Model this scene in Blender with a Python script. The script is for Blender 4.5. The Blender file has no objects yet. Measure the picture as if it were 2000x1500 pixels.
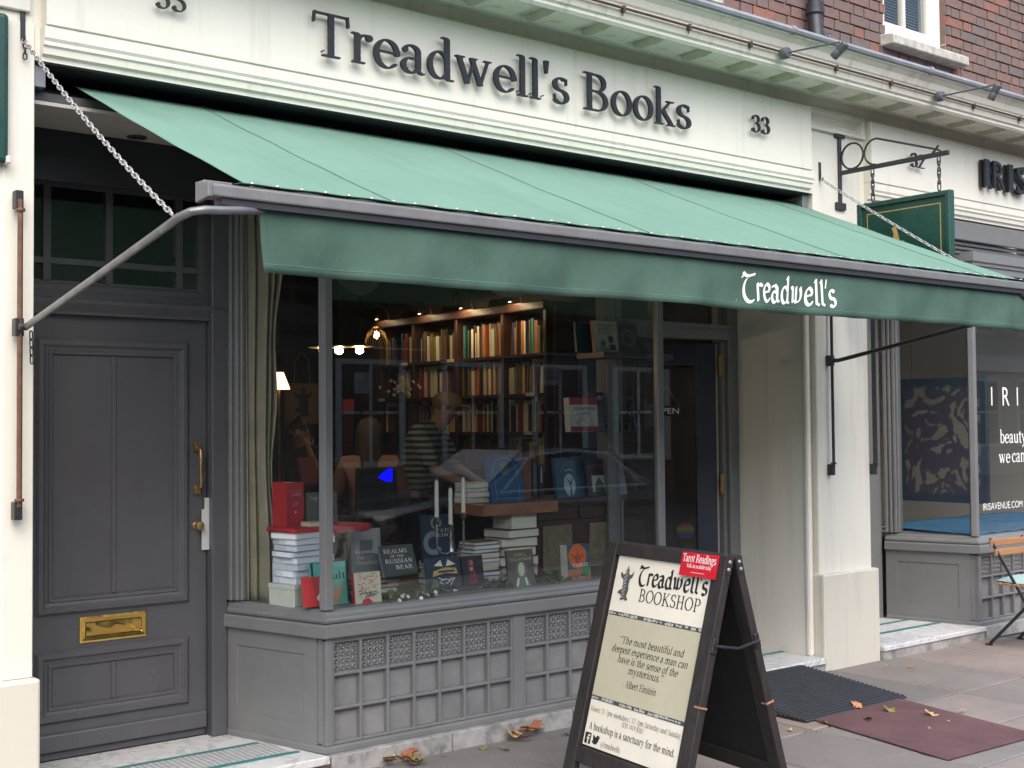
import bpy, bmesh, math, random
import numpy as np
from mathutils import Vector, Matrix, Euler
from mathutils.geometry import tessellate_polygon

random.seed(7)
rnd = random.Random(11)
D = bpy.data
S = bpy.context.scene
COL = S.collection
R = math.radians

# ------------------------------------------------------------------ camera
CAM = Vector((0.0, -5.077, 1.6))
YAW, PIT, ROL = R(38.743), R(1.875), R(-0.507)
FPX = 2450.0
_f = Vector((math.sin(YAW) * math.cos(PIT), math.cos(YAW) * math.cos(PIT), math.sin(PIT)))
_r0 = Vector((math.cos(YAW), -math.sin(YAW), 0))
_u0 = _r0.cross(_f)
_r = _r0 * math.cos(ROL) + _u0 * math.sin(ROL)
_u = -_r0 * math.sin(ROL) + _u0 * math.cos(ROL)
cam = D.cameras.new('camera')
cam.sensor_fit = 'HORIZONTAL'
cam.sensor_width = 36.0
cam.lens = 36.0 * FPX / 2000.0
cam.clip_start = 0.05
cam.clip_end = 500
camo = D.objects.new('camera', cam)
COL.objects.link(camo)
m3 = Matrix((_r, _u, -_f)).transposed()
camo.matrix_world = Matrix.Translation(CAM) @ m3.to_4x4()
S.camera = camo

# ------------------------------------------------------------------ sky, sun, exposure
SUN_DIR = Vector((-0.38, -0.72, 0.95)).normalized()      # towards the sun, behind cloud
w = D.worlds.new('World'); S.world = w; w.use_nodes = True
nt = w.node_tree
bg = nt.nodes['Background']
sky = nt.nodes.new('ShaderNodeTexSky')
sky.sky_type = 'NISHITA'; sky.sun_disc = False
sky.sun_elevation = math.asin(SUN_DIR.z)
sky.sun_rotation = math.atan2(SUN_DIR.x, SUN_DIR.y)
sky.air_density = 1.0; sky.dust_density = 3.0; sky.ozone_density = 1.0
nt.links.new(sky.outputs[0], bg.inputs[0])
bg.inputs[1].default_value = 0.15
sun = D.lights.new('sun', 'SUN'); sun.energy = 1.1; sun.angle = R(85); sun.color = (1.0, 0.98, 0.95)
suno = D.objects.new('sun', sun); COL.objects.link(suno)
suno.rotation_euler = SUN_DIR.to_track_quat('Z', 'Y').to_euler()
suno.location = (0, -6, 12)
vs = S.view_settings
S.display_settings.display_device = 'sRGB'
vs.view_transform = 'Standard'; vs.look = 'None'; vs.gamma = 1; vs.use_curve_mapping = False
vs.exposure = 1.28
S.cycles.transparent_max_bounces = 24
S.cycles.max_bounces = 8
S.cycles.caustics_reflective = False; S.cycles.caustics_refractive = False
S.cycles.sample_clamp_indirect = 6.0

# ------------------------------------------------------------------ from a pixel of the photograph to a point on a known plane
def ray(px, py): return _f + _r * ((px - 1000) / FPX) - _u * ((py - 750) / FPX)
def at(px, py, Y):
    d = ray(px, py); return CAM + d * ((Y - CAM.y) / d.y)
def atx(px, py, X):
    d = ray(px, py); return CAM + d * ((X - CAM.x) / d.x)
def atz(px, py, Z):
    d = ray(px, py); return CAM + d * ((Z - CAM.z) / d.z)

# ------------------------------------------------------------------ objects
def empty(name, loc=(0, 0, 0), rot=(0, 0, 0), parent=None):
    o = D.objects.new(name, None); COL.objects.link(o)
    o.location = loc; o.rotation_euler = rot; o.empty_display_size = 0.1
    if parent: o.parent = parent
    return o
def tag(o, label=None, cat=None, group=None, kind=None):
    if label: o['label'] = label
    if cat: o['category'] = cat
    if group: o['group'] = group
    if kind: o['kind'] = kind
    return o
def thing(name, label, cat, loc=(0, 0, 0), rot=(0, 0, 0), group=None):
    return tag(empty(name, loc, rot), label, cat, group)
def link(name, me, parent=None, loc=None, rot=None, scale=None, mat=None):
    if mat is not None:
        me.materials.clear(); me.materials.append(mat)
    o = D.objects.new(name, me); COL.objects.link(o)
    if parent: o.parent = parent
    if loc is not None: o.location = loc
    if rot is not None: o.rotation_euler = rot
    if scale is not None: o.scale = scale
    return o

class MB:
    def __init__(s): s.v = []; s.f = []
    def add(s, vs, fs):
        n = len(s.v); s.v += [tuple(p) for p in vs]; s.f += [tuple(i + n for i in f) for f in fs]; return s
    def box(s, x0, x1, y0, y1, z0, z1):
        return s.add([(x0, y0, z0), (x1, y0, z0), (x1, y1, z0), (x0, y1, z0), (x0, y0, z1), (x1, y0, z1), (x1, y1, z1), (x0, y1, z1)],
                     [(0, 3, 2, 1), (4, 5, 6, 7), (0, 1, 5, 4), (1, 2, 6, 5), (2, 3, 7, 6), (3, 0, 4, 7)])
    def obox(s, c, ax, ay, az):      # centre and three half-axis vectors
        c, ax, ay, az = map(Vector, (c, ax, ay, az)); P = []
        for sz in (-1, 1):
            for sx, sy in ((-1, -1), (1, -1), (1, 1), (-1, 1)): P.append(c + ax * sx + ay * sy + az * sz)
        return s.add(P, [(0, 3, 2, 1), (4, 5, 6, 7), (0, 1, 5, 4), (1, 2, 6, 5), (2, 3, 7, 6), (3, 0, 4, 7)])
    def bar(s, a, b, w, t, up=(0, 0, 1)):   # straight bar a->b, width w across, thickness t along up
        a, b = Vector(a), Vector(b); d = (b - a); L = d.length / 2; d.normalize()
        u = Vector(up); u = (u - d * u.dot(d)).normalized(); q = d.cross(u)
        return s.obox((a + b) / 2, d * L, q * (w / 2), u * (t / 2))
    def tube(s, pts, r, n=8, caps=True):
        pts = [Vector(p) for p in pts]; m = len(pts)
        rs = r if isinstance(r, (list, tuple)) else [r] * m
        prev = None; rings = []
        for i, p in enumerate(pts):
            t = (pts[min(i + 1, m - 1)] - pts[max(i - 1, 0)]).normalized()
            if prev is None:
                a = Vector((0, 0, 1)) if abs(t.z) < 0.9 else Vector((1, 0, 0))
                u = (a - t * a.dot(t)).normalized()
            else:
                u = (prev - t * prev.dot(t)).normalized()
            prev = u; q = t.cross(u)
            rings.append([p + (u * math.cos(2 * math.pi * k / n) + q * math.sin(2 * math.pi * k / n)) * rs[i] for k in range(n)])
        vs = [v for rg in rings for v in rg]; fs = []
        for i in range(m - 1):
            for k in range(n):
                fs.append((i * n + k, i * n + (k + 1) % n, (i + 1) * n + (k + 1) % n, (i + 1) * n + k))
        if caps: fs += [tuple(reversed(range(n))), tuple(range((m - 1) * n, m * n))]
        return s.add(vs, fs)
    def lathe(s, prof, n=16, o=(0, 0, 0), axis=(0, 0, 1)):   # prof [(radius, height)]
        o = Vector(o); q = Vector(axis).to_track_quat('Z', 'Y'); vs = []; fs = []
        for r, h in prof:
            for k in range(n):
                a = 2 * math.pi * k / n; vs.append(o + q @ Vector((r * math.cos(a), r * math.sin(a), h)))
        m = len(prof)
        for i in range(m - 1):
            for k in range(n): fs.append((i * n + k, i * n + (k + 1) % n, (i + 1) * n + (k + 1) % n, (i + 1) * n + k))
        fs += [tuple(reversed(range(n))), tuple(range((m - 1) * n, m * n))]
        return s.add(vs, fs)
    def sweep(s, path, prof, caps=True):     # plan path, profile [(out, z)]; out is to the right of travel
        P = [Vector((p[0], p[1])) for p in path]; m = len(P); k = len(prof); vs = []; fs = []
        for i, p in enumerate(P):
            ds = []
            if i > 0: ds.append((P[i] - P[i - 1]).normalized())
            if i < m - 1: ds.append((P[i + 1] - P[i]).normalized())
            ns = [Vector((d.y, -d.x)) for d in ds]
            if len(ns) == 2:
                nn = (ns[0] + ns[1]).normalized(); nn = nn / max(0.2, nn.dot(ns[0]))
            else: nn = ns[0]
            for o, z in prof: vs.append((p.x + nn.x * o, p.y + nn.y * o, z))
        for i in range(m - 1):
            for j in range(k): fs.append((i * k + j, i * k + (j + 1) % k, (i + 1) * k + (j + 1) % k, (i + 1) * k + j))
        if caps: fs += [tuple(range(k)), tuple(reversed(range((m - 1) * k, m * k)))]
        return s.add(vs, fs)
    def prism(s, poly, fn, h0, h1):          # polygon extruded: fn(u, v, h) -> point
        n = len(poly); vs = [fn(u, v, h0) for u, v in poly] + [fn(u, v, h1) for u, v in poly]
        fs = [tuple(reversed(range(n))), tuple(range(n, 2 * n))] + [(i, (i + 1) % n, n + (i + 1) % n, n + i) for i in range(n)]
        return s.add(vs, fs)
    def grid(s, nu, nv, fn):
        vs = [fn(i / nu, j / nv) for j in range(nv + 1) for i in range(nu + 1)]
        fs = [(j * (nu + 1) + i, j * (nu + 1) + i + 1, (j + 1) * (nu + 1) + i + 1, (j + 1) * (nu + 1) + i) for j in range(nv) for i in range(nu)]
        return s.add(vs, fs)
    def mesh(s, name='mesh', smooth=False, fix=True, weld=False):
        me = D.meshes.new(name); me.from_pydata(s.v, [], s.f)
        if fix or weld:
            b = bmesh.new(); b.from_mesh(me)
            if weld: bmesh.ops.remove_doubles(b, verts=b.verts, dist=1e-5)
            if fix: bmesh.ops.recalc_face_normals(b, faces=b.faces)
            b.to_mesh(me); b.free()
        if smooth:
            me.polygons.foreach_set('use_smooth', [True] * len(me.polygons))
            me.set_sharp_from_angle(angle=R(38))
        return me
    def obj(s, name, mat, parent=None, smooth=False, bevel=0, seg=1, fix=True, loc=None, rot=None, thick=0):
        o = link(name, s.mesh(name, smooth, fix), parent, loc, rot, mat=mat)
        if thick:
            md = o.modifiers.new('thickness', 'SOLIDIFY'); md.thickness = thick; md.offset = 0
        if bevel:
            md = o.modifiers.new('bevel', 'BEVEL'); md.width = bevel; md.segments = seg; md.limit_method = 'ANGLE'; md.angle_limit = R(35)
        return o

# ------------------------------------------------------------------ materials
class NT:
    def __init__(s, name):
        s.m = D.materials.new(name); s.m.use_nodes = True; s.t = s.m.node_tree; s.n = s.t.nodes
        s.b = s.n['Principled BSDF']; s.out = s.n['Material Output']
        s.tc = s.n.new('ShaderNodeTexCoord')
    def new(s, typ, **kw):
        nd = s.n.new(typ)
        for k, v in kw.items():
            if hasattr(nd, k): setattr(nd, k, v)
            else: nd.inputs[k].default_value = v
        return nd
    def l(s, a, b): s.t.links.new(a, b)
    def mapping(s, scale=(1, 1, 1), coord='Object', rot=(0, 0, 0)):
        mp = s.n.new('ShaderNodeMapping'); mp.inputs['Scale'].default_value = scale; mp.inputs['Rotation'].default_value = rot
        s.l(s.tc.outputs[coord], mp.inputs[0]); return mp.outputs[0]
    def noise(s, scale, detail=4, rough=.55, vec=None, dist=0):
        nd = s.new('ShaderNodeTexNoise'); nd.inputs['Scale'].default_value = scale; nd.inputs['Detail'].default_value = detail
        nd.inputs['Roughness'].default_value = rough; nd.inputs['Distortion'].default_value = dist
        s.l(vec if vec is not None else s.tc.outputs['Object'], nd.inputs['Vector']); return nd.outputs['Fac']
    def ramp(s, fac, stops):
        nd = s.n.new('ShaderNodeValToRGB'); cr = nd.color_ramp
        while len(cr.elements) < len(stops): cr.elements.new(0.5)
        for e, (p, c) in zip(cr.elements, stops):
            e.position = p; e.color = (*c, 1) if not isinstance(c, (int, float)) else (c, c, c, 1)
        s.l(fac, nd.inputs[0]); return nd.outputs[0]
    def mix(s, fac, a, b, mode='MIX'):
        nd = s.n.new('ShaderNodeMix'); nd.data_type = 'RGBA'; nd.blend_type = mode
        for i, val in ((0, fac), (6, a), (7, b)):
            if hasattr(val, 'is_output'): s.l(val, nd.inputs[i])
            elif i == 0: nd.inputs[0].default_value = val
            else: nd.inputs[i].default_value = (*val, 1) if len(val) == 3 else val
        return nd.outputs[2]
    def math(s, op, a, b=0.0):
        nd = s.n.new('ShaderNodeMath'); nd.operation = op
        for i, v in enumerate((a, b)):
            if hasattr(v, 'is_output'): s.l(v, nd.inputs[i])
            else: nd.inputs[i].default_value = v
        return nd.outputs[0]
    def bump(s, h, strength=.3, dist=.01):
        nd = s.n.new('ShaderNodeBump'); nd.inputs['Strength'].default_value = strength; nd.inputs['Distance'].default_value = dist
        s.l(h, nd.inputs['Height']); s.l(nd.outputs[0], s.b.inputs['Normal'])
    def set(s, **kw):
        for k, v in kw.items():
            k = {'col': 'Base Color', 'rough': 'Roughness', 'metal': 'Metallic', 'spec': 'Specular IOR Level'}.get(k, k)
            if hasattr(v, 'is_output'): s.l(v, s.b.inputs[k])
            else: s.b.inputs[k].default_value = (*v, 1) if isinstance(v, (tuple, list)) and len(v) == 3 else v
        return s

def mul(c, k): return tuple(min(1, x * k) for x in c)
def sr(r, g, b):       # sRGB 0-255 to linear
    return tuple(((x / 255 + .055) / 1.055) ** 2.4 if x > 10 else x / 255 / 12.92 for x in (r, g, b))
_mc = {}
def pm(name, col, rough=.5, var=.12, scale=6.0, bump=.0, bscale=60, metal=0.0, spec=.5, stretch=(1, 1, 1)):
    if name in _mc: return _mc[name]
    t = NT(name); v = t.mapping(stretch)
    n = t.noise(scale, 5, .6, v)
    t.set(col=t.ramp(n, [(.25, mul(col, 1 - var)), (.75, mul(col, 1 + var))]), metal=metal, spec=spec)
    n2 = t.noise(scale * 2.3, 4, .6, v)
    t.set(rough=t.ramp(n2, [(.2, max(.02, rough - .12)), (.8, min(1, rough + .12))]))
    if bump: t.bump(t.noise(bscale, 4, .6, v), bump, .01)
    _mc[name] = t.m
    return t.m
def emit(name, col, strength):
    if name in _mc: return _mc[name]
    t = NT(name); t.set(col=col, rough=.6); t.b.inputs['Emission Color'].default_value = (*col, 1); t.b.inputs['Emission Strength'].default_value = strength
    _mc[name] = t.m; return t.m

def m_cream(name, base=(.755, .730, .630), streak=.17, dirt=.3):
    t = NT(name)
    n = t.noise(1.7, 5, .6); c = t.ramp(n, [(.3, mul(base, .955)), (.7, base)])
    st = t.noise(1.0, 5, .65, t.mapping((9, 9, .55)))
    c = t.mix(t.ramp(st, [(.54, 0.0), (.78, streak * 2.2)]), c, (.34, .32, .25))
    sp = t.noise(14, 6, .7); c = t.mix(t.ramp(sp, [(.62, 0.0), (.8, dirt)]), c, (.42, .38, .30))
    t.set(col=c, rough=.48)
    a = t.noise(9, 5, .6); b = t.noise(120, 3, .6)
    t.bump(t.math('ADD', a, t.math('MULTIPLY', b, .25)), .22, .006)
    return t.m
MAT = {}
MAT['cream'] = m_cream('cream_paint')
MAT['cream_wall'] = m_cream('cream_wall_paint', (.84, .79, .70), .12, .25)
MAT['cream_corn'] = m_cream('cornice_paint', (.74, .705, .60), .36, .5)
MAT['stone_white'] = m_cream('plinth_paint', (.64, .61, .52), .26, .6)
def m_paint(name, base, rough=.32):
    t = NT(name)
    n = t.noise(3.1, 5, .62); c = t.ramp(n, [(.3, mul(base, .9)), (.72, mul(base, 1.08))])
    ch = t.noise(38, 6, .72); c = t.mix(t.ramp(ch, [(.67, 0.0), (.71, .45)]), c, mul(base, 1.75))
    sc = t.noise(1.0, 6, .7, t.mapping((26, 26, 3))); c = t.mix(t.ramp(sc, [(.60, 0.0), (.72, .30)]), c, mul(base, .55))
    du = t.noise(1.0, 4, .6, t.mapping((5, 5, .7))); c = t.mix(t.ramp(du, [(.5, 0.0), (.85, .10)]), c, (.25, .24, .22))
    t.set(col=c, rough=t.ramp(t.noise(5, 4, .6), [(.25, rough - .04), (.75, rough + .06)]))
    br = t.noise(30, 4, .6, t.mapping((1, 1, 5)))
    t.bump(t.math('ADD', br, t.math('MULTIPLY', ch, .6)), .20, .004)
    return t.m
MAT['grey'] = m_paint('grey_gloss_paint', (.178, .181, .180))
MAT['door'] = m_paint('dark_grey_door_paint', (.090, .091, .100), .30)
MAT['navy'] = m_paint('dark_blue_paint', (.022, .028, .045), .35)
MAT['iron'] = pm('black_iron', (.022, .022, .025), .42, .3, 9, .15, 90)
MAT['steel'] = pm('weathered_steel_tube', (.20, .20, .20), .42, .35, 14, .1, 90, .55)
MAT['alu'] = pm('dull_aluminium', (.215, .212, .208), .45, .16, 10, .05, 90, .35)
MAT['zinc'] = pm('zinc_chain', (.52, .51, .49), .38, .15, 20, 0, 60, .7)
MAT['brass'] = pm('polished_brass', (.80, .52, .14), .16, .12, 9, .06, 22, 1.0)
MAT['oldbrass'] = pm('old_brass', (.42, .29, .13), .36, .3, 16, .1, 60, .9)
MAT['lead'] = pm('lead_flashing', (.27, .28, .30), .55, .25, 5, .25, 18, .2)
MAT['plate'] = pm('white_metal_plate', (.62, .61, .58), .45, .08, 9)
MAT['black'] = pm('flat_black', (.012, .013, .016), .6, .2, 5)
MAT['lettergrey'] = pm('letter_paint', (.012, .0125, .015), .5, .25, 9, .06, 60)
MAT['green_board'] = pm('green_sign_paint', (.012, .055, .040), .28, .2, 4)
MAT['gold'] = pm('gold_leaf', (.55, .38, .12), .4, .15, 20, 0, 60, .4)
MAT['white_print'] = pm('white_print', (.82, .82, .80), .6, .04, 8)
MAT['black_print'] = pm('black_print', (.015, .015, .016), .6, .1, 8)
def m_rust():
    t = NT('rusty_pipe'); n = t.noise(26, 6, .7)
    t.set(col=t.ramp(n, [(.35, (.05, .042, .04)), (.55, (.09, .05, .036)), (.75, (.19, .08, .045))]), rough=.8); t.bump(n, .5, .004); return t.m
MAT['rust'] = m_rust()
def m_glass(name, tint=(.93, .95, .95), k=1.0, dust=0.0):
    t = NT(name); t.n.remove(t.b)
    lw = t.new('ShaderNodeLayerWeight'); lw.inputs[0].default_value = .5
    p5 = t.math('POWER', lw.outputs['Facing'], 5.0)
    fr = t.math('ADD', t.math('MULTIPLY', p5, .96), .04); fr = t.math('MINIMUM', t.math('MULTIPLY', fr, k), 1.0)
    tr = t.new('ShaderNodeBsdfTransparent'); tr.inputs[0].default_value = (*tint, 1)
    gl = t.new('ShaderNodeBsdfGlossy'); gl.inputs['Roughness'].default_value = .004
    mx = t.new('ShaderNodeMixShader'); t.l(fr, mx.inputs[0]); t.l(tr.outputs[0], mx.inputs[1]); t.l(gl.outputs[0], mx.inputs[2])
    last = mx.outputs[0]
    if dust:
        df = t.new('ShaderNodeBsdfDiffuse'); df.inputs[0].default_value = (.32, .325, .325, 1)
        n = t.ramp(t.noise(2.6, 5, .65), [(.35, dust * .55), (.75, dust)])
        m2 = t.new('ShaderNodeMixShader'); t.l(n, m2.inputs[0]); t.l(last, m2.inputs[1]); t.l(df.outputs[0], m2.inputs[2]); last = m2.outputs[0]
    t.l(last, t.out.inputs[0]); return t.m
MAT['glass'] = m_glass('window_glass', k=1.15, dust=.016)
MAT['glass_dirty'] = m_glass('dusty_glass', (.7, .72, .72), 1.0, .85)
def m_canvas():
    t = NT('green_canvas')
    wv = t.noise(420, 2, .5); n = t.noise(2.2, 5, .6)
    c = t.ramp(n, [(.3, (.200, .350, .275)), (.7, (.225, .385, .310))])
    fl = t.noise(24, 3, .7); c = t.mix(t.ramp(fl, [(.73, 0.0), (.76, .55)]), c, (.5, .6, .55))
    st = t.noise(1.0, 5, .65, t.mapping((7, .8, .8))); c = t.mix(t.ramp(st, [(.5, 0.0), (.8, .35)]), c, (.115, .215, .165))
    gr = t.noise(7, 6, .7); c = t.mix(t.ramp(gr, [(.56, 0.0), (.78, .22)]), c, (.12, .19, .15))
    t.set(col=c, rough=.85, spec=.15)
    wr = t.noise(2.2, 4, .6, t.mapping((1.1, 3.2, 3.2), rot=(0, 0, .35)))
    t.bump(t.math('ADD', wr, t.math('MULTIPLY', wv, .05)), .42, .02)
    tl = t.new('ShaderNodeBsdfTranslucent'); tl.inputs[0].default_value = (.40, .58, .48, 1)
    mx = t.new('ShaderNodeMixShader'); mx.inputs[0].default_value = .30; t.l(t.b.outputs[0], mx.inputs[1]); t.l(tl.outputs[0], mx.inputs[2]); t.l(mx.outputs[0], t.out.inputs[0])
    return t.m
MAT['canvas'] = m_canvas()
def m_val():  # same fabric as the canvas, its shade painted in as a darker green
    t = NT('shaded_valance_canvas')
    n = t.noise(2.6, 5, .65, t.mapping((1, 1, 1.6))); c = t.ramp(n, [(.3, (.055, .102, .080)), (.7, (.080, .142, .113))])
    fl = t.noise(20, 3, .7); c = t.mix(t.ramp(fl, [(.74, 0.0), (.77, .4)]), c, (.5, .6, .55))
    t.set(col=c, rough=.85, spec=.15); t.bump(t.noise(3.4, 4, .6, t.mapping((2.0, 1, .8), rot=(0, .5, 0))), .55, .02); return t.m
MAT['valance'] = m_val()
def m_brick():
    t = NT('old_red_brick'); oi = t.new('ShaderNodeObjectInfo')
    c = t.ramp(oi.outputs['Random'], [(0.0, (.200, .118, .100)), (.25, (.165, .120, .110)), (.45, (.225, .122, .098)), (.65, (.145, .118, .113)), (.85, (.190, .128, .110)), (.95, (.27, .120, .085)), (1.0, (.115, .102, .10))])
    n = t.noise(16, 6, .7); c = t.mix(t.ramp(n, [(.4, 0.0), (.75, .55)]), c, (.07, .055, .052))
    n2 = t.noise(60, 4, .7); c = t.mix(t.ramp(n2, [(.66, 0.0), (.78, .5)]), c, (.36, .29, .22))
    t.set(col=c, rough=.9); t.bump(t.noise(45, 5, .7), .6, .01); return t.m
MAT['brick'] = m_brick()
def m_mortar():
    t = NT('lime_mortar'); n = t.noise(5, 6, .7)
    t.set(col=t.ramp(n, [(.3, (.24, .19, .13)), (.55, (.44, .35, .23)), (.75, (.16, .13, .11))]), rough=.95); t.bump(t.noise(70, 5, .7), .6, .01); return t.m
MAT['mortar'] = m_mortar()
def m_slab():
    t = NT('york_stone'); oi = t.new('ShaderNodeObjectInfo')
    c = t.ramp(oi.outputs['Random'], [(0.0, (.130, .128, .123)), (.25, (.255, .208, .182)), (.45, (.172, .165, .158)), (.65, (.295, .242, .214)), (.85, (.222, .216, .208)), (1.0, (.24, .188, .156))])
    g = t.new('ShaderNodeNewGeometry')
    n = t.noise(2.6, 6, .65, g.outputs['Position']); c = t.mix(t.ramp(n, [(.35, .0), (.72, .5)]), c, (.12, .11, .105))
    n2 = t.noise(9, 6, .7, g.outputs['Position']); c = t.mix(t.ramp(n2, [(.55, 0.0), (.8, .35)]), c, (.30, .25, .21))
    n3 = t.noise(90, 3, .6, g.outputs['Position']); c = t.mix(t.ramp(n3, [(.60, 0.0), (.72, .45)]), c, (.07, .065, .06))
    vo = t.new('ShaderNodeTexVoronoi'); vo.inputs['Scale'].default_value = 5.0; t.l(g.outputs['Position'], vo.inputs['Vector'])
    c = t.mix(t.ramp(vo.outputs['Distance'], [(.055, .75), (.08, 0.0)]), c, (.085, .08, .078))
    t.set(col=c, rough=.8); t.bump(t.math('ADD', n2, t.math('MULTIPLY', n3, .6)), .5, .008); return t.m
MAT['slab'] = m_slab()
MAT['joint'] = pm('dark_joint_sand', (.07, .066, .06), .95, .3, 30, .4, 90)
def m_marble():
    t = NT('worn_white_marble'); n = t.noise(3.0, 8, .65, dist=1.6)
    c = t.ramp(n, [(.35, (.55, .55, .54)), (.5, (.68, .68, .67)), (.53, (.44, .45, .46)), (.58, (.66, .66, .65))])
    n2 = t.noise(11, 5, .7); c = t.mix(t.ramp(n2, [(.5, 0.0), (.8, .35)]), c, (.33, .30, .26))
    t.set(col=c, rough=.5); t.bump(n2, .1, .004); return t.m
MAT['marble'] = m_marble()
def m_granite():
    t = NT('stained_kerb_stone'); n = t.noise(7, 7, .7); c = t.ramp(n, [(.32, (.12, .115, .11)), (.5, (.33, .32, .31)), (.75, (.46, .45, .43))])
    t.set(col=c, rough=.8); t.bump(t.noise(40, 5, .7), .4, .006); return t.m
MAT['kerbstone'] = m_granite()
def m_wood(name, a, b, rough=.5, ax=(1, 12, 12), bump=.25):
    t = NT(name); v = t.mapping(ax); n = t.noise(2.2, 7, .7, v, 1.2)
    c = t.ramp(n, [(.3, a), (.72, b)]); w2 = t.noise(20, 5, .7)
    c = t.mix(t.ramp(w2, [(.66, 0.0), (.76, .55)]), c, mul(b, 1.9))
    t.set(col=c, rough=rough); t.bump(n, bump, .005); return t.m
MAT['aboard'] = m_wood('worn_dark_stained_wood', (.014, .0125, .0135), (.040, .031, .030), .5, (10, 10, 1))
MAT['darkwood'] = m_wood('dark_mahogany', (.030, .013, .010), (.075, .032, .022), .4, (1, 2, 12))
MAT['oak'] = m_wood('brown_plank', (.17, .065, .032), (.34, .145, .075), .5, (6, 1, 14))
MAT['chairwood'] = m_wood('oiled_chair_wood', (.30, .14, .06), (.46, .24, .11), .45, (2, 14, 14))
MAT['paper'] = pm('book_page_edges', (.66, .62, .52), .85, .1, 8, .15, 200, stretch=(1, 1, 30))
MAT['whitepaper'] = pm('white_page_edges', (.72, .75, .80), .85, .06, 8, .15, 200, stretch=(1, 1, 30))
MAT['rubber'] = pm('black_rubber', (.030, .032, .037), .55, .25, 14, .15, 120)
MAT['redmat'] = pm('maroon_rubber_matting', (.115, .058, .062), .9, .3, 4, .35, 220)
MAT['curtain'] = pm('beige_linen', (.34, .295, .21), .9, .25, 5, .15, 160)
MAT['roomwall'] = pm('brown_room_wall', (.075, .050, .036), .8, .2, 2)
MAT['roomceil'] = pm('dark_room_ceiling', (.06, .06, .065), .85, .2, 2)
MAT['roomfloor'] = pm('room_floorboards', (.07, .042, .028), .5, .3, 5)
MAT['asphalt'] = pm('asphalt', (.05, .05, .052), .9, .25, 12, .4, 160)
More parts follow.
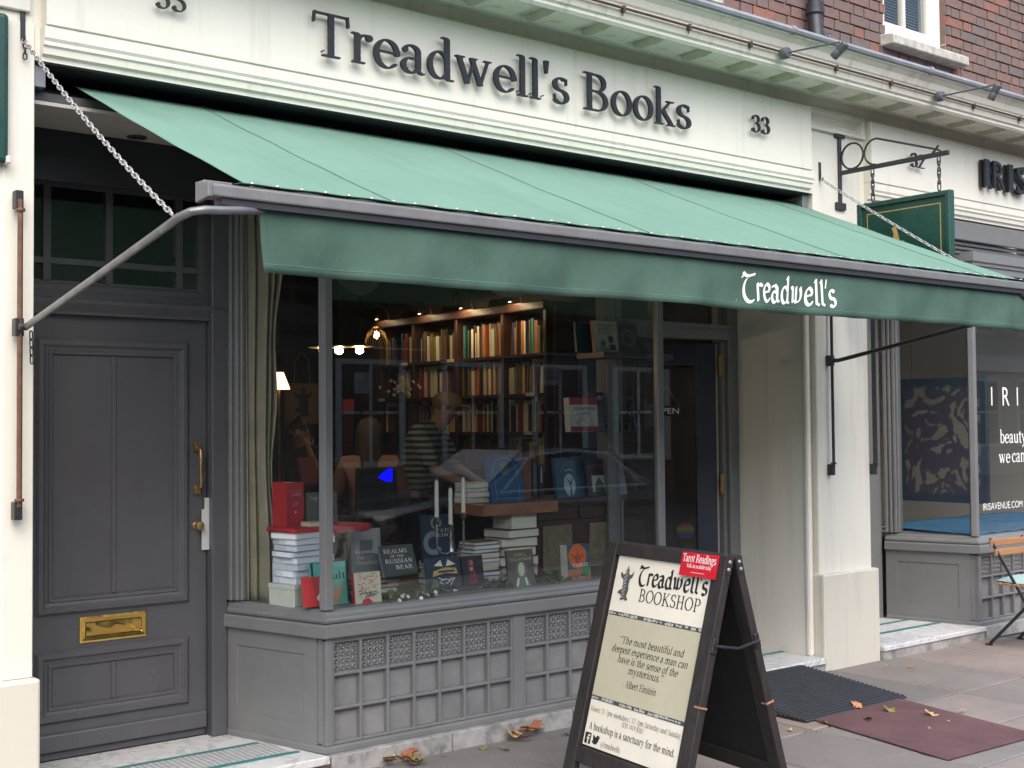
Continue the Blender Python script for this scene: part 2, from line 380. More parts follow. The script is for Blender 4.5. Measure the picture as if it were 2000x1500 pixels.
# ------------------------------------------------------------------ lettering drawn with a broad nib
def Ln(x0, y0, x1, y1, k=1): return ('L', x0, y0, x1, y1, k)
def Ar(cx, cy, rx, ry, a0, a1, k=1): return ('A', cx, cy, rx, ry, a0, a1, k)
def Sb(x0, x1, y): return ('S', x0, x1, y, 1)       # serif standing on y
def St(x0, x1, y): return ('S', x0, x1, y, -1)      # serif hanging from y
def Dt(x, y, r): return ('D', x, y, r)
def Pg(*p): return ('P', p)
G = {
 ' ': (.24, []),
 'a': (.42, [Ln(.285, .33, .285, .09), Ar(.345, .09, .06, .07, 180, 285, .7), Ar(.175, .335, .11, .11, 0, 150), Dt(.085, .365, .042), Ar(.165, .13, .115, .115, 70, 340), Ln(.285, .27, .2, .245, .8)]),
 'b': (.44, [Ln(.1, .66, .1, .03), Ar(.23, .23, .15, .215, 145, -150), St(.015, .12, .69)]),
 'c': (.40, [Ar(.22, .23, .165, .215, 55, 310), Dt(.31, .36, .045)]),
 'd': (.46, [Ln(.33, .66, .33, .03), Ar(.20, .23, .15, .215, 35, 325), St(.235, .34, .69), Sb(.33, .435, 0)]),
 'e': (.41, [Ar(.21, .23, .16, .215, 0, 318), Ln(.07, .26, .36, .26, .45)]),
 'f': (.29, [Ln(.13, .03, .13, .54), Ar(.235, .54, .105, .125, 180, 50), Dt(.305, .625, .042), Ln(.03, .435, .27, .435, .6), Sb(.03, .25, 0)]),
 'g': (.44, [Ar(.19, .31, .12, .14, 0, 360), Ar(.20, -.06, .16, .11, 0, 360), Ln(.10, .2, .09, .06, .8), Ln(.28, .41, .40, .425, .8)]),
 'h': (.47, [Ln(.1, .66, .1, .03), Ar(.225, .30, .12, .145, 165, 0), Ln(.345, .3, .345, .03), Sb(.01, .19, 0), Sb(.26, .435, 0), St(.015, .12, .69)]),
 'i': (.23, [Ln(.11, .43, .11, .03), Dt(.105, .61, .055), Sb(.02, .2, 0), St(.025, .12, .46)]),
 'k': (.47, [Ln(.1, .66, .1, .03), Ln(.12, .19, .33, .42, .6), Ln(.19, .27, .37, .03), Sb(.01, .19, 0), Sb(.28, .46, 0), St(.26, .43, .455), St(.015, .12, .69)]),
 'l': (.23, [Ln(.11, .66, .11, .03), Sb(.015, .205, 0), St(.015, .12, .69)]),
 'm': (.70, [Ln(.1, .43, .1, .03), Ar(.22, .3, .115, .145, 165, 0), Ln(.335, .3, .335, .03), Ar(.455, .3, .115, .145, 165, 0), Ln(.57, .3, .57, .03), Sb(.01, .19, 0), Sb(.25, .42, 0), Sb(.485, .66, 0), St(.015, .12, .46)]),
 'n': (.47, [Ln(.1, .43, .1, .03), Ar(.225, .3, .12, .145, 165, 0), Ln(.345, .3, .345, .03), Sb(.01, .19, 0), Sb(.26, .435, 0), St(.015, .12, .46)]),
 'o': (.45, [Ar(.22, .23, .165, .215, 0, 360)]),
 'p': (.45, [Ln(.1, .43, .1, -.19), Ar(.235, .23, .15, .215, 145, -150), Sb(.01, .20, -.22), St(.015, .12, .46)]),
 'r': (.33, [Ln(.1, .43, .1, .03), Ar(.215, .32, .11, .12, 160, 70), Dt(.275, .405, .052), Sb(.01, .21, 0), St(.015, .12, .46)]),
 's': (.36, [Ar(.18, .34, .105, .105, 45, 270), Ar(.18, .12, .12, .11, 90, -145), Ln(.285, .43, .285, .34, .35), Ln(.07, .04, .065, .15, .35)]),
 't': (.28, [Ln(.125, .56, .125, .11), Ar(.205, .115, .08, .1, 180, 300), Ln(.03, .435, .26, .435, .6)]),
 'u': (.47, [Ln(.1, .43, .1, .15), Ar(.215, .155, .115, .14, 180, 340), Ln(.345, .43, .345, .03), St(.015, .12, .46), St(.26, .365, .46), Sb(.345, .445, 0)]),
 'v': (.42, [Ln(.07, .43, .205, .03), Ln(.205, .03, .34, .43, .5), St(.0, .16, .455), St(.26, .41, .455)]),
 'w': (.64, [Ln(.07, .43, .20, .03), Ln(.20, .03, .315, .40, .5), Ln(.285, .43, .42, .03), Ln(.42, .03, .545, .43, .5), St(.0, .16, .455), St(.24, .37, .455), St(.475, .61, .455)]),
 'x': (.42, [Ln(.07, .43, .33, .03), Ln(.33, .43, .07, .03, .5), St(.0, .15, .455), Sb(.25, .42, 0)]),
 'y': (.42, [Ln(.07, .43, .21, .06), Ln(.34, .43, .15, -.14, .5), Dt(.10, -.16, .05), St(.0, .16, .455), St(.26, .41, .455)]),
 'A': (.60, [Ln(.285, .64, .09, .03, .45), Ln(.285, .64, .49, .03), Ln(.155, .22, .41, .22, .5), Sb(.0, .2, 0), Sb(.37, .60, 0)]),
 'B': (.56, [Ln(.14, .63, .14, .03), Ln(.1, .64, .28, .64, .4), Ar(.28, .495, .145, .145, 90, -90), Ln(.14, .35, .3, .35, .4), Ar(.295, .18, .165, .165, 90, -90), Ln(.1, .015, .3, .015, .4), Sb(.02, .2, 0), St(.02, .2, .66)]),
 'C': (.58, [Ar(.30, .33, .245, .32, 45, 315), Ln(.49, .62, .49, .46, .35)]),
 'D': (.62, [Ln(.14, .63, .14, .03), Ln(.1, .64, .28, .64, .4), Ar(.27, .33, .265, .31, 90, -90), Ln(.1, .015, .28, .015, .4), Sb(.02, .2, 0), St(.02, .2, .66)]),
 'E': (.53, [Ln(.14, .63, .14, .03), Ln(.1, .64, .44, .64, .4), Ln(.14, .345, .37, .345, .4), Ln(.1, .015, .46, .015, .4), Ln(.45, .65, .455, .52, .4), Ln(.37, .40, .37, .28, .35), Ln(.465, .02, .48, .15, .4), Sb(.02, .2, 0), St(.02, .2, .66)]),
 'F': (.50, [Ln(.14, .63, .14, .03), Ln(.1, .64, .44, .64, .4), Ln(.14, .345, .37, .345, .4), Ln(.45, .65, .455, .52, .4), Ln(.37, .40, .37, .28, .35), Sb(.02, .27, 0), St(.02, .2, .66)]),
 'G': (.62, [Ar(.30, .33, .245, .32, 45, 320), Ln(.49, .62, .49, .47, .35), Ln(.49, .28, .49, .06), St(.38, .58, .30)]),
 'Y': (.58, [Ln(.08, .63, .29, .3), Ln(.29, .3, .5, .63, .45), Ln(.29, .32, .29, .03), Sb(.17, .41, 0), St(.0, .18, .66), St(.41, .58, .66)]),
 'H': (.64, [Ln(.14, .63, .14, .03), Ln(.48, .63, .48, .03), Ln(.14, .345, .48, .345, .4), Sb(.02, .26, 0), St(.02, .26, .66), Sb(.36, .6, 0), St(.36, .6, .66)]),
 'I': (.30, [Ln(.14, .63, .14, .03), Sb(.02, .26, 0), St(.02, .26, .66)]),
 'K': (.62, [Ln(.14, .63, .14, .03), Ln(.16, .29, .47, .63, .5), Ln(.24, .37, .52, .03), Sb(.02, .26, 0), St(.02, .26, .66), Sb(.43, .63, 0), St(.38, .57, .66)]),
 'L': (.50, [Ln(.14, .63, .14, .03), Ln(.1, .015, .43, .015, .4), Ln(.44, .02, .46, .16, .4), Sb(.02, .2, 0), St(.02, .26, .66)]),
 'M': (.78, [Ln(.13, .63, .11, .03, .5), Ln(.14, .63, .37, .04), Ln(.37, .04, .60, .63, .5), Ln(.61, .63, .63, .03), Sb(.01, .21, 0), Sb(.53, .74, 0), St(.02, .15, .66), St(.6, .72, .66)]),
 'N': (.64, [Ln(.13, .63, .13, .03, .5), Ln(.12, .64, .48, .04), Ln(.48, .63, .48, .03, .5), Sb(.03, .23, 0), St(.0, .13, .66), St(.38, .58, .66)]),
 'O': (.64, [Ar(.31, .33, .255, .315, 0, 360)]),
 'P': (.53, [Ln(.14, .63, .14, .03), Ln(.1, .64, .28, .64, .4), Ar(.28, .475, .16, .165, 90, -90), Ln(.14, .315, .28, .315, .4), Sb(.02, .27, 0), St(.02, .2, .66)]),
 'Q': (.64, [Ar(.31, .33, .255, .315, 0, 360), Ln(.3, .02, .56, -.13)]),
 'R': (.60, [Ln(.14, .63, .14, .03), Ln(.1, .64, .28, .64, .4), Ar(.28, .485, .15, .155, 90, -90), Ln(.14, .335, .28, .335, .4), Ln(.28, .33, .5, .03), Sb(.02, .26, 0), St(.02, .2, .66), Sb(.46, .6, 0)]),
 'S': (.47, [Ar(.235, .49, .145, .155, 40, 270), Ar(.235, .175, .16, .165, 90, -150), Ln(.375, .63, .375, .5, .35), Ln(.08, .03, .075, .18, .35)]),
 'T': (.56, [Ln(.28, .63, .28, .03), Ln(.05, .635, .51, .635, .5), Ln(.045, .645, .035, .50, .42), Ln(.515, .645, .525, .50, .42), Sb(.15, .41, 0)]),
 'U': (.62, [Ln(.13, .63, .13, .2), Ar(.31, .2, .18, .185, 180, 360, .8), Ln(.49, .63, .49, .2, .5), St(.02, .25, .66), St(.4, .58, .66)]),
 'V': (.60, [Ln(.09, .63, .3, .03), Ln(.3, .03, .51, .63, .45), St(.0, .2, .66), St(.42, .6, .66)]),
 'W': (.82, [Ln(.07, .63, .24, .03), Ln(.24, .03, .40, .6, .5), Ln(.38, .63, .56, .03), Ln(.56, .03, .75, .63, .45), St(.0, .17, .66), St(.3, .48, .66), St(.66, .82, .66)]),
 "'": (.17, [Pg((.04, .69), (.13, .69), (.105, .47), (.065, .47))]),
 '.': (.18, [Dt(.08, .045, .055)]), ',': (.18, [Dt(.08, .045, .055), Ln(.1, .03, .06, -.1, .4)]),
 ':': (.2, [Dt(.09, .045, .055), Dt(.09, .38, .055)]),
 '-': (.28, [Ln(.05, .22, .22, .22, .8)]), '|': (.2, [Ln(.1, .7, .1, -.1, .5)]),
 '“': (.34, [Dt(.08, .55, .05), Ln(.07, .56, .12, .68, .4), Dt(.22, .55, .05), Ln(.21, .56, .26, .68, .4)]),
 '”': (.34, [Dt(.1, .64, .05), Ln(.11, .63, .06, .51, .4), Dt(.24, .64, .05), Ln(.25, .63, .2, .51, .4)]),
 '0': (.46, [Ar(.22, .32, .165, .31, 0, 360)]), '1': (.40, [Ln(.2, .63, .2, .03), Sb(.08, .32, 0), Ln(.1, .56, .2, .63, .5)]),
 '2': (.46, [Ar(.21, .47, .15, .165, 160, -40), Ln(.33, .38, .07, .04, .6), Ln(.06, .03, .38, .03, .9)]),
 '3': (.44, [Ar(.19, .50, .135, .14, 150, -85), Ar(.19, .185, .165, .175, 88, -150), Dt(.075, .53, .05), Dt(.07, .1, .055)]),
 '4': (.46, [Ln(.3, .63, .3, .03), Ln(.29, .62, .05, .2, .5), Ln(.04, .19, .42, .19, .7)]),
 '5': (.44, [Ln(.12, .63, .1, .36, .5), Ln(.12, .62, .37, .62, .9), Ar(.19, .2, .165, .195, 115, -140)]),
 '7': (.44, [Ln(.05, .61, .38, .61, .9), Ln(.38, .6, .16, .02, .8)]),
 '8': (.46, [Ar(.22, .49, .125, .145, 0, 360), Ar(.22, .175, .155, .17, 0, 360)]),
 '9': (.46, [Ar(.22, .44, .15, .19, 0, 360), Ar(.14, .4, .23, .4, 0, -70, .8)]),
 '@': (.80, [Ar(.38, .22, .33, .36, -40, 300, .5), Ar(.36, .22, .13, .16, 0, 360, .7), Ln(.5, .38, .48, .1, .7)]),
}
UNC = dict(G)          # the shop's uncial hand
UNC['T'] = (.58, [Ln(.05, .57, .16, .66, .6), Ar(.30, .78, .24, .17, 215, 290), Ln(.33, .615, .56, .665, .9), Ar(.36, .27, .235, .30, 125, 300)])
UNC['r'] = (.32, [Ln(.10, .44, .10, .03), Ln(.11, .36, .22, .45, .5), Ln(.2, .44, .3, .40)])
UNC['e'] = (.38, [Ar(.20, .23, .145, .215, 75, 320), Ar(.19, .34, .125, .12, 90, -30), Ln(.08, .23, .31, .29, .5)])
UNC['a'] = (.42, [Ar(.17, .15, .115, .14, 60, 350), Ln(.06, .40, .2, .45, .7), Ln(.2, .44, .28, .36), Ln(.28, .37, .28, .08), Ln(.28, .08, .36, .04, .8)])
UNC['d'] = (.44, [Ar(.19, .22, .14, .205, 40, 330), Ln(.32, .66, .32, .05), Ln(.26, .62, .33, .69, .6), Ln(.32, .06, .40, .03, .7)])
UNC['w'] = (.64, [Ln(.06, .44, .12, .38), Ln(.12, .42, .15, .08), Ln(.15, .06, .28, .12, .6), Ln(.28, .44, .30, .06), Ln(.31, .06, .44, .10, .6), Ar(.38, .27, .13, .20, -50, 50), Ln(.46, .42, .5, .46, .5)])
UNC['l'] = (.25, [Ln(.05, .62, .12, .69, .6), Ln(.11, .66, .11, .08), Ln(.11, .07, .2, .03, .8)])
UNC['s'] = (.36, [Ar(.18, .33, .11, .115, 40, 270), Ar(.18, .12, .12, .11, 90, -140)])
UNC["'"] = (.14, [Ln(.09, .70, .04, .50, .55)])

def _samples(el, step=.012):
    if el[0] == 'L':
        _, x0, y0, x1, y1, k = el; n = max(2, int(math.hypot(x1 - x0, y1 - y0) / step)); t = np.linspace(0, 1, n)
        return x0 + (x1 - x0) * t, y0 + (y1 - y0) * t, k
    _, cx, cy, rx, ry, a0, a1, k = el; n = max(4, int(abs(R(a1 - a0)) * max(rx, ry) / step)); t = np.radians(np.linspace(a0, a1, n))
    return cx + rx * np.cos(t), cy + ry * np.sin(t), k

def _field(els, X, Y, nib, serif):
    a, b, ang = nib; ca, sa = math.cos(R(ang)), math.sin(R(ang)); F = np.full(X.shape, -1.0)
    for el in els:
        if el[0] in 'LA':
            xs, ys, k = _samples(el); ka = max(b * 1.05, a * k); kb = b
            for x, y in zip(xs, ys):
                dx, dy = X - x, Y - y; u = dx * ca + dy * sa; v = -dx * sa + dy * ca
                q = np.sqrt((u / ka) ** 2 + (v / kb) ** 2)
                F = np.maximum(F, (1 - q) * kb * 1.3)
        elif el[0] == 'D':
            _, x, y, r = el; F = np.maximum(F, r - np.hypot(X - x, Y - y))
        elif el[0] == 'S' and serif:
            _, x0, x1, y, sg = el; t = serif
            yc = y + sg * t / 2; F = np.maximum(F, np.minimum((x1 - x0) / 2 - np.abs(X - (x0 + x1) / 2), t / 2 - np.abs(Y - yc)))
        elif el[0] == 'P':
            p = np.array(el[1]); ins = np.zeros(X.shape, bool); dist = np.full(X.shape, 9.0)
            for i in range(len(p)):
                (xa, ya), (xb, yb) = p[i], p[(i + 1) % len(p)]
                c = ((ya > Y) != (yb > Y)); ins ^= c & (X < (xb - xa) * (Y - ya) / ((yb - ya) or 1e-9) + xa)
                L2 = (xb - xa) ** 2 + (yb - ya) ** 2; t = np.clip(((X - xa) * (xb - xa) + (Y - ya) * (yb - ya)) / L2, 0, 1)
                dist = np.minimum(dist, np.hypot(X - xa - t * (xb - xa), Y - ya - t * (yb - ya)))
            F = np.maximum(F, np.where(ins, dist, -dist))
    return F

def _contours(F, x0, y0, h):        # marching squares on iso 0
    ny, nx = F.shape; segs = {}
    def ed(i, j, e):                # edge ids shared between neighbours
        return {0: (i, j, 0), 1: (i + 1, j, 1), 2: (i, j + 1, 0), 3: (i, j, 1)}[e]
    TB = {1: [(3, 0)], 2: [(0, 1)], 3: [(3, 1)], 4: [(1, 2)], 5: [(3, 2), (1, 0)], 6: [(0, 2)], 7: [(3, 2)], 8: [(2, 3)], 9: [(2, 0)], 10: [(0, 3), (2, 1)], 11: [(2, 1)], 12: [(1, 3)], 13: [(1, 0)], 14: [(0, 3)]}
    ins = F > 0
    code = ins[:-1, :-1] * 1 + ins[:-1, 1:] * 2 + ins[1:, 1:] * 4 + ins[1:, :-1] * 8
    for j, i in np.argwhere((code > 0) & (code < 15)):
        for a, b in TB[int(code[j, i])]: segs[ed(i, j, a)] = ed(i, j, b)
    def pt(k):
        i, j, d = k
        if d == 0: a, b = F[j, i], F[j, i + 1]; return (x0 + (i + a / (a - b)) * h, y0 + j * h)
        a, b = F[j, i], F[j + 1, i]; return (x0 + i * h, y0 + (j + a / (a - b)) * h)
    loops = []
    while segs:
        s0 = next(iter(segs)); k = s0; lp = []
        while k in segs:
            lp.append(pt(k)); k = segs.pop(k)
        if len(lp) >= 4: loops.append(lp[::-1])
    return loops

def _simplify(lp, tol):
    def dp(p):
        if len(p) < 3: return p
        a, b = np.array(p[0]), np.array(p[-1]); d = b - a; L = np.hypot(*d) or 1e-9
        q = np.abs(d[0] * (np.array(p)[:, 1] - a[1]) - d[1] * (np.array(p)[:, 0] - a[0])) / L
        m = int(q.argmax())
        if q[m] < tol: return [p[0], p[-1]]
        return dp(p[:m + 1])[:-1] + dp(p[m:])
    n = len(lp) // 2
    return dp(lp[:n + 1])[:-1] + dp(lp[n:] + [lp[0]])[:-1]

_gc = {}
def glyph(ch, font, style, res):
    """filled outline of a character: triangles and loops, in em units"""
    key = (ch, font, style, res)
    if key in _gc: return _gc[key]
    adv, els = (UNC if font == 'uncial' else G)[ch]
    a, b, ang, serif = style; h = 1.0 / res
    xs = np.arange(-.18, adv + .2, h); ys = np.arange(-.34, .84, h); X, Y = np.meshgrid(xs, ys)
    out = (adv, [], [])
    if els:
        F = _field(els, X, Y, (a, b, ang), serif)
        loops = [_simplify(l, .22 * h) for l in _contours(F, xs[0], ys[0], h)]
        loops = [l for l in loops if len(l) > 2]
        out = (adv, loops, fill(loops))
    _gc[key] = out
    return out

def area(l): return sum(l[i][0] * l[(i + 1) % len(l)][1] - l[(i + 1) % len(l)][0] * l[i][1] for i in range(len(l))) / 2
def fill(loops):          # triangles as point triples, holes respected
    tri = []
    outer = [l for l in loops if area(l) > 0]; holes = [l for l in loops if area(l) <= 0]
    if not outer: outer, holes = [l[::-1] for l in holes], []
    def inside(p, l):
        c = False
        for i in range(len(l)):
            (xa, ya), (xb, yb) = l[i], l[(i + 1) % len(l)]
            if (ya > p[1]) != (yb > p[1]) and p[0] < (xb - xa) * (p[1] - ya) / (yb - ya) + xa: c = not c
        return c
    for o in outer:
        hs = [h for h in holes if inside(h[0], o)]
        grp = [o] + hs; flat = [p for l in grp for p in l]
        for t in tessellate_polygon([[Vector((x, y, 0)) for x, y in l] for l in grp]):
            p = [flat[i] for i in t]
            ar = (p[1][0] - p[0][0]) * (p[2][1] - p[0][1]) - (p[1][1] - p[0][1]) * (p[2][0] - p[0][0])
            tri.append(p if ar > 0 else p[::-1])
    return tri

ROMAN = (.041, .0135, 8, .025)
BOOK = (.046, .018, 22, .030)
ITAL = (.046, .018, 28, .028)
UNCIAL = (.066, .022, 34, 0)

def letter_mesh(ch, font='roman', style=ROMAN, res=90, size=1.0, depth=0.0, sx=1.0, shear=0.0):
    adv, loops, tris = glyph(ch, font, style, res); mb = MB()
    k = lambda p: ((p[0] + shear * p[1]) * size * sx, p[1] * size)
    for t in tris: mb.add([(*k(p), depth) for p in t], [(0, 1, 2)])
    if depth:
        for l in loops:
            n = len(l); mb.add([(*k(p), 0) for p in l] + [(*k(p), depth) for p in l], [(i, (i + 1) % n, n + (i + 1) % n, n + i) for i in range(n)])
    return adv * size * sx, mb

def text_width(s, font='roman', style=BOOK, res=40, track=0.0):
    return sum((UNC if font == 'uncial' else G)[c][0] + track for c in s)

def text_mb(s, width=None, size=None, font='roman', style=BOOK, res=36, align='L', shear=0, track=0.0, sx=1.0):
    """one line of print as a flat mesh in its own x-y plane; size is the em, or fit to width"""
    W = text_width(s, font, style, res, track)
    if size is None: size = width / (W * sx)
    if width is not None and size is not None: sx = width / (W * size)
    x = {'L': 0, 'C': -W * size * sx / 2, 'R': -W * size * sx}[align]; out = MB()
    for c in s:
        adv, mb = letter_mesh(c, font, style, res, size, 0, sx, shear)
        out.add([(v[0] + x, v[1], 0) for v in mb.v], mb.f); x += adv + track * size * sx
    return out

def sans_mb(s, size, align='L', width=None):
    """plain sans lettering from the built-in face"""
    cu = D.curves.new('lettering', 'FONT'); cu.body = s; cu.size = size; cu.resolution_u = 3
    o = D.objects.new('lettering', cu); COL.objects.link(o)
    dg = bpy.context.evaluated_depsgraph_get(); me = D.meshes.new_from_object(o.evaluated_get(dg))
    vs = [v.co.copy() for v in me.vertices]; fs = [tuple(p.vertices) for p in me.polygons]
    D.objects.remove(o); D.curves.remove(cu); D.meshes.remove(me)
    x0 = min(v.x for v in vs); x1 = max(v.x for v in vs); k = (width / (x1 - x0)) if width else 1.0
    off = {'L': -x0, 'C': -(x0 + x1) / 2, 'R': -x1}[align]
    mb = MB(); mb.add([((v.x + off) * k, v.y, 0) for v in vs], fs); return mb

def put(mb, name, mat, parent, M, lift=0.0, fix=False):
    """place flat print: M maps print x-y-z to parent space"""
    me = D.meshes.new(name); me.from_pydata([tuple(M @ Vector((v[0], v[1], v[2] + lift))) for v in mb.v], [], mb.f)
    return link(name, me, parent, mat=mat)
def frame(o, xd, yd):       # print plane at o with x along xd, y along yd
    xd, yd = Vector(xd).normalized(), Vector(yd).normalized(); zd = xd.cross(yd)
    m = Matrix((xd, yd, zd)).transposed().to_4x4(); return Matrix.Translation(Vector(o)) @ m
# ------------------------------------------------------------------ ground
ground = MB().box(-60, 70, -60, -5.65, -.30, -.125).obj('road', MAT['asphalt']); tag(ground, kind='structure')
kerb = MB()
for i in range(16): kerb.box(-6 + i * 1.2, -6 + i * 1.2 + 1.19, -5.648, -5.35, -.2, .004)
tag(kerb.obj('kerb', MAT['kerbstone'], bevel=.012, seg=2), kind='structure')
pave = MB().box(-60, 70, -5.348, 1.2, -.25, -.016).obj('pavement', MAT['joint']); tag(pave, kind='structure')
slabs = random.Random(5)
x = .9
while x < 12.2:
    wd = slabs.choice([.62, .74, .86]); y = .04
    while y > -2.9:
        ln = slabs.choice([.55, .75, .95, 1.15]); g = .009
        o = MB().box(0, wd - 2 * g, 0, ln - 2 * g, -.05, slabs.uniform(-.003, .002)).obj('slab', MAT['slab'], pave, bevel=.006, loc=(x + g, y - ln + g, 0))
        y -= ln
    x += wd
far = MB()
far.box(-59, .89, -5.34, .04, -.05, -.002); far.box(12.25, 69, -5.34, .04, -.05, -.002); far.box(.9, 12.24, -5.34, -3.9, -.05, -.002)
far.obj('paving_sheet', MAT['slab'], pave)

# ------------------------------------------------------------------ the terrace with the two shopfronts
B = thing('brick_building', 'brick terrace with cream ground floor, grey bay shopfronts and a long cornice', 'building')
def part(mb, name, mat, parent=B, **k): return mb.obj(name, mat, parent, **k)
def rframe(mb, fn, x0, x1, z0, z1, prof):     # mitred rectangular frame; prof [(inset, out)]
    k = len(prof); vs = []; fs = []
    for cx, cz, sx, sz in ((x0, z0, 1, 1), (x1, z0, -1, 1), (x1, z1, -1, -1), (x0, z1, 1, -1)):
        for i, o in prof: vs.append(fn(cx + sx * i, cz + sz * i, o))
    for c in range(4):
        for j in range(k):
            a, b = c * k + j, c * k + (j + 1) % k; d = ((c + 1) % 4) * k
            fs.append((a, b, d + (j + 1) % k, d + j))
    return mb.add(vs, fs)

# pillars
PZ = 3.74
pl = part(MB().box(.2, 1.649, .05, .9, .55, PZ), 'pillar', MAT['cream'], bevel=.006)
part(MB().box(1.528, 1.6495, .044, .052, .614, PZ - .5), 'pillar_strip', MAT['cream'], pl, bevel=.003)
part(MB().box(.2, 1.668, 0, .9, -.02, .612), 'plinth', MAT['stone_white'], pl, bevel=.012, seg=2)
pr = part(MB().box(6.655, 7.217, .05, .12, .55, PZ).box(6.625, 7.217, .12, .9, .09, PZ), 'pillar', MAT['cream'], bevel=.006)
part(MB().box(6.632, 7.232, 0, .9, -.02, .618), 'plinth', MAT['stone_white'], pr, bevel=.012, seg=2)
rw = part(MB().box(6.598, 6.6225, .10, .90, .088, 2.93), 'reveal_wall', MAT['cream_wall'], pr)
part(MB().box(6.585, 6.63, .075, .118, .09, 3.0), 'reveal_bead', MAT['cream_wall'], pr, bevel=.015, seg=2)
# panel at the head of the right pillar
hp = MB(); rframe(hp, lambda x, z, o: (x, .05 - o, z), 6.575, 7.195, 3.52, 3.66, [(0, 0.0), (0, .03), (.02, .03), (.035, .012), (.05, .012), (.06, 0.0)])
part(hp, 'pillar_head_moulding', MAT['cream'], pr)

# frieze, fascia boards and the mouldings below them
part(MB().box(.2, 12.5, .053, .5, 3.095, 3.76), 'frieze', MAT['cream'])
for x0, x1, nm in ((1.677, 6.560, 33), (7.205, 12.5, 32)):
    fb = part(MB().box(x0, x1, -.02, .052, 3.227, 3.642), 'fascia_board', MAT['cream'], bevel=.004)
    mb = MB(); mb.sweep([(x0 - .005 if nm == 33 else x0, .0), (x1 + .03 if nm == 33 else x1, .0)],
                        [(-.052, 3.226), (.012, 3.226), (.012, 3.178), (.004, 3.165), (.004, 3.150), (-.006, 3.142), (-.010, 3.116), (-.028, 3.108), (-.028, 3.09), (-.06, 3.09)])
    part(mb, 'fascia_moulding', MAT['cream'], fb)
part(MB().box(.9, 1.63, .028, .0495, 3.28, 3.66), 'pilaster_block', MAT['cream'], pl, bevel=.004)
# cornice
CO = MB()
CO.sweep([(-1, .03), (13, .03)], [(-.3, 3.735), (.03, 3.735), (.045, 3.75), (.05, 3.765), (.33, 3.765), (.33, 3.705), (.345, 3.70), (.36, 3.715), (.36, 3.732), (.375, 3.738), (.385, 3.765), (.385, 3.805),
          (.395, 3.815), (.41, 3.85), (.435, 3.872), (.452, 3.88), (.452, 3.897), (-.3, 3.93)])
co = part(CO, 'cornice', MAT['cream_corn'])
part(MB().sweep([(-1, .03), (13, .03)], [(.35, 3.884), (.452, 3.883), (.468, 3.89), (.475, 3.905), (.468, 3.922), (.44, 3.93), (.3, 3.945), (-.10, 3.99), (-.10, 3.93)]), 'lead_flashing', MAT['lead'], co, smooth=True)
lap = MB().sweep([(0, 0), (.035, 0)], [(.40, 3.884), (.455, 3.879), (.476, 3.888), (.482, 3.905), (.475, 3.928), (.44, 3.936), (.35, 3.95)]).mesh('lead_lap')
lap.materials.append(MAT['lead'])
for px, py in ((1545, 75), (1815, 148)): link('lead_lap', lap, co, (at(px, py, -.43).x, .03, 0))
blk = MB().prism([(0, 3.763), (.25, 3.763), (.25, 3.728), (.20, 3.716), (.05, 3.716), (0, 3.735)], lambda u, v, h: (h, -.02 - u, v), -.125, .125).mesh('bracket_block', fix=True)
blk.materials.append(MAT['cream_corn'])
X0 = 5.49
for i in range(-16, 12):
    o = link('bracket_block', blk, co, (X0 + i * .395, 0, 0))
pp = MB().tube([(-1, -.372, 3.784), (5.2, -.374, 3.782), (7.3, -.372, 3.785), (13, -.373, 3.783)], .0075, 7)
rp = part(pp, 'conduit_pipe', MAT['rust'], co, smooth=True)
for x in (4.55, 5.05, 5.56, 6.36, 6.93, 7.9, 8.5):
    part(MB().obox((x, -.366, 3.778), (.008, 0, 0), (0, .014, 0), (0, 0, .016)).tube([(x + .002, -.362, 3.762), (x + .001, -.362, 3.745)], .003, 5), 'pipe_clip', MAT['rust'], rp)

# ---- brickwork above the cornice
ZB = 3.93
wx0, wx1 = at(1728, 0, .1).x, at(1850, 60, .1).x
WZ = at(1800, 95, .1).z
bw = MB()
bw.box(-2, wx0, .115, .5, ZB, 7.2).box(wx1, 13, .115, .5, ZB, 7.2).box(wx0, wx1, .115, .5, ZB, WZ).box(wx0, wx1, .115, .5, 5.75, 7.2)
bwall = part(bw, 'brick_wall', MAT['mortar'])
def brick_mesh(L):
    mb = MB().box(-L / 2, L / 2, 0, .1, 0, .063); return mb.mesh('brick')
bmS, bmH = brick_mesh(.212), brick_mesh(.102)
for m in (bmS, bmH): m.materials.append(MAT['brick'])
def project(p):
    v = Vector(p) - CAM; d = v.dot(_f); return 1000 + FPX * v.dot(_r) / d, 750 - FPX * v.dot(_u) / d
bj = random.Random(3); nb = 0; rest = MB(); cand = []
row = 0; z = ZB + .03
while z < 5.1:
    x = -1.0 + (.0 if row % 2 else .162); k = 0
    while x < 12.5:
        L = .212 if k % 2 == 0 else .102
        if not (wx0 - .0 < x + L / 2 + L / 2 and x < wx1 and z + .063 > WZ and z < 5.75):
            cand.append((x + L / 2, z, L))
        elif x < wx0 - .03 and z + .063 > WZ:
            cand.append(((x + wx0) / 2, z, wx0 - x))
        elif x + L > wx1 + .03 and z + .063 > WZ:
            cand.append(((x + L + wx1) / 2, z, x + L - wx1))
        x += L + .013; k += 1
    row += 1; z += .0745
vis = []
for c in cand:
    px, py = project((c[0], .1, c[1] + .05))
    (vis if (-30 < px < 2030 and py > -12 and c[1] > ZB + .0) else []).append(c)
vis.sort(key=lambda c: c[0])
far_c = vis[300:]; vis = vis[:300]
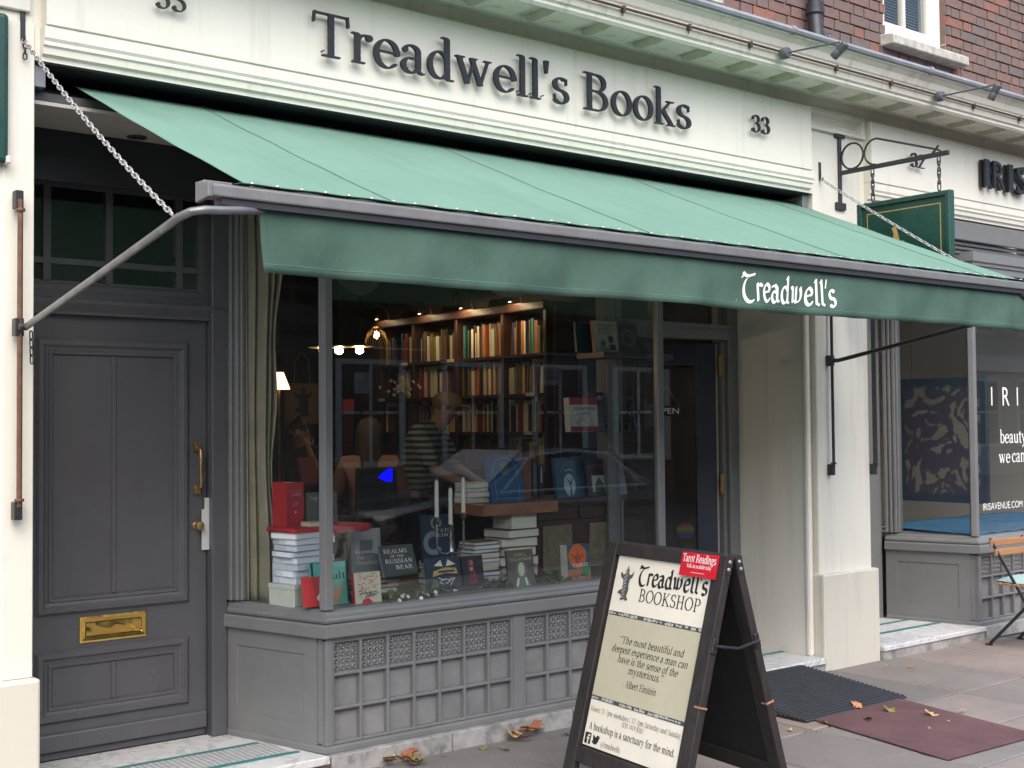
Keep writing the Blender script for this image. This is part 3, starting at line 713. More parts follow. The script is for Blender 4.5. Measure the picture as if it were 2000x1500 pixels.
for c in vis:
    m = bmS if c[2] > .15 else bmH
    o = link('brick', m, bwall, (c[0] + bj.uniform(-.002, .002), .098 + bj.uniform(-.003, .005), c[1] + bj.uniform(-.001, .001)), (bj.uniform(-.01, .01), 0, bj.uniform(-.01, .01)))
    o.scale.x = c[2] / (.212 if m is bmS else .102)
for c in cand:
    if c not in vis: rest.box(c[0] - c[2] / 2, c[0] + c[2] / 2, .10, .2, c[1], c[1] + .063)
tag(part(rest, 'brickwork', MAT['brick'], bwall), kind='stuff')
rv = MB()                                       # the reveal of the window, brick ends
for i in range(12):
    z0 = WZ + .03 + i * .0745; rv.box(wx1 - .0005, wx1 + .05, .118, .24, z0, z0 + .063)
tag(part(rv, 'reveal_bricks', MAT['brick'], bwall), kind='stuff')

# ---- upstairs sash windows
def sash(x0, x1, z0):
    Y = .19
    f = MB(); rframe(f, lambda x, z, o: (x, Y - o, z), x0, x1, z0, 5.75, [(0, -.1), (0, .03), (.055, .03), (.06, .018), (.085, .018), (.085, -.1)])
    x0i, x1i = x0 + .085, x1 - .085
    f.box(x0i, x1i, Y - .006, Y + .05, z0 + .085, z0 + .16)
    f.box(x0i, x0i + .03, Y - .006, Y + .05, z0 + .16, 5.2).box(x1i - .045, x1i, Y - .006, Y + .05, z0 + .16, 5.2)
    xm = x0i + (x1i - x0i) * .46
    f.box(xm - .014, xm + .014, Y - .004, Y + .045, z0 + .16, 5.2).box(x0i + .03, x1i - .045, Y - .003, Y + .044, z0 + .56, z0 + .585)
    o = part(f, 'sash_window', MAT['cream'], bevel=.003)
    for a, b in ((x0i + .03, xm - .014), (xm + .014, x1i - .045)):
        part(MB().box(a, b, Y + .02, Y + .024, z0 + .16, z0 + .56), 'pane', MAT['glass'], o)
        part(MB().box(a, b, Y + .02, Y + .024, z0 + .585, 5.2), 'pane', MAT['glass'], o)
    bl = MB()
    for i in range(44): bl.obox(((x0i + x1i) / 2, Y + .10, z0 + .17 + i * .022), ((x1i - x0i) / 2 - .01, 0, 0), (0, .010, .006), (0, 0, .0008))
    part(bl, 'venetian_blind', pm('blind_slats', (.30, .30, .28), .5, .1), o)
    part(MB().box(x0 + .001, x1 - .001, Y + .125, Y + .15, z0, 5.7), 'room_dark_sheet', MAT['black'], o)  # black sheet added behind the blind, stands in for the unlit room
    sl = MB().prism([(0, -.075), (.21, -.075), (.21, -.012), (.19, 0.0), (0, .02)], lambda u, v, h: (h, .20 - u, z0 + v), x0 - .06, x1 + .11)
    part(sl, 'sill', pm('pale_stone_sill', (.42, .40, .35), .85, .35, 14, .5, 40), o, bevel=.006)
    return o
sash(wx0, wx1, WZ)
xs1 = at(1412, 10, .0).x
part(MB().box(xs1 - 1.25, xs1, -.01, .14, at(1412, 10, 0).z, at(1412, 10, 0).z + .07), 'sill', pm('pale_stone_sill', (.5, .5, .45)), B, bevel=.006)

# ---- cast iron downpipe
dp = at(1592, 40, .02); dx = dp.x
zc = at(1592, 22, .02).z
D0 = MB().tube([(dx, .02, 7), (dx, .02, zc)], .042, 14)
dpipe = part(D0, 'downpipe', MAT['iron'], smooth=True)
part(MB().lathe([(.05, -.03), (.062, -.02), (.062, .015), (.055, .02), (.055, .05), (.05, .055)], 14, (dx, .02, zc)), 'collar', MAT['iron'], dpipe, smooth=True)
part(MB().tube([(dx, .02, zc + .02), (dx, .02, zc - .05), (dx - .02, .0, zc - .11), (dx - .05, -.03, zc - .20), (dx - .06, -.03, zc - .3)], [.05, .05, .048, .045, .045], 14), 'bend', MAT['iron'], dpipe, smooth=True)
part(MB().lathe([(.034, 0), (.034, .03), (.03, .035), (.03, .05), (.036, .055), (.036, .075)], 12, (dx - .01, -.02, zc - .17), (.55, -.6, -.35)), 'spigot', MAT['iron'], dpipe, smooth=True)

# ------------------------------------------------------------------ bay shop windows
def bay(A, Bc, C, Dd, right_cols, z_glass=.746, top=2.76, left_side=True):
    """A-Bc canted side, Bc-C front, C-Dd other side (plan points on the outer face)"""
    A, Bc, C, Dd = (Vector(p) for p in (A, Bc, C, Dd))
    pts = [A, Bc, C, Dd]; path = [tuple(p) for p in pts]
    fr = MB()
    fr.sweep(path, [(-.12, .09), (-.048, .09), (-.048, .62), (-.12, .62)])
    fr.sweep(path, [(-.10, .6205), (.022, .6205), (.026, .626), (.026, .676), (.02, .684), (-.10, .688)])
    fr.sweep(path, [(-.12, .6885), (.006, .6885), (.010, .700), (.006, .712), (-.012, .722), (-.016, .734), (-.032, .744), (-.12, .748)])
    fr.sweep(path, [(-.05, .0905), (.006, .0905), (.006, .112), (-.004, .122), (-.05, .122)])
    bay_o = part(fr, 'bay_window', MAT['grey'], smooth=False)
    part(MB().sweep(path, [(-.10, top), (.0, top), (.0, top + .02), (.015, top + .03), (.015, top + .10), (-.10, top + .10)]), 'bay_head', MAT['grey'], bay_o)
    def loc(i):
        p, q = pts[i], pts[i + 1]; d = (q - p); L = d.length; d.normalize(); n = Vector((d.y, -d.x))
        return lambda u, z, o: (p.x + d.x * u + n.x * o, p.y + d.y * u + n.y * o, z), L
    def fbox(mb, fn, u0, u1, o0, o1, z0, z1):
        P = [fn(u, z, o) for z in (z0, z1) for u, o in ((u0, o0), (u1, o0), (u1, o1), (u0, o1))]
        return mb.add(P, [(0, 3, 2, 1), (4, 5, 6, 7), (0, 1, 5, 4), (1, 2, 6, 5), (2, 3, 7, 6), (3, 0, 4, 7)])
    for i in (0, 2):
        fn, L = loc(i)
        pn = MB(); rframe(pn, fn, 0.0, L - .06, .1225, .62, [(0, -.03), (0, -.002), (.085, -.002), (.089, -.012), (.093, -.012), (.095, -.03)])
        fbox(pn, fn, .02, L - .02, -.05, -.0125 + .004, .13, .61)
        part(pn, 'stall_panel', MAT['grey'], bay_o)
        fm = MB()       # stacked mouldings of the jamb, and the corner stile
        if i == 0: seq = ((0, .026, .012), (.026, .036, -.004), (.036, .056, .006), (.056, .066, -.012), (.066, .090, -.004), (.090, .106, -.02))
        else: seq = ((L - .15, L - .11, -.02), (L - .11, L - .05, -.004), (L - .05, L, .006))
        for u0, u1, o in seq: fbox(fm, fn, u0, u1, -.1, o, .748, top)
        part(fm, 'jamb_moulding', MAT['grey'], bay_o, bevel=.004)
        gl = MB(); u0, u1 = (.106, L - .02) if i == 0 else (.02, L - .15)
        fbox(gl, fn, u0, u1, -.046, -.040, .744, top); part(gl, 'pane', MAT['glass'], bay_o)
        rl = MB(); fbox(rl, fn, u0, u1, -.07, -.012, top - .05, top + .002); part(rl, 'head_rail', MAT['grey'], bay_o)
    fn, L = loc(1)
    gl = MB(); fbox(gl, fn, .035, L - .035, -.046, -.040, .744, top); part(gl, 'pane', MAT['glass'], bay_o)
    rl = MB(); fbox(rl, fn, .03, L - .03, -.07, -.012, top - .05, top + .002); part(rl, 'head_rail', MAT['grey'], bay_o)
    for p, s in ((Bc, 1), (C, -1)):            # corner posts
        po = MB(); po.prism([(p.x - .004 * s, p.y + .050), (p.x + .010 * s, p.y + .014), (p.x + .050 * s, p.y + .014), (p.x + .056 * s, p.y + .026), (p.x + .056 * s, p.y + .052), (p.x + .022 * s, p.y + .075)], lambda u, v, h: (u, v, h), .7455, top)
        part(po, 'corner_post', MAT['grey'], bay_o, bevel=.003)
    # stall grids
    x0 = Bc.x; yf = Bc.y
    st = MB()
    for u0, u1 in ((0, .036), (1.114, 1.185), (right_cols, L)): fbox(st, fn, u0, u1, -.05, .001, .1225, .62)
    fbox(st, fn, 0, L, -.05, .0005, .604, .6195)
    part(st, 'stall_stile', MAT['grey'], bay_o, bevel=.003)
    zr = [.130, .288, .446, .600]
    for g0, g1, nc in ((.036, 1.114, 7), (1.185, right_cols, 6)):
        mt = MB(); cw = (g1 - g0 - .012) / nc
        for c in range(nc + 1):
            xx = g0 + .006 + c * cw; fbox(mt, fn, xx - .008, xx + .008, -.047, -.004, .124, .606)
        for z in zr: fbox(mt, fn, g0, g1, -.047, -.0058, z - .008, z + .008)
        part(mt, 'stall_grid_bars', MAT['grey'], bay_o, bevel=.005, seg=2)
        for c in range(nc):
            xc = g0 + .006 + (c + .5) * cw; w = cw / 2 - .006
            for r in range(2):
                pnb = MB(); fbox(pnb, fn, xc - w, xc + w, -.046, -.036, zr[r] + .005, zr[r + 1] - .005); part(pnb, 'stall_pane', MAT['glass_dirty'], bay_o)
            o = link('vent_tile', vent_me, bay_o, fn(xc, zr[2] + .077, -.028)); o.scale = (cw / .152, 1, 1)
    return bay_o
vm = MB().box(-.07, .07, 0, .006, -.07, .07); nb0 = len(vm.f); capf = []
for i in range(4):
    for j in range(4):
        n = 10; o = ((i - 1.5) * .033, 0, (j - 1.5) * .033)
        vm.lathe([(.0045, .0005), (.0055, .006), (.009, .009), (.0125, .006), (.0135, 0)][::-1], n, o, (0, -1, 0)); capf.append(len(vm.f) - 1)
vent_me = vm.mesh('vent_tile', True, fix=False); vent_me.materials.append(MAT['grey']); vent_me.materials.append(MAT['black'])
for k in capf: vent_me.polygons[k].material_index = 1  # black caps paint the dark inside the vent holes

BAY1 = bay((2.79, .69), (2.972, .02), (5.238, .02), (5.42, .69), 2.15)
BAY2 = bay((8.30, .69), (8.482, .02), (10.75, .02), (10.93, .69), 2.15)

# marble steps, kerbstones
step = part(MB().prism([(1.649, .74), (1.67, -.022), (2.972, -.022), (2.79, .74)], lambda u, v, h: (u, v, h), .052, .090), 'doorstep', MAT['marble'], bevel=.005)
part(MB().box(1.67, 2.972, -.012, .7, -.02, .0515), 'step_riser', pm('dark_step_brick', (.12, .075, .055), .9, .4, 18, .5, 50), step)
def stripe(x0, x1, y0, y1, parent, mat=None, nm='teal_stripe', z=.0935):
    part(MB().box(x0, x1, y0, y1, .089, z), nm, mat or pm('teal_tile', (.045, .20, .20), .4, .2, 30), parent)
yb1, yb0 = atz(470, 1440, .09).y, atz(540, 1456, .09).y
ya, yb_ = .10, .44
def m_mosaic():
    t = NT('white_mosaic'); bt = t.new('ShaderNodeTexBrick'); bt.offset = 0; bt.inputs['Scale'].default_value = 1
    bt.inputs['Mortar Size'].default_value = .0022; bt.inputs['Brick Width'].default_value = .028; bt.inputs['Row Height'].default_value = .028
    bt.inputs['Color1'].default_value = (.62, .63, .62, 1); bt.inputs['Color2'].default_value = (.5, .52, .52, 1); bt.inputs['Mortar'].default_value = (.08, .08, .08, 1)
    t.l(t.tc.outputs['Object'], bt.inputs['Vector']); t.set(col=bt.outputs['Color'], rough=.4); return t.m
stripe(1.68, 2.90, .13, .16, step); stripe(1.68, 2.83, .40, .43, step); stripe(1.68, 2.86, .1605, .3995, step, m_mosaic(), 'mosaic_panel', .0925)
ks = [2.975, 3.66, 4.45, 5.237]
for a, b in zip(ks, ks[1:]): part(MB().box(a + .002, b - .002, -.028, .10, -.02, .088), 'kerbstone', MAT['kerbstone'], BAY1, bevel=.007, seg=2)
step2 = part(MB().prism([(5.40, .74), (5.240, -.022), (6.628, -.022), (6.62, .74)], lambda u, v, h: (u, v, h), .052, .090), 'doorstep', MAT['marble'], bevel=.005)
part(MB().box(5.245, 6.625, -.008, .6, -.02, .0515), 'step_riser', MAT['kerbstone'], step2)
stripe(5.40, 6.596, .30, .335, step2); stripe(5.45, 6.596, .56, .59, step2)
step3 = part(MB().prism([(7.235, .74), (7.235, -.03), (8.50, -.03), (8.30, .74)], lambda u, v, h: (u, v, h), .058, .092), 'doorstep', MAT['marble'], bevel=.005)
for a, b in ((7.236, 8.0), (8.004, 8.48)): part(MB().box(a, b, -.018, .6, -.02, .0575), 'step_riser', MAT['kerbstone'], step3)
stripe(7.24, 8.38, .28, .32, step3, z=.0955); stripe(7.24, 8.33, .52, .55, step3, z=.0955)
for a, b in ((8.505, 9.2), (9.204, 10.0), (10.004, 10.75)): part(MB().box(a, b, -.028, .10, -.02, .088), 'kerbstone', MAT['kerbstone'], BAY2, bevel=.007, seg=2)

# ---- recess over the doors, awning housing
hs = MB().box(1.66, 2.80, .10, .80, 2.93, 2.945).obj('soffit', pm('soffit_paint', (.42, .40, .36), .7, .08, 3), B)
part(MB().lathe([(.045, 0), (.045, -.006), (.032, -.008), (.03, .0)], 18, (2.23, .42, 2.929)), 'downlight', pm('downlight_ring', (.12, .11, .10), .35, .2, 10, metal=.6), hs, smooth=True)
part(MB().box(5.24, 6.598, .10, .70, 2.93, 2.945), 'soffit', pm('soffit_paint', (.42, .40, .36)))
part(MB().box(1.655, 6.62, .036, .418, 3.083, 3.0895), 'gap_shade_plate', MAT['black'])  # black plate added under the frieze, paints the shade of the gap
hb = part(MB().box(1.65, 6.62, .42, .5, 2.946, 3.09).box(1.65, 6.62, .50, .52, 2.7, 3.09), 'awning_housing', MAT['black'])
part(MB().box(1.65, 6.62, .11, .165, 2.946, 2.985), 'housing_beam', pm('dark_beam', (.045, .043, .042), .6, .3, 8, .2, 40), hb, bevel=.004)
part(MB().box(1.651, 1.70, .06, .105, 2.99, 3.088), 'housing_end_plate', MAT['steel'], hb, bevel=.003)
part(MB().box(6.56, 6.61, .06, .105, 2.99, 3.088), 'housing_end_plate', MAT['steel'], hb, bevel=.003)

# ------------------------------------------------------------------ the tall panelled front door
YD = .72
dfn = lambda x, z, o: (x, YD - o, z)
leaf = part(MB().box(1.74, 2.709, YD, YD + .045, .13, 2.13), 'front_door', MAT['door'], bevel=.003)
dp_ = [(0, -.001), (0, .006), (.012, .020), (.030, .022), (.042, .010), (.056, .006), (.060, .012), (.072, .010), (.078, -.001)]
for z0, z1 in ((.752, 2.018), (.262, .588)):
    m = MB(); rframe(m, dfn, 1.876, 2.612, z0, z1, dp_); part(m, 'panel_moulding', MAT['door'], leaf)
    for a, b in ((1.958, 2.226), (2.252, 2.530)): part(MB().box(a, b, YD - .0025, YD + .01, z0 + .082, z1 - .082), 'door_panel', MAT['door'], leaf)
    part(MB().box(2.2265, 2.2515, YD - .009, YD + .01, z0 + .078, z1 - .078), 'bead', MAT['door'], leaf, bevel=.004)
part(MB().box(1.75, 2.705, YD - .018, YD - .0005, .135, .215), 'weather_board', MAT['door'], leaf, bevel=.008, seg=2)
lb = MB(); rframe(lb, dfn, 2.078, 2.402, .610, .732, [(0, -.001), (0, .005), (.010, .009), (.026, .007), (.030, .003), (.032, -.001)])
lo = part(lb, 'letterbox', MAT['brass'], leaf, bevel=.001)
part(MB().grid(16, 6, lambda u, v: (2.108 + u * .264, YD - .0075 - .0035 * math.sin(u * 3.1) * math.sin(v * 3.1) - .0012 * math.sin(u * 17 + v * 5), .642 + v * .058)), 'flap', MAT['brass'], lo, smooth=True)
hx = 2.655
hd = MB().tube([(hx, YD - .012, 1.505), (hx, YD - .05, 1.49), (hx, YD - .056, 1.45), (hx, YD - .05, 1.40), (hx, YD - .056, 1.35), (hx, YD - .05, 1.315), (hx, YD - .012, 1.30)], [.008, .010, .0105, .008, .0105, .010, .008], 10)
hd.obox((hx, YD - .006, 1.508), (.017, 0, 0), (0, .007, 0), (0, 0, .024)).obox((hx, YD - .006, 1.298), (.017, 0, 0), (0, .007, 0), (0, 0, .024))
part(hd, 'pull_handle', MAT['oldbrass'], leaf, smooth=True)
part(MB().lathe([(.020, 0), (.020, .006), (.010, .010), (.010, .026), (.020, .034), (.024, .044), (.020, .054), (.008, .058)], 16, (2.652, YD, 1.122), (0, -1, 0)), 'knob', MAT['oldbrass'], leaf, smooth=True)
part(MB().prism([(2.675, 1.00), (2.722, 1.00), (2.722, 1.255), (2.69, 1.255), (2.69, 1.20), (2.675, 1.20)], lambda u, v, h: (u, h, v), YD - .022, YD - .014), 'lock_guard_plate', MAT['plate'], leaf, bevel=.001)
# frame, transom, fanlight
df = MB().box(2.712, 2.79, .66, .80, .0925, 2.93).box(1.65, 1.74, .70, .80, .0925, 2.93)
df.box(1.74, 2.712, .70, .80, 2.135, 2.235).box(1.74, 2.712, .70, .80, 2.845, 2.93).box(1.74, 2.712, .735, .8, .0925, .128)
dfo = part(df, 'door_frame', MAT['door'], bevel=.004)
part(MB().sweep([(1.66, .70), (2.795, .70)], [(-.02, 2.128), (.008, 2.128), (.008, 2.142), (.022, 2.158), (.034, 2.172), (.040, 2.180), (.040, 2.196), (-.02, 2.205)]), 'transom_moulding', MAT['door'], dfo)
fl = MB(); rframe(fl, lambda x, z, o: (x, .73 - o, z), 1.74, 2.712, 2.235, 2.845, [(0, -.02), (0, .02), (.03, .02), (.04, .006), (.05, .006), (.05, -.02)])
for x in (1.925, 2.215, 2.565): fl.box(x - .017, x + .017, .715, .75, 2.285, 2.795)
for z in (2.375, 2.735): fl.box(1.79, 2.662, .717, .748, z - .014, z + .014)
fan = part(fl, 'fanlight', MAT['door'], dfo)
xs = [1.79, 1.908, 1.942, 2.198, 2.232, 2.548, 2.582, 2.662]; zs = [2.285, 2.361, 2.389, 2.721, 2.749, 2.795]
for i in range(0, 8, 2):
    for j in range(0, 6, 2): part(MB().box(xs[i], xs[i + 1], .730, .734, zs[j], zs[j + 1]), 'fanlight_pane', MAT['glass'], dfo)
part(MB().box(1.3, 2.8, 1.5, 1.52, .1, 3.0).box(1.28, 1.30, .8, 1.5, .1, 3.0).box(1.3, 2.8, .85, 1.5, 2.96, 2.98).box(2.06, 2.4, 1.2, 1.22, .1, 2.62), 'hallway_wall', pm('dark_hall', (.05, .052, .06), .8, .15, 2), dfo)

# ------------------------------------------------------------------ the bookshop's open entrance door
YE = .66
ef = MB().box(6.50, 6.597, YE, YE + .10, .092, 2.93).box(6.47, 6.50, YE + .03, YE + .10, .092, 2.16).box(5.42, 5.50, YE, YE + .1, .092, 2.93).box(5.50, 6.50, YE, YE + .10, 2.165, 2.255).box(5.50, 6.50, YE, YE + .1, 2.85, 2.93)
efo = part(ef, 'entrance_frame', MAT['grey'], bevel=.005)
part(MB().sweep([(5.45, YE), (6.52, YE)], [(-.02, 2.235), (.01, 2.235), (.03, 2.25), (.03, 2.262), (-.02, 2.27)]), 'transom_moulding', MAT['grey'], efo)
part(MB().box(5.50, 6.50, YE + .03, YE + .035, 2.255, 2.85), 'transom_pane', MAT['glass'], efo)
ang = R(180 - 38); hinge = Vector((6.455, YE + .085))
def ebox(mb, u0, u1, t0, t1, z0, z1):
    d = Vector((math.cos(ang), math.sin(ang))); n = Vector((-d.y, d.x))
    P = []
    for z in (z0, z1):
        for u, t in ((u0, t0), (u1, t0), (u1, t1), (u0, t1)):
            q = hinge + d * u + n * t; P.append((q.x, q.y, z))
    return mb.add(P, [(0, 3, 2, 1), (4, 5, 6, 7), (0, 1, 5, 4), (1, 2, 6, 5), (2, 3, 7, 6), (3, 0, 4, 7)])
em = MB()
ebox(em, .0, .14, -.022, .022, .10, 2.15); ebox(em, .80, .92, -.022, .022, .10, 2.15); ebox(em, .14, .80, -.0215, .0215, 2.0, 2.149); ebox(em, .14, .80, -.0215, .0215, .101, .40)
edo = part(em, 'entrance_door', MAT['navy'], bevel=.004)
gm = MB(); ebox(gm, .14, .80, -.004, .002, .40, 2.0); part(gm, 'pane', MAT['glass'], edo)
hm = MB(); ebox(hm, -.012, .0, -.018, .018, .11, 2.14); part(hm, 'pale_door_edge', pm('old_cream_edge', (.34, .31, .26), .6, .2, 20), edo)
for z in (1.99, 1.19):
    h = MB().tube([(6.462, YE + .035, z - .07), (6.462, YE + .035, z + .07)], .011, 8).box(6.425, 6.458, YE + .02, YE + .026, z - .065, z + .065)
    part(h, 'hinge', MAT['oldbrass'], edo, smooth=True)
# ------------------------------------------------------------------ raised lettering on the fascia
def raised(name, label, s, x0, x1, z, em, y_back, depth, font='roman', style=ROMAN, res=90, group=None):
    root = thing(name, label, 'sign lettering', (x0, y_back, z), (0, 0, 0), group)
    W = text_width(s) * em; sx = (x1 - x0) / W; x = 0.0; cache = {}; pins = MB()
    for c in s:
        if c == ' ': x += G[c][0] * em * sx; continue
        if c not in cache:
            adv, mb = letter_mesh(c, font, style, res, em, depth, sx); me = mb.mesh('letter', fix=False); me.materials.append(MAT['lettergrey']); cache[c] = (adv, me)
        adv, me = cache[c]
        o = link('letter', me, root, (x, 0, 0), (R(90), 0, 0))
        pins.tube([(x + adv * .35, .002, em * .1), (x + adv * .35, -(y_back + .02) + .002, em * .1)], .0035, 5)
        x += adv
    pins.obj('fixing_pins', MAT['iron'], root)
    return root
raised('sign_lettering', "dark raised serif lettering reading Treadwell's Books on the cream fascia", "Treadwell's Books", 2.862, 5.392, 3.313, .312, -.050, .016)
raised('house_number', 'raised dark number 33 near the left end of the fascia', '33', 2.118, 2.262, 3.379, .145, -.045, .014, res=70)
raised('house_number', 'raised dark number 33 at the right end of the bookshop fascia', '33', 5.932, 6.110, 3.385, .165, -.045, .014, res=70)
raised('house_number', 'raised dark number 32 on the neighbouring fascia behind the bracket', '32', 7.612, 7.785, 3.375, .155, -.045, .014, res=70)
ir = thing('sign_lettering', 'black bold raised capitals reading IRIS on the neighbouring fascia', 'sign lettering', (8.515, -.05, 3.335))
xi = 0
for c, wdt in (('I', .06), ('R', .16), ('I', .06), ('S', .17), (' ', .1), ('A', .2), ('V', .2)):
    if c != ' ':
        f = sans_mb(c, .30, 'L', wdt); b = MB(); n = len(f.v)
        b.add([(v[0], v[1], .018) for v in f.v], f.f); b.add([(v[0], v[1], 0) for v in f.v], [t[::-1] for t in f.f])
        me = b.mesh('letter', fix=False); o = link('letter', me, ir, (xi, 0, 0), (R(90), 0, 0), mat=MAT['lettergrey'])
        md = o.modifiers.new('thickness', 'SOLIDIFY'); md.thickness = .016; md.offset = 1
    xi += wdt + .055

# ------------------------------------------------------------------ awning
AW = thing('shop_awning', "green canvas awning with a Treadwell's valance pulled out over the bookshop window", 'awning')
ZT, YT, ZF, YF = 3.066, .22, 2.373, -1.425
XL, XR = 1.862, 6.625
def cv(x, v, lift=0.0):
    u = (x - XL) / (XR - XL)
    sag = -.008 * math.sin(math.pi * v) * (1 - .25 * math.cos(u * 14))
    wr = .0015 * math.sin(u * 31 + v * 9) * v * (1 - v) * 3 + .0015 * math.sin(u * 90 - v * 22) * v * (1 - v) * 4
    return (x, YT + (YF - YT) * v, ZT + (ZF - ZT) * v + sag + wr + lift)
cnv = MB().grid(130, 22, lambda u, v: cv(XL + (XR - XL) * u, v)).obj('canvas', MAT['canvas'], AW, smooth=True, thick=.002)
seam_m = pm('seam_thread', (.085, .175, .135), .9, .2, 30)
for xs_ in (2.43, 3.72, 5.05, 6.28):
    MB().grid(1, 26, lambda u, v: cv(xs_ + (u - .5) * .007, v * .985, .0028)).obj('seam', seam_m, cnv, thick=.002)
MB().tube([(1.70, YT + .06, ZT - .052), (6.58, YT + .06, ZT - .052)], .04, 12).obj('roller', MAT['steel'], AW, smooth=True)
rail = MB().sweep([(1.70, 0), (6.78, 0)], [(1.405, 2.320), (1.475, 2.320), (1.478, 2.324), (1.478, 2.355), (1.470, 2.362), (1.430, 2.369), (1.405, 2.369)])
ro = rail.obj('front_rail', MAT['alu'], AW, bevel=.002)
MB().box(1.74, 6.78, -1.468, -1.41, 2.298, 2.3195).obj('rail_slot', pm('dark_rail_slot', (.03, .03, .035), .5), ro)
MB().prism([(-1.395, 2.308), (-1.488, 2.316), (-1.488, 2.360), (-1.395, 2.374)], lambda u, v, h: (h, u, v), 1.683, 1.699).obj('end_cap', MAT['alu'], ro, bevel=.002)
MB().box(1.70, 1.80, -1.42, -1.36, 2.3695, 2.380).obj('rail_clamp', MAT['alu'], ro, bevel=.003)
flap = MB().grid(90, 2, lambda u, v: (1.80 + u * 4.82, -1.425 - v * .048, 2.3755 + .0012 * math.sin(u * 140) - v * .003)).obj('fixing_flap', pm('flap_canvas', (.075, .145, .11), .85), AW, thick=.002)
riv = MB().lathe([(.009, 0), (.008, .003), (.004, .005)], 8).mesh('rivet', True); riv.materials.append(MAT['zinc'])
for i in range(54): link('rivet', riv, AW, (1.845 + i * .0895, -1.462, 2.3755))
VX0, VX1 = 1.878, 6.63
def vy(x, t):      # hanging valance, t 0 top .. 1 bottom
    return -1.446 - .014 * t * math.sin(x * 5.1 + 1.0) - .012 * t * t * math.sin(x * 13.0 + t * 2) - .004 * t * math.sin(x * 31) + .012 * t * math.exp(-((x - 1.9) / .08) ** 2)
def vz(x, t): return 2.315 - t * (.218 + .004 * math.sin(x * 3.0))
val = MB().grid(220, 10, lambda u, t: (VX0 + (VX1 - VX0) * u + .022 * t * (1 - u) ** 30, vy(VX0 + (VX1 - VX0) * u, t), vz(VX0 + (VX1 - VX0) * u, t))).obj('valance', MAT['valance'], AW, smooth=True, thick=.002)
MB().grid(160, 1, lambda u, t: (VX0 + .03 + (VX1 - VX0 - .03) * u, vy(VX0 + .03 + (VX1 - VX0 - .03) * u, .86 + .015 * t) - .0022, vz(VX0 + (VX1 - VX0) * u, .86 + .015 * t))).obj('hem_stitch', seam_m, val, fix=False)
lg = text_mb("Treadwell's", width=.655, size=.178, font='uncial', style=(.060, .022, 36, 0), res=80)
me = D.meshes.new('valance_lettering'); zb = 2.137
me.from_pydata([(4.203 + v[0], vy(4.203 + v[0], (2.315 - zb - v[1]) / .218) - .0035, zb + v[1]) for v in lg.v], [], lg.f)
link('valance_lettering', me, val, mat=MAT['white_print'])
# arms
def arm(sx, x0, xe):
    p = [(x0, -.035, 2.003), (x0 + sx * .008, -.9, 2.152), (x0 + sx * .012, -1.36, 2.232), (x0 + sx * .018, -1.43, 2.250), (x0 + sx * .04, -1.475, 2.264), (x0 + sx * .08, -1.485, 2.272), (x0 + sx * .15, -1.474, 2.279), (x0 + sx * .26, -1.455, 2.292), (xe, -1.415, 2.302)]
    return MB().tube(p, .0135, 10)
arm(1, 1.594, 1.93).obj('arm', MAT['steel'], AW, smooth=True)
arm(-1, 6.779, 6.5).obj('arm', MAT['iron'], AW, smooth=True)

# ------------------------------------------------------------------ slide rails on the pillars
def slide(x, y, z0, z1, piv, rodm, capm, label, r=.011, loc_label=None):
    t = thing('awning_slide_rail', label, 'rail', (x, y, z0))
    h = z1 - z0
    MB().tube([(0, 0, .05), (0, 0, h - .05)], r, 9).obj('rod', rodm, t, smooth=True)
    for zz in (.035, h - .05):
        MB().obox((-.004, .018, zz), (.016, 0, 0), (0, .022, 0), (0, 0, .036)).obj('bracket', capm, t, bevel=.003)
        MB().lathe([(.018, 0), (.02, .006), (.018, .012)], 10, (0, 0, zz + (.036 if zz < .1 else -.048))).obj('washer', rodm, t, smooth=True)
    if piv is not None:
        MB().obox((-.004, .012, piv - z0), (.017, 0, 0), (0, .022, 0), (0, 0, .035)).lathe([(.012, -.018), (.015, -.014), (.015, .014), (.012, .018)], 10, (.004, -.03, piv - z0), (1, 0, 0)).obj('pivot_block', capm, t, bevel=.002)
    return t
MAT['copper'] = pm('brown_worn_rod', (.15, .075, .048), .5, .4, 22, .2, 60, .35)
slide(1.578, -.012, 1.245, 2.56, 2.003, MAT['copper'], MAT['iron'], 'rusty brown awning rod fixed to the left cream pillar beside the front door')
slide(6.772, .012, 1.255, 2.92, 2.003, MAT['iron'], MAT['iron'], 'thin black awning rod on the cream pillar right of the bookshop entrance', .010)
slide(7.232, .015, 1.245, 2.60, None, MAT['iron'], MAT['iron'], 'thick black awning rod on the far edge of the pillar next to the neighbouring shop', .016)

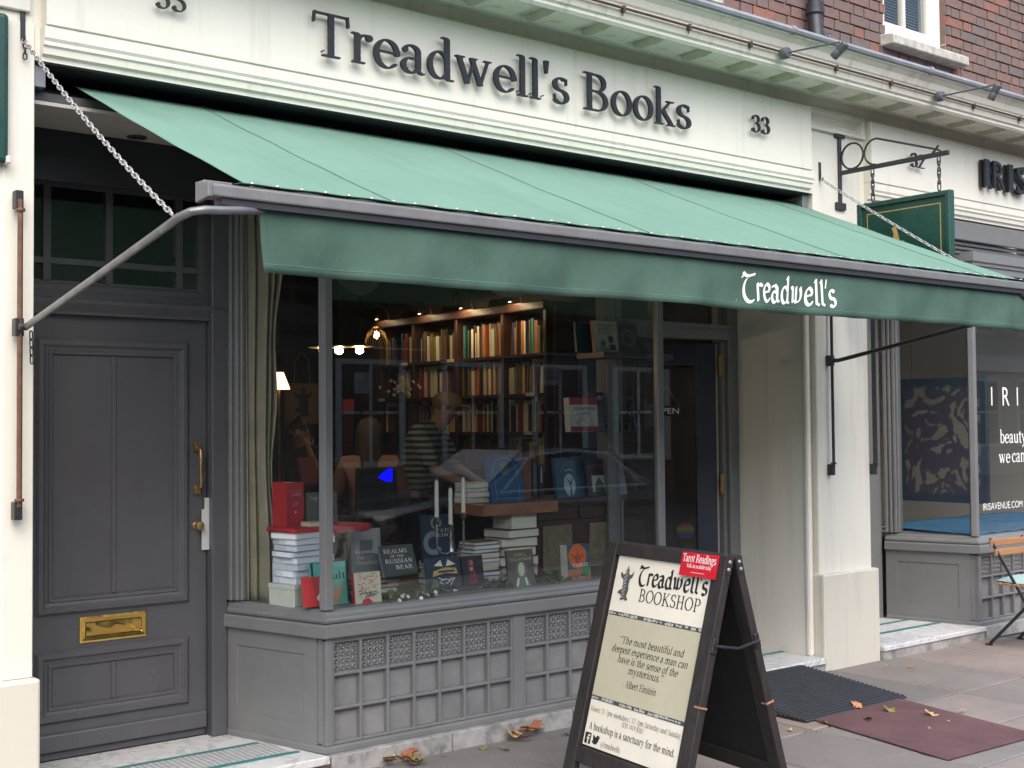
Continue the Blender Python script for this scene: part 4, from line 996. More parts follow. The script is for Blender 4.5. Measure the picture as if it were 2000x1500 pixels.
# ------------------------------------------------------------------ chains
lk = MB(); n = 16; ring = []
for k in range(n + 1):
    a = 2 * math.pi * k / n; ring.append((math.cos(a) * .009, math.sin(a) * .009 + (.0125 if math.sin(a) > 1e-6 else -.0125 if math.sin(a) < -1e-6 else 0), 0))
lk.tube(ring, .0036, 6, caps=False); link_me = lk.mesh('chain_link', True); link_me.materials.append(MAT['zinc'])
lkd = lk.mesh('chain_link', True); lkd.materials.append(MAT['iron'])
def chain(label, a, b, sag=.02, plate=True, me=None, pitch=.030, scale=.82, group=None):
    a, b = Vector(a), Vector(b); t = thing('chain', label, 'chain', a, (0, 0, 0), group)
    L = (b - a).length; N = max(3, int(L / pitch)); me = me or link_me
    pos = lambda s: (b - a) * s + Vector((0, 0, -sag * 4 * s * (1 - s)))
    for i in range(N):
        s = (i + .5) / N; d = (pos(min(1, s + .01)) - pos(max(0, s - .01))).normalized()
        q = d.to_track_quat('Y', 'Z') @ Euler((0, R(90 if i % 2 else 0) + .5, 0)).to_quaternion()
        o = link('link', me, t, pos(s)); o.rotation_euler = q.to_euler(); o.scale = (scale, scale * L / N / .030, scale)
    if plate:
        MB().obox((0, .010, .055), (.010, 0, 0), (0, .004, 0), (0, 0, .06)).tube([(0, .008, .0), (0, -.012, -.004), (0, -.014, .012)], .005, 6).obj('hook_plate', MAT['iron'], t, bevel=.001)
    return t
chain('pale zinc chain running from the left pillar down to the awning arm', (1.602, .035, 3.165), (1.606, -1.40, 2.262), .025)
chain('zinc chain from the right pillar down behind the awning edge', (6.722, .035, 3.195), (6.765, -1.40, 2.262), .02)
chain('short dark loose chain dangling from the left awning pivot', (1.612, -.04, 1.985), (1.615, -.042, 1.86), 0, False, lkd, .028)
chain('two dangling spare links at the top hook of the left chain', (1.606, .028, 3.15), (1.606, .028, 3.085), 0, False, lkd, .032)

# ------------------------------------------------------------------ hanging sign on its bracket
XS = 6.93
bk = thing('sign_bracket', 'black wrought iron bracket with two scroll rings projecting from the pillar', 'bracket', (XS, .045, 3.26))
b = MB().box(-.014, .014, -.012, .004, -.22, .26)
for z in (-.222, .262): b.box(-.05, .05, -.016, .0045, z - .024, z + .024)
b.obj('wall_strap', MAT['iron'], bk, bevel=.002)
MB().box(-.011, .011, -.815, -.0125, -.014, .014).obj('beam', MAT['iron'], bk, bevel=.002)
def circ(cy, cz, r, a0, a1, n=26): return [(0, cy + r * math.cos(R(a0 + (a1 - a0) * k / n)), cz + r * math.sin(R(a0 + (a1 - a0) * k / n))) for k in range(n + 1)]
MB().tube(circ(-.105, .1, .085, 0, 360), .007, 6, False).obj('scroll_ring', MAT['iron'], bk, smooth=True)
sc = circ(-.285, .098, .085, 300, 90, 20); sc = circ(-.285, .098, .084, -70, 0, 6)[:0] + circ(-.285, .098, .084, -90, 90, 18)
sc = [(0, -.285 + .084 * math.cos(R(a)), .098 + .084 * math.sin(R(a))) for a in range(-90, 91, 10)]
sc = [(x, y, z) for x, y, z in sc] + [(0, -.30, .181), (0, -.74, .03), (0, -.765, .012)]
MB().tube(sc, .007, 6).obj('scroll_stay', MAT['iron'], bk, smooth=True)
MB().tube([(0, -.70, .01), (0, -.745, .055)], .008, 6).obj('spike', MAT['iron'], bk)
for yy, nm in ((-.215, 'small black chain nearest the pillar holding the green hanging sign'), (-.700, 'small black chain at the outer end of the sign bracket')):
    chain(nm, (XS, yy, 3.245), (XS, yy, 3.045), 0, False, lkd, .036, 1.1)
hs_ = thing('hanging_sign', 'dark green hanging sign with thin gold border, half hidden by the awning', 'sign', (XS, -.45, 2.35))
MB().box(-.012, .012, -.31, .325, .03, .64).obj('board', MAT['green_board'], hs_)
fm = MB()
for s in (-1, 1): rframe(fm, lambda y, z, o: (s * o, y, z), -.335, .345, 0, .675, [(0, 0), (0, .024), (.008, .028), (.028, .028), (.036, .014), (.04, 0)])
fm.obj('frame', MAT['green_board'], hs_)
gl_ = MB(); rframe(gl_, lambda y, z, o: (-.0125 - o, y, z), -.265, .275, .07, .605, [(0, 0), (0, .001), (.006, .001), (.006, 0)]); gl_.obj('gold_border', MAT['gold'], hs_)
fg = [(-.02, .05), (.03, .06), (.05, .15), (.075, .22), (.05, .25), (.06, .33), (.09, .36), (.06, .40), (.045, .45), (.06, .49), (.03, .50), (.015, .46), (.0, .40), (-.03, .40), (-.055, .36), (-.075, .345), (-.05, .33), (-.02, .30), (-.03, .22), (-.05, .15)]
pg = MB()
for t3 in fill([fg if area(fg) > 0 else fg[::-1]]): pg.add([(-.0145, .03 + p[0], p[1]) for p in t3], [(0, 2, 1)])
pg.obj('gold_emblem', MAT['gold'], hs_, fix=False)

# ------------------------------------------------------------------ spot lamps on the cornice
for (px, py, lab, hd_) in ((1527, 106, 'small grey spot lamp on a thin arm left of the upstairs window', (.10, -.62, .50)), (1829, 190, 'small grey spot lamp on a thin arm below the upstairs window', (.05, -.45, .80))):
    c = at(px, py, -.375); t = thing('spot_lamp', lab, 'lamp', c, group='spot lamps on the cornice')
    gm_ = pm('grey_lamp_metal', (.095, .10, .105), .45, .15, 9, .05, 60, .2)
    MB().lathe([(.030, .012), (.034, .004), (.034, -.03), (.028, -.04)][::-1], 18, (0, -.012, 0), (0, 1, 0)).obj('base', gm_, t, smooth=True)
    ex = atx(px + 113, py - 24, c.x) - c
    MB().tube([(0, -.03, .0), (0, ex.y, ex.z)], .0055, 8).obj('arm', gm_, t, smooth=True)
    d = Vector(hd_).normalized(); o = Vector((0, ex.y, ex.z - .045))
    MB().lathe([(.020, -.055), (.024, -.05), (.0245, -.01), (.0235, -.008), (.0235, -.004), (.0245, -.002), (.0245, .045), (.020, .05)], 16, o, d).tube([(0, ex.y, ex.z), (0, ex.y + .004, ex.z - .03)], .005, 6).obj('lamp_head', gm_, t, smooth=True)

# ------------------------------------------------------------------ green notice at the left edge
gs = thing('sign_board', 'dark green board fixed high on the left pillar, cut by the picture edge', 'sign', (1.27, .02, 2.65))
MB().box(-.26, .268, -.02, .028, 0, .60).obj('board', MAT['green_board'], gs, bevel=.02, seg=3)
MB().box(.255, .274, -.028, .02, .0, .03).obj('corner_bracket', MAT['plate'], gs, bevel=.003)

# ------------------------------------------------------------------ A-board
AB = thing('a_board', "dark wooden A-board with cream poster reading Treadwell's Bookshop", 'a-board', (3.832, -1.357, 0), (0, 0, -1.689))
AW_, AL, AT = .791, 1.12, .260
ast, act = math.sin(AT), math.cos(AT)
def af(u, v, o, back=False):
    sg = -1 if back else 1
    return Vector((u - AW_ / 2, sg * (-(AL - v) * ast - (o + .0365) * act), v * act + o * ast))
def abox(mb, u0, u1, v0, v1, o0, o1, back=False):
    P = [af(u, v, o, back) for o in (o0, o1) for u, v in ((u0, v0), (u1, v0), (u1, v1), (u0, v1))]
    return mb.add(P, [(0, 3, 2, 1), (4, 5, 6, 7), (0, 1, 5, 4), (1, 2, 6, 5), (2, 3, 7, 6), (3, 0, 4, 7)])
for bk_ in (False, True):
    for u0, u1 in ((0, .072), (AW_ - .072, AW_)):
        s_ = abox(MB(), u0, u1, .009 if not bk_ else .009, AL - .004, -.036, .0, bk_).obj('leg', MAT['aboard'], AB, bevel=.004, seg=2)
    abox(MB(), .0725, AW_ - .0725, AL - .058, AL - .004, -.034, -.001, bk_).obj('top_rail', MAT['aboard'], AB, bevel=.004)
    abox(MB(), .0725, AW_ - .0725, .165, .235, -.034, -.002, bk_).obj('bottom_rail', MAT['aboard'], AB, bevel=.004)
    abox(MB(), .0725, AW_ - .0725, .2355, AL - .0585, -.026, -.018 if not bk_ else -.010, bk_).obj('backing_panel', pm('black_backing_board', (.012, .012, .014), .6, .2, 6), AB)
poster = abox(MB(), .088, .714, .244, 1.062, -.0178, -.0145).obj('poster', pm('cream_poster', (.71, .67, .56), .5, .06, 7), AB)
mid = abox(MB(), .0885, .7135, .452, .804, -.0144, -.0138).obj('quote_panel', pm('khaki_print', (.46, .43, .31), .5, .07, 5), poster)
AFR = lambda u, v, o=-.0130: frame(af(u, v, o), (1, 0, 0), af(0, 1, 0) - af(0, 0, 0))
def aprint(s, u, v, width, size, nm='poster_text', mat=None, **k):
    return put(text_mb(s, width=width, size=size, **k), nm, mat or MAT['black_print'], poster, AFR(u, v))
aprint("Treadwell's", .245, .950, .455, .118, font='uncial', style=UNCIAL, res=70)
aprint('BOOKSHOP', .276, .880, .40, .082, style=(.042, .016, 10, .026), res=50)
qs = [('“The most beautiful and', .205, .694, .425), ('deepest experience a man can', .163, .654, .502), ('have is the sense of the', .217, .614, .398), ('mysterious.”', .302, .576, .228)]
for s_, u, v, wd in qs: aprint(s_, u, v, wd, .047, style=ITAL, res=36, shear=.16)
aprint('- Albert Einstein', .284, .519, .222, .046, style=BOOK, res=30)
ft = pm('grey_print', (.09, .085, .08), .6, .1)
aprint('Hours: 11-7pm weekdays | 12-7pm Saturday and Sunday', .100, .388, .60, .034, mat=ft, style=(.04, .016, 20, .026), res=28)
aprint('020 7419 8507', .33, .361, .146, .031, mat=ft, style=(.04, .016, 20, .026), res=28)
aprint('A bookshop is a sanctuary for the mind.', .112, .313, .572, .046, style=BOOK, res=32)
aprint('@treadwells', .212, .257, .136, .038, mat=ft, style=(.04, .016, 20, .026), res=28)
fq = MB().add([(0, 0, 0), (.042, 0, 0), (.042, .046, 0), (0, .046, 0)], [(0, 1, 2, 3)])
put(fq, 'social_mark', MAT['black_print'], poster, AFR(.098, .252))
fl_ = MB()
for x0, x1, y0, y1 in ((.020, .028, .0, .03), (.014, .035, .019, .025), (.020, .024, .03, .036), (.022, .036, .032, .039)): fl_.add([(x0, y0, 0), (x1, y0, 0), (x1, y1, 0), (x0, y1, 0)], [(0, 1, 2, 3)])
put(fl_, 'social_mark', pm('cream_poster', (.7, .66, .55)), poster, AFR(.098, .252, -.0124))
bird = [(.0, .012), (.012, .004), (.03, .004), (.042, .016), (.046, .030), (.052, .036), (.045, .037), (.049, .043), (.041, .041), (.032, .043), (.026, .036), (.026, .032), (.014, .036), (.004, .042), (.003, .032), (.008, .026), (.003, .026), (.008, .018), (.004, .016)]
bm = MB()
for t3 in fill([bird if area(bird) > 0 else bird[::-1]]): bm.add([(p[0], p[1], 0) for p in t3], [(0, 1, 2)])
put(bm, 'social_mark', MAT['black_print'], poster, AFR(.150, .254))
# ornamental strips: dark band set with uneven pale lozenges
so = random.Random(9)
for v0 in (.804, .438):
    put(MB().add([(0, 0, 0), (.625, 0, 0), (.625, .017, 0), (0, .017, 0)], [(0, 1, 2, 3)]), 'ornament_strip', pm('strip_ink', (.06, .065, .065), .6), poster, AFR(.0887, v0, -.0128))
    om = MB(); xx = .004
    while xx < .612:
        wd = so.uniform(.006, .02)
        if so.random() < .8:
            y0, y1 = so.uniform(.001, .006), so.uniform(.010, .016); sk = so.uniform(-.004, .004)
            om.add([(xx, y0, 0), (xx + wd, y0, 0), (xx + wd + sk, y1, 0), (xx + sk, y1, 0)], [(0, 1, 2, 3)])
        xx += wd + so.uniform(.001, .005)
    tag(put(om, 'ornament_strip', pm('strip_pale', (.42, .42, .40), .6), poster, AFR(.0887, v0, -.0122)), kind='stuff')
# small engraved figure: crowned robed figure with raised arms
eng = [[(-.006, .14), (.0, .152), (.006, .14), (.012, .128), (.011, .118), (.022, .112), (.034, .118), (.040, .132), (.044, .118), (.036, .100), (.024, .094), (.022, .072), (.026, .046), (.020, .020), (.034, .006), (.020, .0), (.004, .006), (-.014, -.002), (-.022, .006), (-.010, .016), (-.024, .024), (-.046, .030), (-.034, .044), (-.020, .046), (-.018, .070), (-.022, .092), (-.036, .096), (-.046, .112), (-.040, .124), (-.030, .112), (-.018, .112), (-.012, .120), (-.012, .130)]]
em_ = MB()
for t3 in fill([l if area(l) > 0 else l[::-1] for l in eng]): em_.add([(p[0], p[1], 0) for p in t3], [(0, 1, 2)])
put(em_, 'engraving', pm('engraving_ink', (.075, .075, .075), .6), poster, AFR(.170, .872))
eh = MB()
for i in range(26):
    y0 = .008 + i * .0052; x0 = -.014 + .006 * math.sin(i * 2.1); L_ = .008 + .012 * abs(math.sin(i * 1.7))
    eh.add([(x0, y0, 0), (x0 + L_, y0 + .002, 0), (x0 + L_, y0 + .0042, 0), (x0, y0 + .0022, 0)], [(0, 1, 2, 3)])
put(eh, 'engraving', pm('strip_pale', (.42, .42, .40)), poster, AFR(.170, .872, -.0125))
# red card, hinge, stay, screws
rc = thing('card_sign', 'small red card reading Tarot Readings clipped to the top right of the A-board', 'card', (3.832, -1.357, 0), (0, 0, -1.689))
abox(MB(), .532, .752, 1.016, 1.112, .003, .0085).obj('card', pm('red_card', (.50, .012, .025), .4, .05), rc)
CF = lambda u, v: frame(af(u, v, .0093), (1, 0, 0), af(0, 1, 0) - af(0, 0, 0))
put(text_mb('Tarot Readings', width=.205, size=.050, style=(.045, .018, 12, .028), res=40), 'card_text', MAT['white_print'], rc, CF(.540, 1.073))
put(text_mb('Walk-ins available today', width=.15, size=.026, style=BOOK, res=28), 'card_text', MAT['white_print'], rc, CF(.572, 1.05))
put(MB().add([(0, 0, 0), (.08, 0, 0), (.08, .004, 0), (0, .004, 0)], [(0, 1, 2, 3)]), 'card_text', pm('pink_print', (.6, .25, .25), .6), rc, CF(.605, 1.03))
for bk_ in (False, True):
    sx_ = AW_ + .0005
    pl_ = [af(sx_, AL - .004, -.034, bk_), af(sx_, AL - .004, -.002, bk_), af(sx_, AL - .075, -.004, bk_), af(sx_, AL - .075, -.032, bk_)]
    MB().add([p for p in pl_] + [p + Vector((.0025, 0, 0)) for p in pl_], [(0, 1, 2, 3), (7, 6, 5, 4), (0, 1, 5, 4), (1, 2, 6, 5), (2, 3, 7, 6), (3, 0, 4, 7)]).obj('hinge_plate', MAT['aboard'], AB)
    for v in (AL - .025, AL - .055, .04):
        MB().lathe([(.0075, 0), (.006, .003), (.003, .004)], 10, af(AW_ + .003 if v > .5 else AW_, v, -.018, bk_), (1, 0, 0)).obj('screw', MAT['zinc'], AB, smooth=True)
p0, p1 = af(AW_ + .014, .765, -.012), af(AW_ + .014, .765, -.012, True)
pm_ = (p0 + p1) / 2 + Vector((0, 0, -.02))
MB().tube([p0, p0 + (pm_ - p0) * .12, pm_ + Vector((0, 0, .0)), p1 + (pm_ - p1) * .12, p1], .006, 7).obj('stay_hook', MAT['iron'], AB, smooth=True)
for bk_ in (False, True):
    abox(MB(), AW_ - .001, AW_ + .008, .735, .795, -.030, -.004, bk_).obj('stay_plate', MAT['iron'], AB, bevel=.002)
ob = pm('orange_tape_tag', (.36, .18, .10), .7, .2)
for (v, bk_) in ((.52, False), (.50, True)): abox(MB(), AW_ - .03, AW_ + .004, v, v + .007, -.0365, .0012, bk_).obj('tape_tag', ob, AB)

# ------------------------------------------------------------------ mats on the pavement
RM = thing('rubber_ramp_mat', 'black ribbed rubber ramp mat sloping up to the bookshop doorstep', 'mat', (5.85, -.42, 0))
mx0, mx1 = 5.42, 6.34
rb = MB().prism([(-.80, .004), (-.80, .014), (-.045, .086), (-.03, .086), (-.03, .004)], lambda u, v, h: (h - 5.85, u + .42, v), mx0, mx1).obj('ramp_body', MAT['rubber'], RM, bevel=.006)
for i in range(24):
    y = -.778 + i * .0305; z = .014 + (y + .80) * .0954
    MB().tube([(mx0 - 5.85 - .004, y + .42, max(.012, z - .022)), (mx0 - 5.85 + .03, y + .42, z), (mx1 - 5.85 - .012, y + .42, z)], .0085, 6).obj('rib', MAT['rubber'], RM, smooth=True)
M2 = [atz(1592, 1409, 0), atz(1752, 1366, 0), atz(2030, 1438, 0), atz(1850, 1487, 0)]
cx = sum((p for p in M2), Vector()) / 4
MB().prism([(p.x - cx.x, p.y - cx.y) for p in M2], lambda u, v, h: (u, v, h), .002, .010).obj('floor_mat', MAT['redmat'], loc=(cx.x, cx.y, 0), bevel=.002)
tag(D.objects['floor_mat'], 'flat maroon rubber matting laid on the paving in front of the ramp', 'mat')

# ------------------------------------------------------------------ fallen leaves
def leaf_mesh(seed):
    q = random.Random(seed); pts = []; n = 11
    for k in range(n):
        a = 2 * math.pi * k / n; r = .5 * (1 + .35 * math.cos(5 * a + q.random())) * q.uniform(.8, 1.1); pts.append((r * math.cos(a), r * .75 * math.sin(a)))
    c1, c2 = q.uniform(.5, 1.4), q.uniform(-.6, .9)
    zf = lambda x, y: .28 * c1 * x * x + .3 * c2 * y * y + .12 * math.sin(5 * x + seed) + .1
    mb = MB().add([(0, 0, zf(0, 0))] + [(x * .55, y * .55, zf(x * .55, y * .55)) for x, y in pts] + [(x, y, zf(x, y)) for x, y in pts],
                  [(0, 1 + k, 1 + (k + 1) % n) for k in range(n)] + [(1 + k, 1 + n + k, 1 + n + (k + 1) % n, 1 + (k + 1) % n) for k in range(n)])
    return mb.mesh('leaf', True, fix=False)
lmats = [pm('leaf_%d' % i, c, .7, .3, 3, .2, 20) for i, c in enumerate([(.46, .20, .09), (.38, .15, .07), (.52, .29, .15), (.30, .12, .06), (.52, .36, .14), (.24, .22, .06)])]
lmes = []
for i in range(12):
    m = leaf_mesh(i); m.materials.append(lmats[i % 6]); lmes.append(m)
ql = random.Random(21)
spots = [(1030, 1440, 13, 26, 'crumpled brown leaf in the heap by the kerbstone beside the A-board'), (792, 1489, 16, 30, 'curled dry leaf in the heap on the paving below the bay window'), (945, 1462, 1, 0, 'greenish yellow leaf alone on the dark paving below the stall grid'), (985, 1463, 1, 0, 'small brown leaf just right of the greenish leaf'), (815, 1436, 1, 0, 'brown leaf resting on the kerb ledge under the stall grid'),
         (895, 1460, 1, 0, 'thin reddish leaf stalk on paving between two leaf heaps'), (862, 1478, 2, 8, 'tiny pale leaf scrap right of the large heap'), (700, 1496, 2, 14, 'brown leaf at the bottom edge below the bay corner'), (1105, 1435, 1, 0, 'small leaf beside the foot of the A-board'),
         (1672, 1385, 1, 0, 'orange leaf at the front edge of the ribbed ramp mat'), (1737, 1391, 1, 0, 'largest tan leaf on the maroon matting'), (1818, 1399, 1, 0, 'tan leaf in the middle of the maroon matting'), (1696, 1409, 1, 0, 'pale leaf near the left edge of the maroon matting'), (1880, 1393, 1, 0, 'long tan leaf on the far edge of the maroon matting'), (1815, 1427, 1, 0, 'small tan scrap lower on the maroon matting'), (1609, 1414, 1, 0, 'tan leaf at the near left corner of the matting'),
         (1577, 1428, 1, 0, 'pale leaf on grey slab left of the matting'), (1543, 1426, 1, 0, 'small leaf on grey slab beside the A-board leg'), (1510, 1424, 1, 0, 'thin leaf right beside the A-board back leg'), (1677, 1442, 1, 0, 'white leaf scrap beside the near edge of the matting'), (1779, 1303, 1, 0, 'brown leaf on paving by the white plinth'), (1814, 1337, 1, 0, 'white scrap on the grey slab behind the matting'), (1733, 1301, 1, 0, 'dark leaf at the foot of the white plinth'), (1852, 1413, 1, 0, 'tiny pink scrap on the maroon matting'), (1594, 1436, 1, 0, 'tiny pale scrap on the slab before the matting')]
li = 0
for px, py, cnt, sp, lab in spots:
    for k in range(cnt):
        p = atz(px + ql.uniform(-sp, sp) * 1.2, py + ql.uniform(-sp, sp) * .35, .09 if py == 1436 else 0.004)
        big = cnt > 3 or px in (1737, 1672, 1818)
        s_ = ql.uniform(.055, .092) if cnt > 3 else (.075 if big else ql.uniform(.035, .06))
        if 'scrap' in lab or 'tiny' in lab: s_ = .02
        o = link('fallen_leaf', lmes[(li * 5 + 2) % 12 if 'green' not in lab else 5], None, (p.x, p.y, p.z + (.012 if px > 1590 and py < 1440 and py > 1380 else 0) + (ql.uniform(.008, .04) if cnt > 3 else 0)), (ql.uniform(-.3, .3), ql.uniform(-.3, .3), ql.uniform(0, 6.3)), (s_, s_, s_ * ql.uniform(.7, 1.3)))
        if 'white' in lab or 'pale' in lab and s_ < .03: pass
        tag(o, lab, 'leaf', 'leaves of this heap ' + str(px) if cnt > 1 else 'fallen leaves'); li += 1
# ------------------------------------------------------------------ inside the bookshop
FZ = .095
def struct(mb, name, mat, **k): return tag(mb.obj(name, mat, **k), kind='structure')
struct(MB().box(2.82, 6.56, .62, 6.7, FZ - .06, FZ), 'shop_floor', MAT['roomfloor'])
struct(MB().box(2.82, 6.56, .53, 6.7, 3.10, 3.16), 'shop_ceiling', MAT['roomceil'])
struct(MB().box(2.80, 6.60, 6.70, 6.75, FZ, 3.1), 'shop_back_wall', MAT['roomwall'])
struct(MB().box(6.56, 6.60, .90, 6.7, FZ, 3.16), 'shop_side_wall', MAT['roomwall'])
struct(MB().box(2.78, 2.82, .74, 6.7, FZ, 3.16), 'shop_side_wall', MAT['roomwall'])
PZ_ = .737
struct(MB().prism([(2.89, .72), (3.05, .075), (5.17, .075), (5.34, .72), (5.34, 1.0), (2.89, 1.0)], lambda u, v, h: (u, v, h), .70, PZ_).box(2.89, 5.34, .96, 1.0, FZ, .6995), 'display_platform', MAT['darkwood'])

# ---- books
_covers = {}
def cm(c, rough=.42):
    key = tuple(round(x, 3) for x in c)
    if key not in _covers: _covers[key] = pm('cover_%d' % len(_covers), c, rough, .1, 9, .05, 60)
    return _covers[key]
RN = random.Random(31)
def book(label, px0, px1, pt, pb, Y, cover, T=.025, lean=6, yaw=0, art=(), pages=None, spine=None, base=None, name='book'):
    """a book standing with its front to the street; pixel box of the front face on the plane y = Y"""
    a, b = at(px0, pb, Y), at(px1, pb, Y); W = (b.x - a.x) / max(.5, math.cos(R(yaw))); z0 = a.z if base is None else base
    H = (at((px0 + px1) / 2, pt, Y).z - z0) / math.cos(R(lean))
    r = thing(name, label, 'book', ((a.x + b.x) / 2, Y, z0), (R(-lean), 0, R(yaw)))
    c = MB().box(-W / 2, W / 2, 0, .0025, 0, H).box(-W / 2, W / 2, T - .0025, T, 0, H).box(-W / 2 - .001, -W / 2 + .0025, .0026, T - .0026, 0, H)
    c.obj('cover', cm(cover), r)
    if spine is not None: MB().box(-W / 2 - .0025, -W / 2 - .0011, 0, T, 0, H).obj('spine', cm(spine), r)
    MB().box(-W / 2 + .003, W / 2 - .003, .0027, T - .0027, .003, H - .003).obj('pages', pages or MAT['paper'], r)
    fr = Matrix.Translation((-W / 2, -.0006, 0)) @ Euler((R(90), 0, 0)).to_matrix().to_4x4()
    lift = 0
    for it in art:
        lift += .0004; k = it[0]
        if k == 'r':
            _, u0, u1, v0, v1, col = it; m = MB().add([(u0 * W, v0 * H, 0), (u1 * W, v0 * H, 0), (u1 * W, v1 * H, 0), (u0 * W, v1 * H, 0)], [(0, 1, 2, 3)])
        elif k == 'd':
            _, u, v, rr, col = it[:5]; e = it[5] if len(it) > 5 else 1.0
            m = MB().add([(u * W + rr * W * math.cos(2 * math.pi * q / 20), v * H + rr * W * e * math.sin(2 * math.pi * q / 20), 0) for q in range(20)], [tuple(range(20))])
        elif k == 'ring':
            _, u, v, r0, r1, a0, a1, col = it; n = 20; m = MB()
            m.add([(u * W + rr * W * math.cos(R(a0 + (a1 - a0) * q / n)), v * H + rr * W * math.sin(R(a0 + (a1 - a0) * q / n)), 0) for q in range(n + 1) for rr in (r0, r1)], [(2 * q, 2 * q + 1, 2 * q + 3, 2 * q + 2) for q in range(n)])
        elif k == 'p':
            _, pts, col = it; l = [(u * W, v * H) for u, v in pts]; m = MB()
            for t3 in fill([l if area(l) > 0 else l[::-1]]): m.add([(p[0], p[1], 0) for p in t3], [(0, 1, 2)])
        elif k == 't':
            _, s, u, v, wd, col = it[:6]; sz = (it[6] if len(it) > 6 else .1) * H
            m = text_mb(s, width=wd * W, size=sz / .66, style=(.05, .02, 12, .03), res=34, align='C'); m.v = [(x + u * W, y + v * H, z) for x, y, z in m.v]
        elif k == 's':
            _, s, u, v, wd, col = it[:6]; sz = (it[6] if len(it) > 6 else .1) * H
            m = sans_mb(s, sz / .7, 'C', wd * W); m.v = [(x + u * W, y + v * H, z) for x, y, z in m.v]
        elif k == 'scr':      # illegible engraving: many thin strokes
            _, u0, u1, v0, v1, n, col = it; m = MB()
            for _i in range(n):
                x, y = RN.uniform(u0, u1) * W, RN.uniform(v0, v1) * H; an = RN.uniform(0, 3.1); L_ = RN.uniform(.04, .12) * W; tt = .010 * W; dx_, dy_ = math.cos(an) * L_, math.sin(an) * L_
                x = min(max(x, abs(dx_)), W - abs(dx_)); y = min(max(y, abs(dy_)), H - abs(dy_))
                m.add([(x - dx_, y - dy_ - tt, 0), (x + dx_, y + dy_ - tt, 0), (x + dx_, y + dy_ + tt, 0), (x - dx_, y - dy_ + tt, 0)], [(0, 1, 2, 3)])
        put(m, 'cover_print', cm(col, .5), r, fr @ Matrix.Translation((0, 0, lift)))
    return r
WHT, BLK, GLD, CRM = (.72, .71, .68), (.015, .015, .02), (.50, .33, .12), (.66, .62, .50)
book('red paperback with a white fox head leaning at the bay corner', 597, 648, 1127, 1187, .13, (.42, .035, .04), .02, 10, art=[('t', 'PARALLEL', .5, .80, .7, (.2, .03, .03), .08), ('t', 'HELLS', .55, .64, .5, (.2, .03, .03), .08), ('p', [(.45, .28), (.55, .42), (.62, .36), (.75, .44), (.9, .34), (.86, .2), (.7, .12), (.52, .16)], WHT)], spine=(.5, .06, .05))
book('turquoise book with a hand on its cover, behind the corner post', 612, 684, 1099, 1186, .20, (.09, .42, .36), .02, 8, art=[('r', 0, .06, 0, 1, BLK), ('r', .94, 1, .05, 1, BLK), ('t', 'Cult', .62, .6, .6, BLK, .16), ('p', [(.5, .05), (.75, .05), (.78, .3), (.86, .5), (.8, .52), (.72, .36), (.66, .46), (.6, .34), (.5, .4), (.47, .34), (.52, .22)], (.42, .25, .14))])
book('cream paperback with red line drawing and red spine in the front row', 695, 746, 1118, 1183, .12, (.60, .56, .44), .022, 7, art=[('scr', .12, .9, .42, .95, 46, (.5, .08, .06)), ('scr', .14, .9, .22, .40, 34, BLK), ('p', [(.2, .0), (.3, .16), (.5, .2), (.62, .1), (.7, 0)], (.55, .04, .05))], spine=(.55, .04, .06))
book('dark grey book titled Realms of the Russian Bear leaning back', 752, 818, 1066, 1128, .32, (.055, .06, .06), .012, 22, art=[('t', 'REALMS', .45, .74, .7, WHT, .13), ('t', 'OF THE', .48, .60, .4, WHT, .08), ('t', 'RUSSIAN', .5, .42, .82, WHT, .13), ('t', 'BEAR', .62, .22, .5, WHT, .13)], spine=(.25, .3, .34))
book('grey book titled Beyond the Threshold standing on a small stack', 688, 745, 983, 1074, .48, (.30, .31, .32), .03, 3, art=[('r', .12, .88, .45, .93, (.38, .39, .40)), ('r', .28, .72, .42, .75, (.17, .18, .19)), ('s', 'Beyond', .42, .46, .62, WHT, .09), ('s', 'the', .26, .34, .26, WHT, .09), ('s', 'Threshold', .5, .22, .8, WHT, .09)], spine=(.5, .49, .44))
book('dark blue book with a coiled grey serpent behind the candles', 826, 890, 972, 1066, .52, (.016, .03, .055), .02, 5, art=[('ring', .34, .40, .16, .30, 60, 330, (.22, .25, .27)), ('ring', .45, .82, .10, .16, -40, 250, (.25, .28, .28)), ('t', 'VATE', .66, .62, .5, CRM, .07), ('t', 'EIN', .64, .52, .36, CRM, .07)])
book('dark book with a tan banner and flowers beneath the candles', 840, 903, 1089, 1151, .14, (.018, .028, .045), .03, 10, art=[('p', [(.12, .38), (.5, .48), (.9, .42), (.86, .62), (.5, .66), (.15, .56)], GLD), ('p', [(.18, .74), (.45, .7), (.4, .92)], CRM), ('p', [(.85, .74), (.55, .7), (.62, .92)], CRM), ('r', .3, .8, .5, .56, BLK), ('scr', .3, .75, .12, .3, 14, CRM)], spine=(.05, .09, .12))
book('dark book showing a figure in a red dress', 906, 947, 1086, 1146, .2, (.022, .02, .026), .02, 9, art=[('d', .42, .76, .12, (.3, .17, .12)), ('p', [(.3, .7), (.55, .68), (.62, .4), (.7, .05), (.25, .05), (.34, .4)], (.16, .02, .025)), ('r', .36, .5, .5, .62, (.4, .26, .2)), ('p', [(.3, .85), (.42, .9), (.35, .55), (.25, .5)], (.2, .03, .03))])
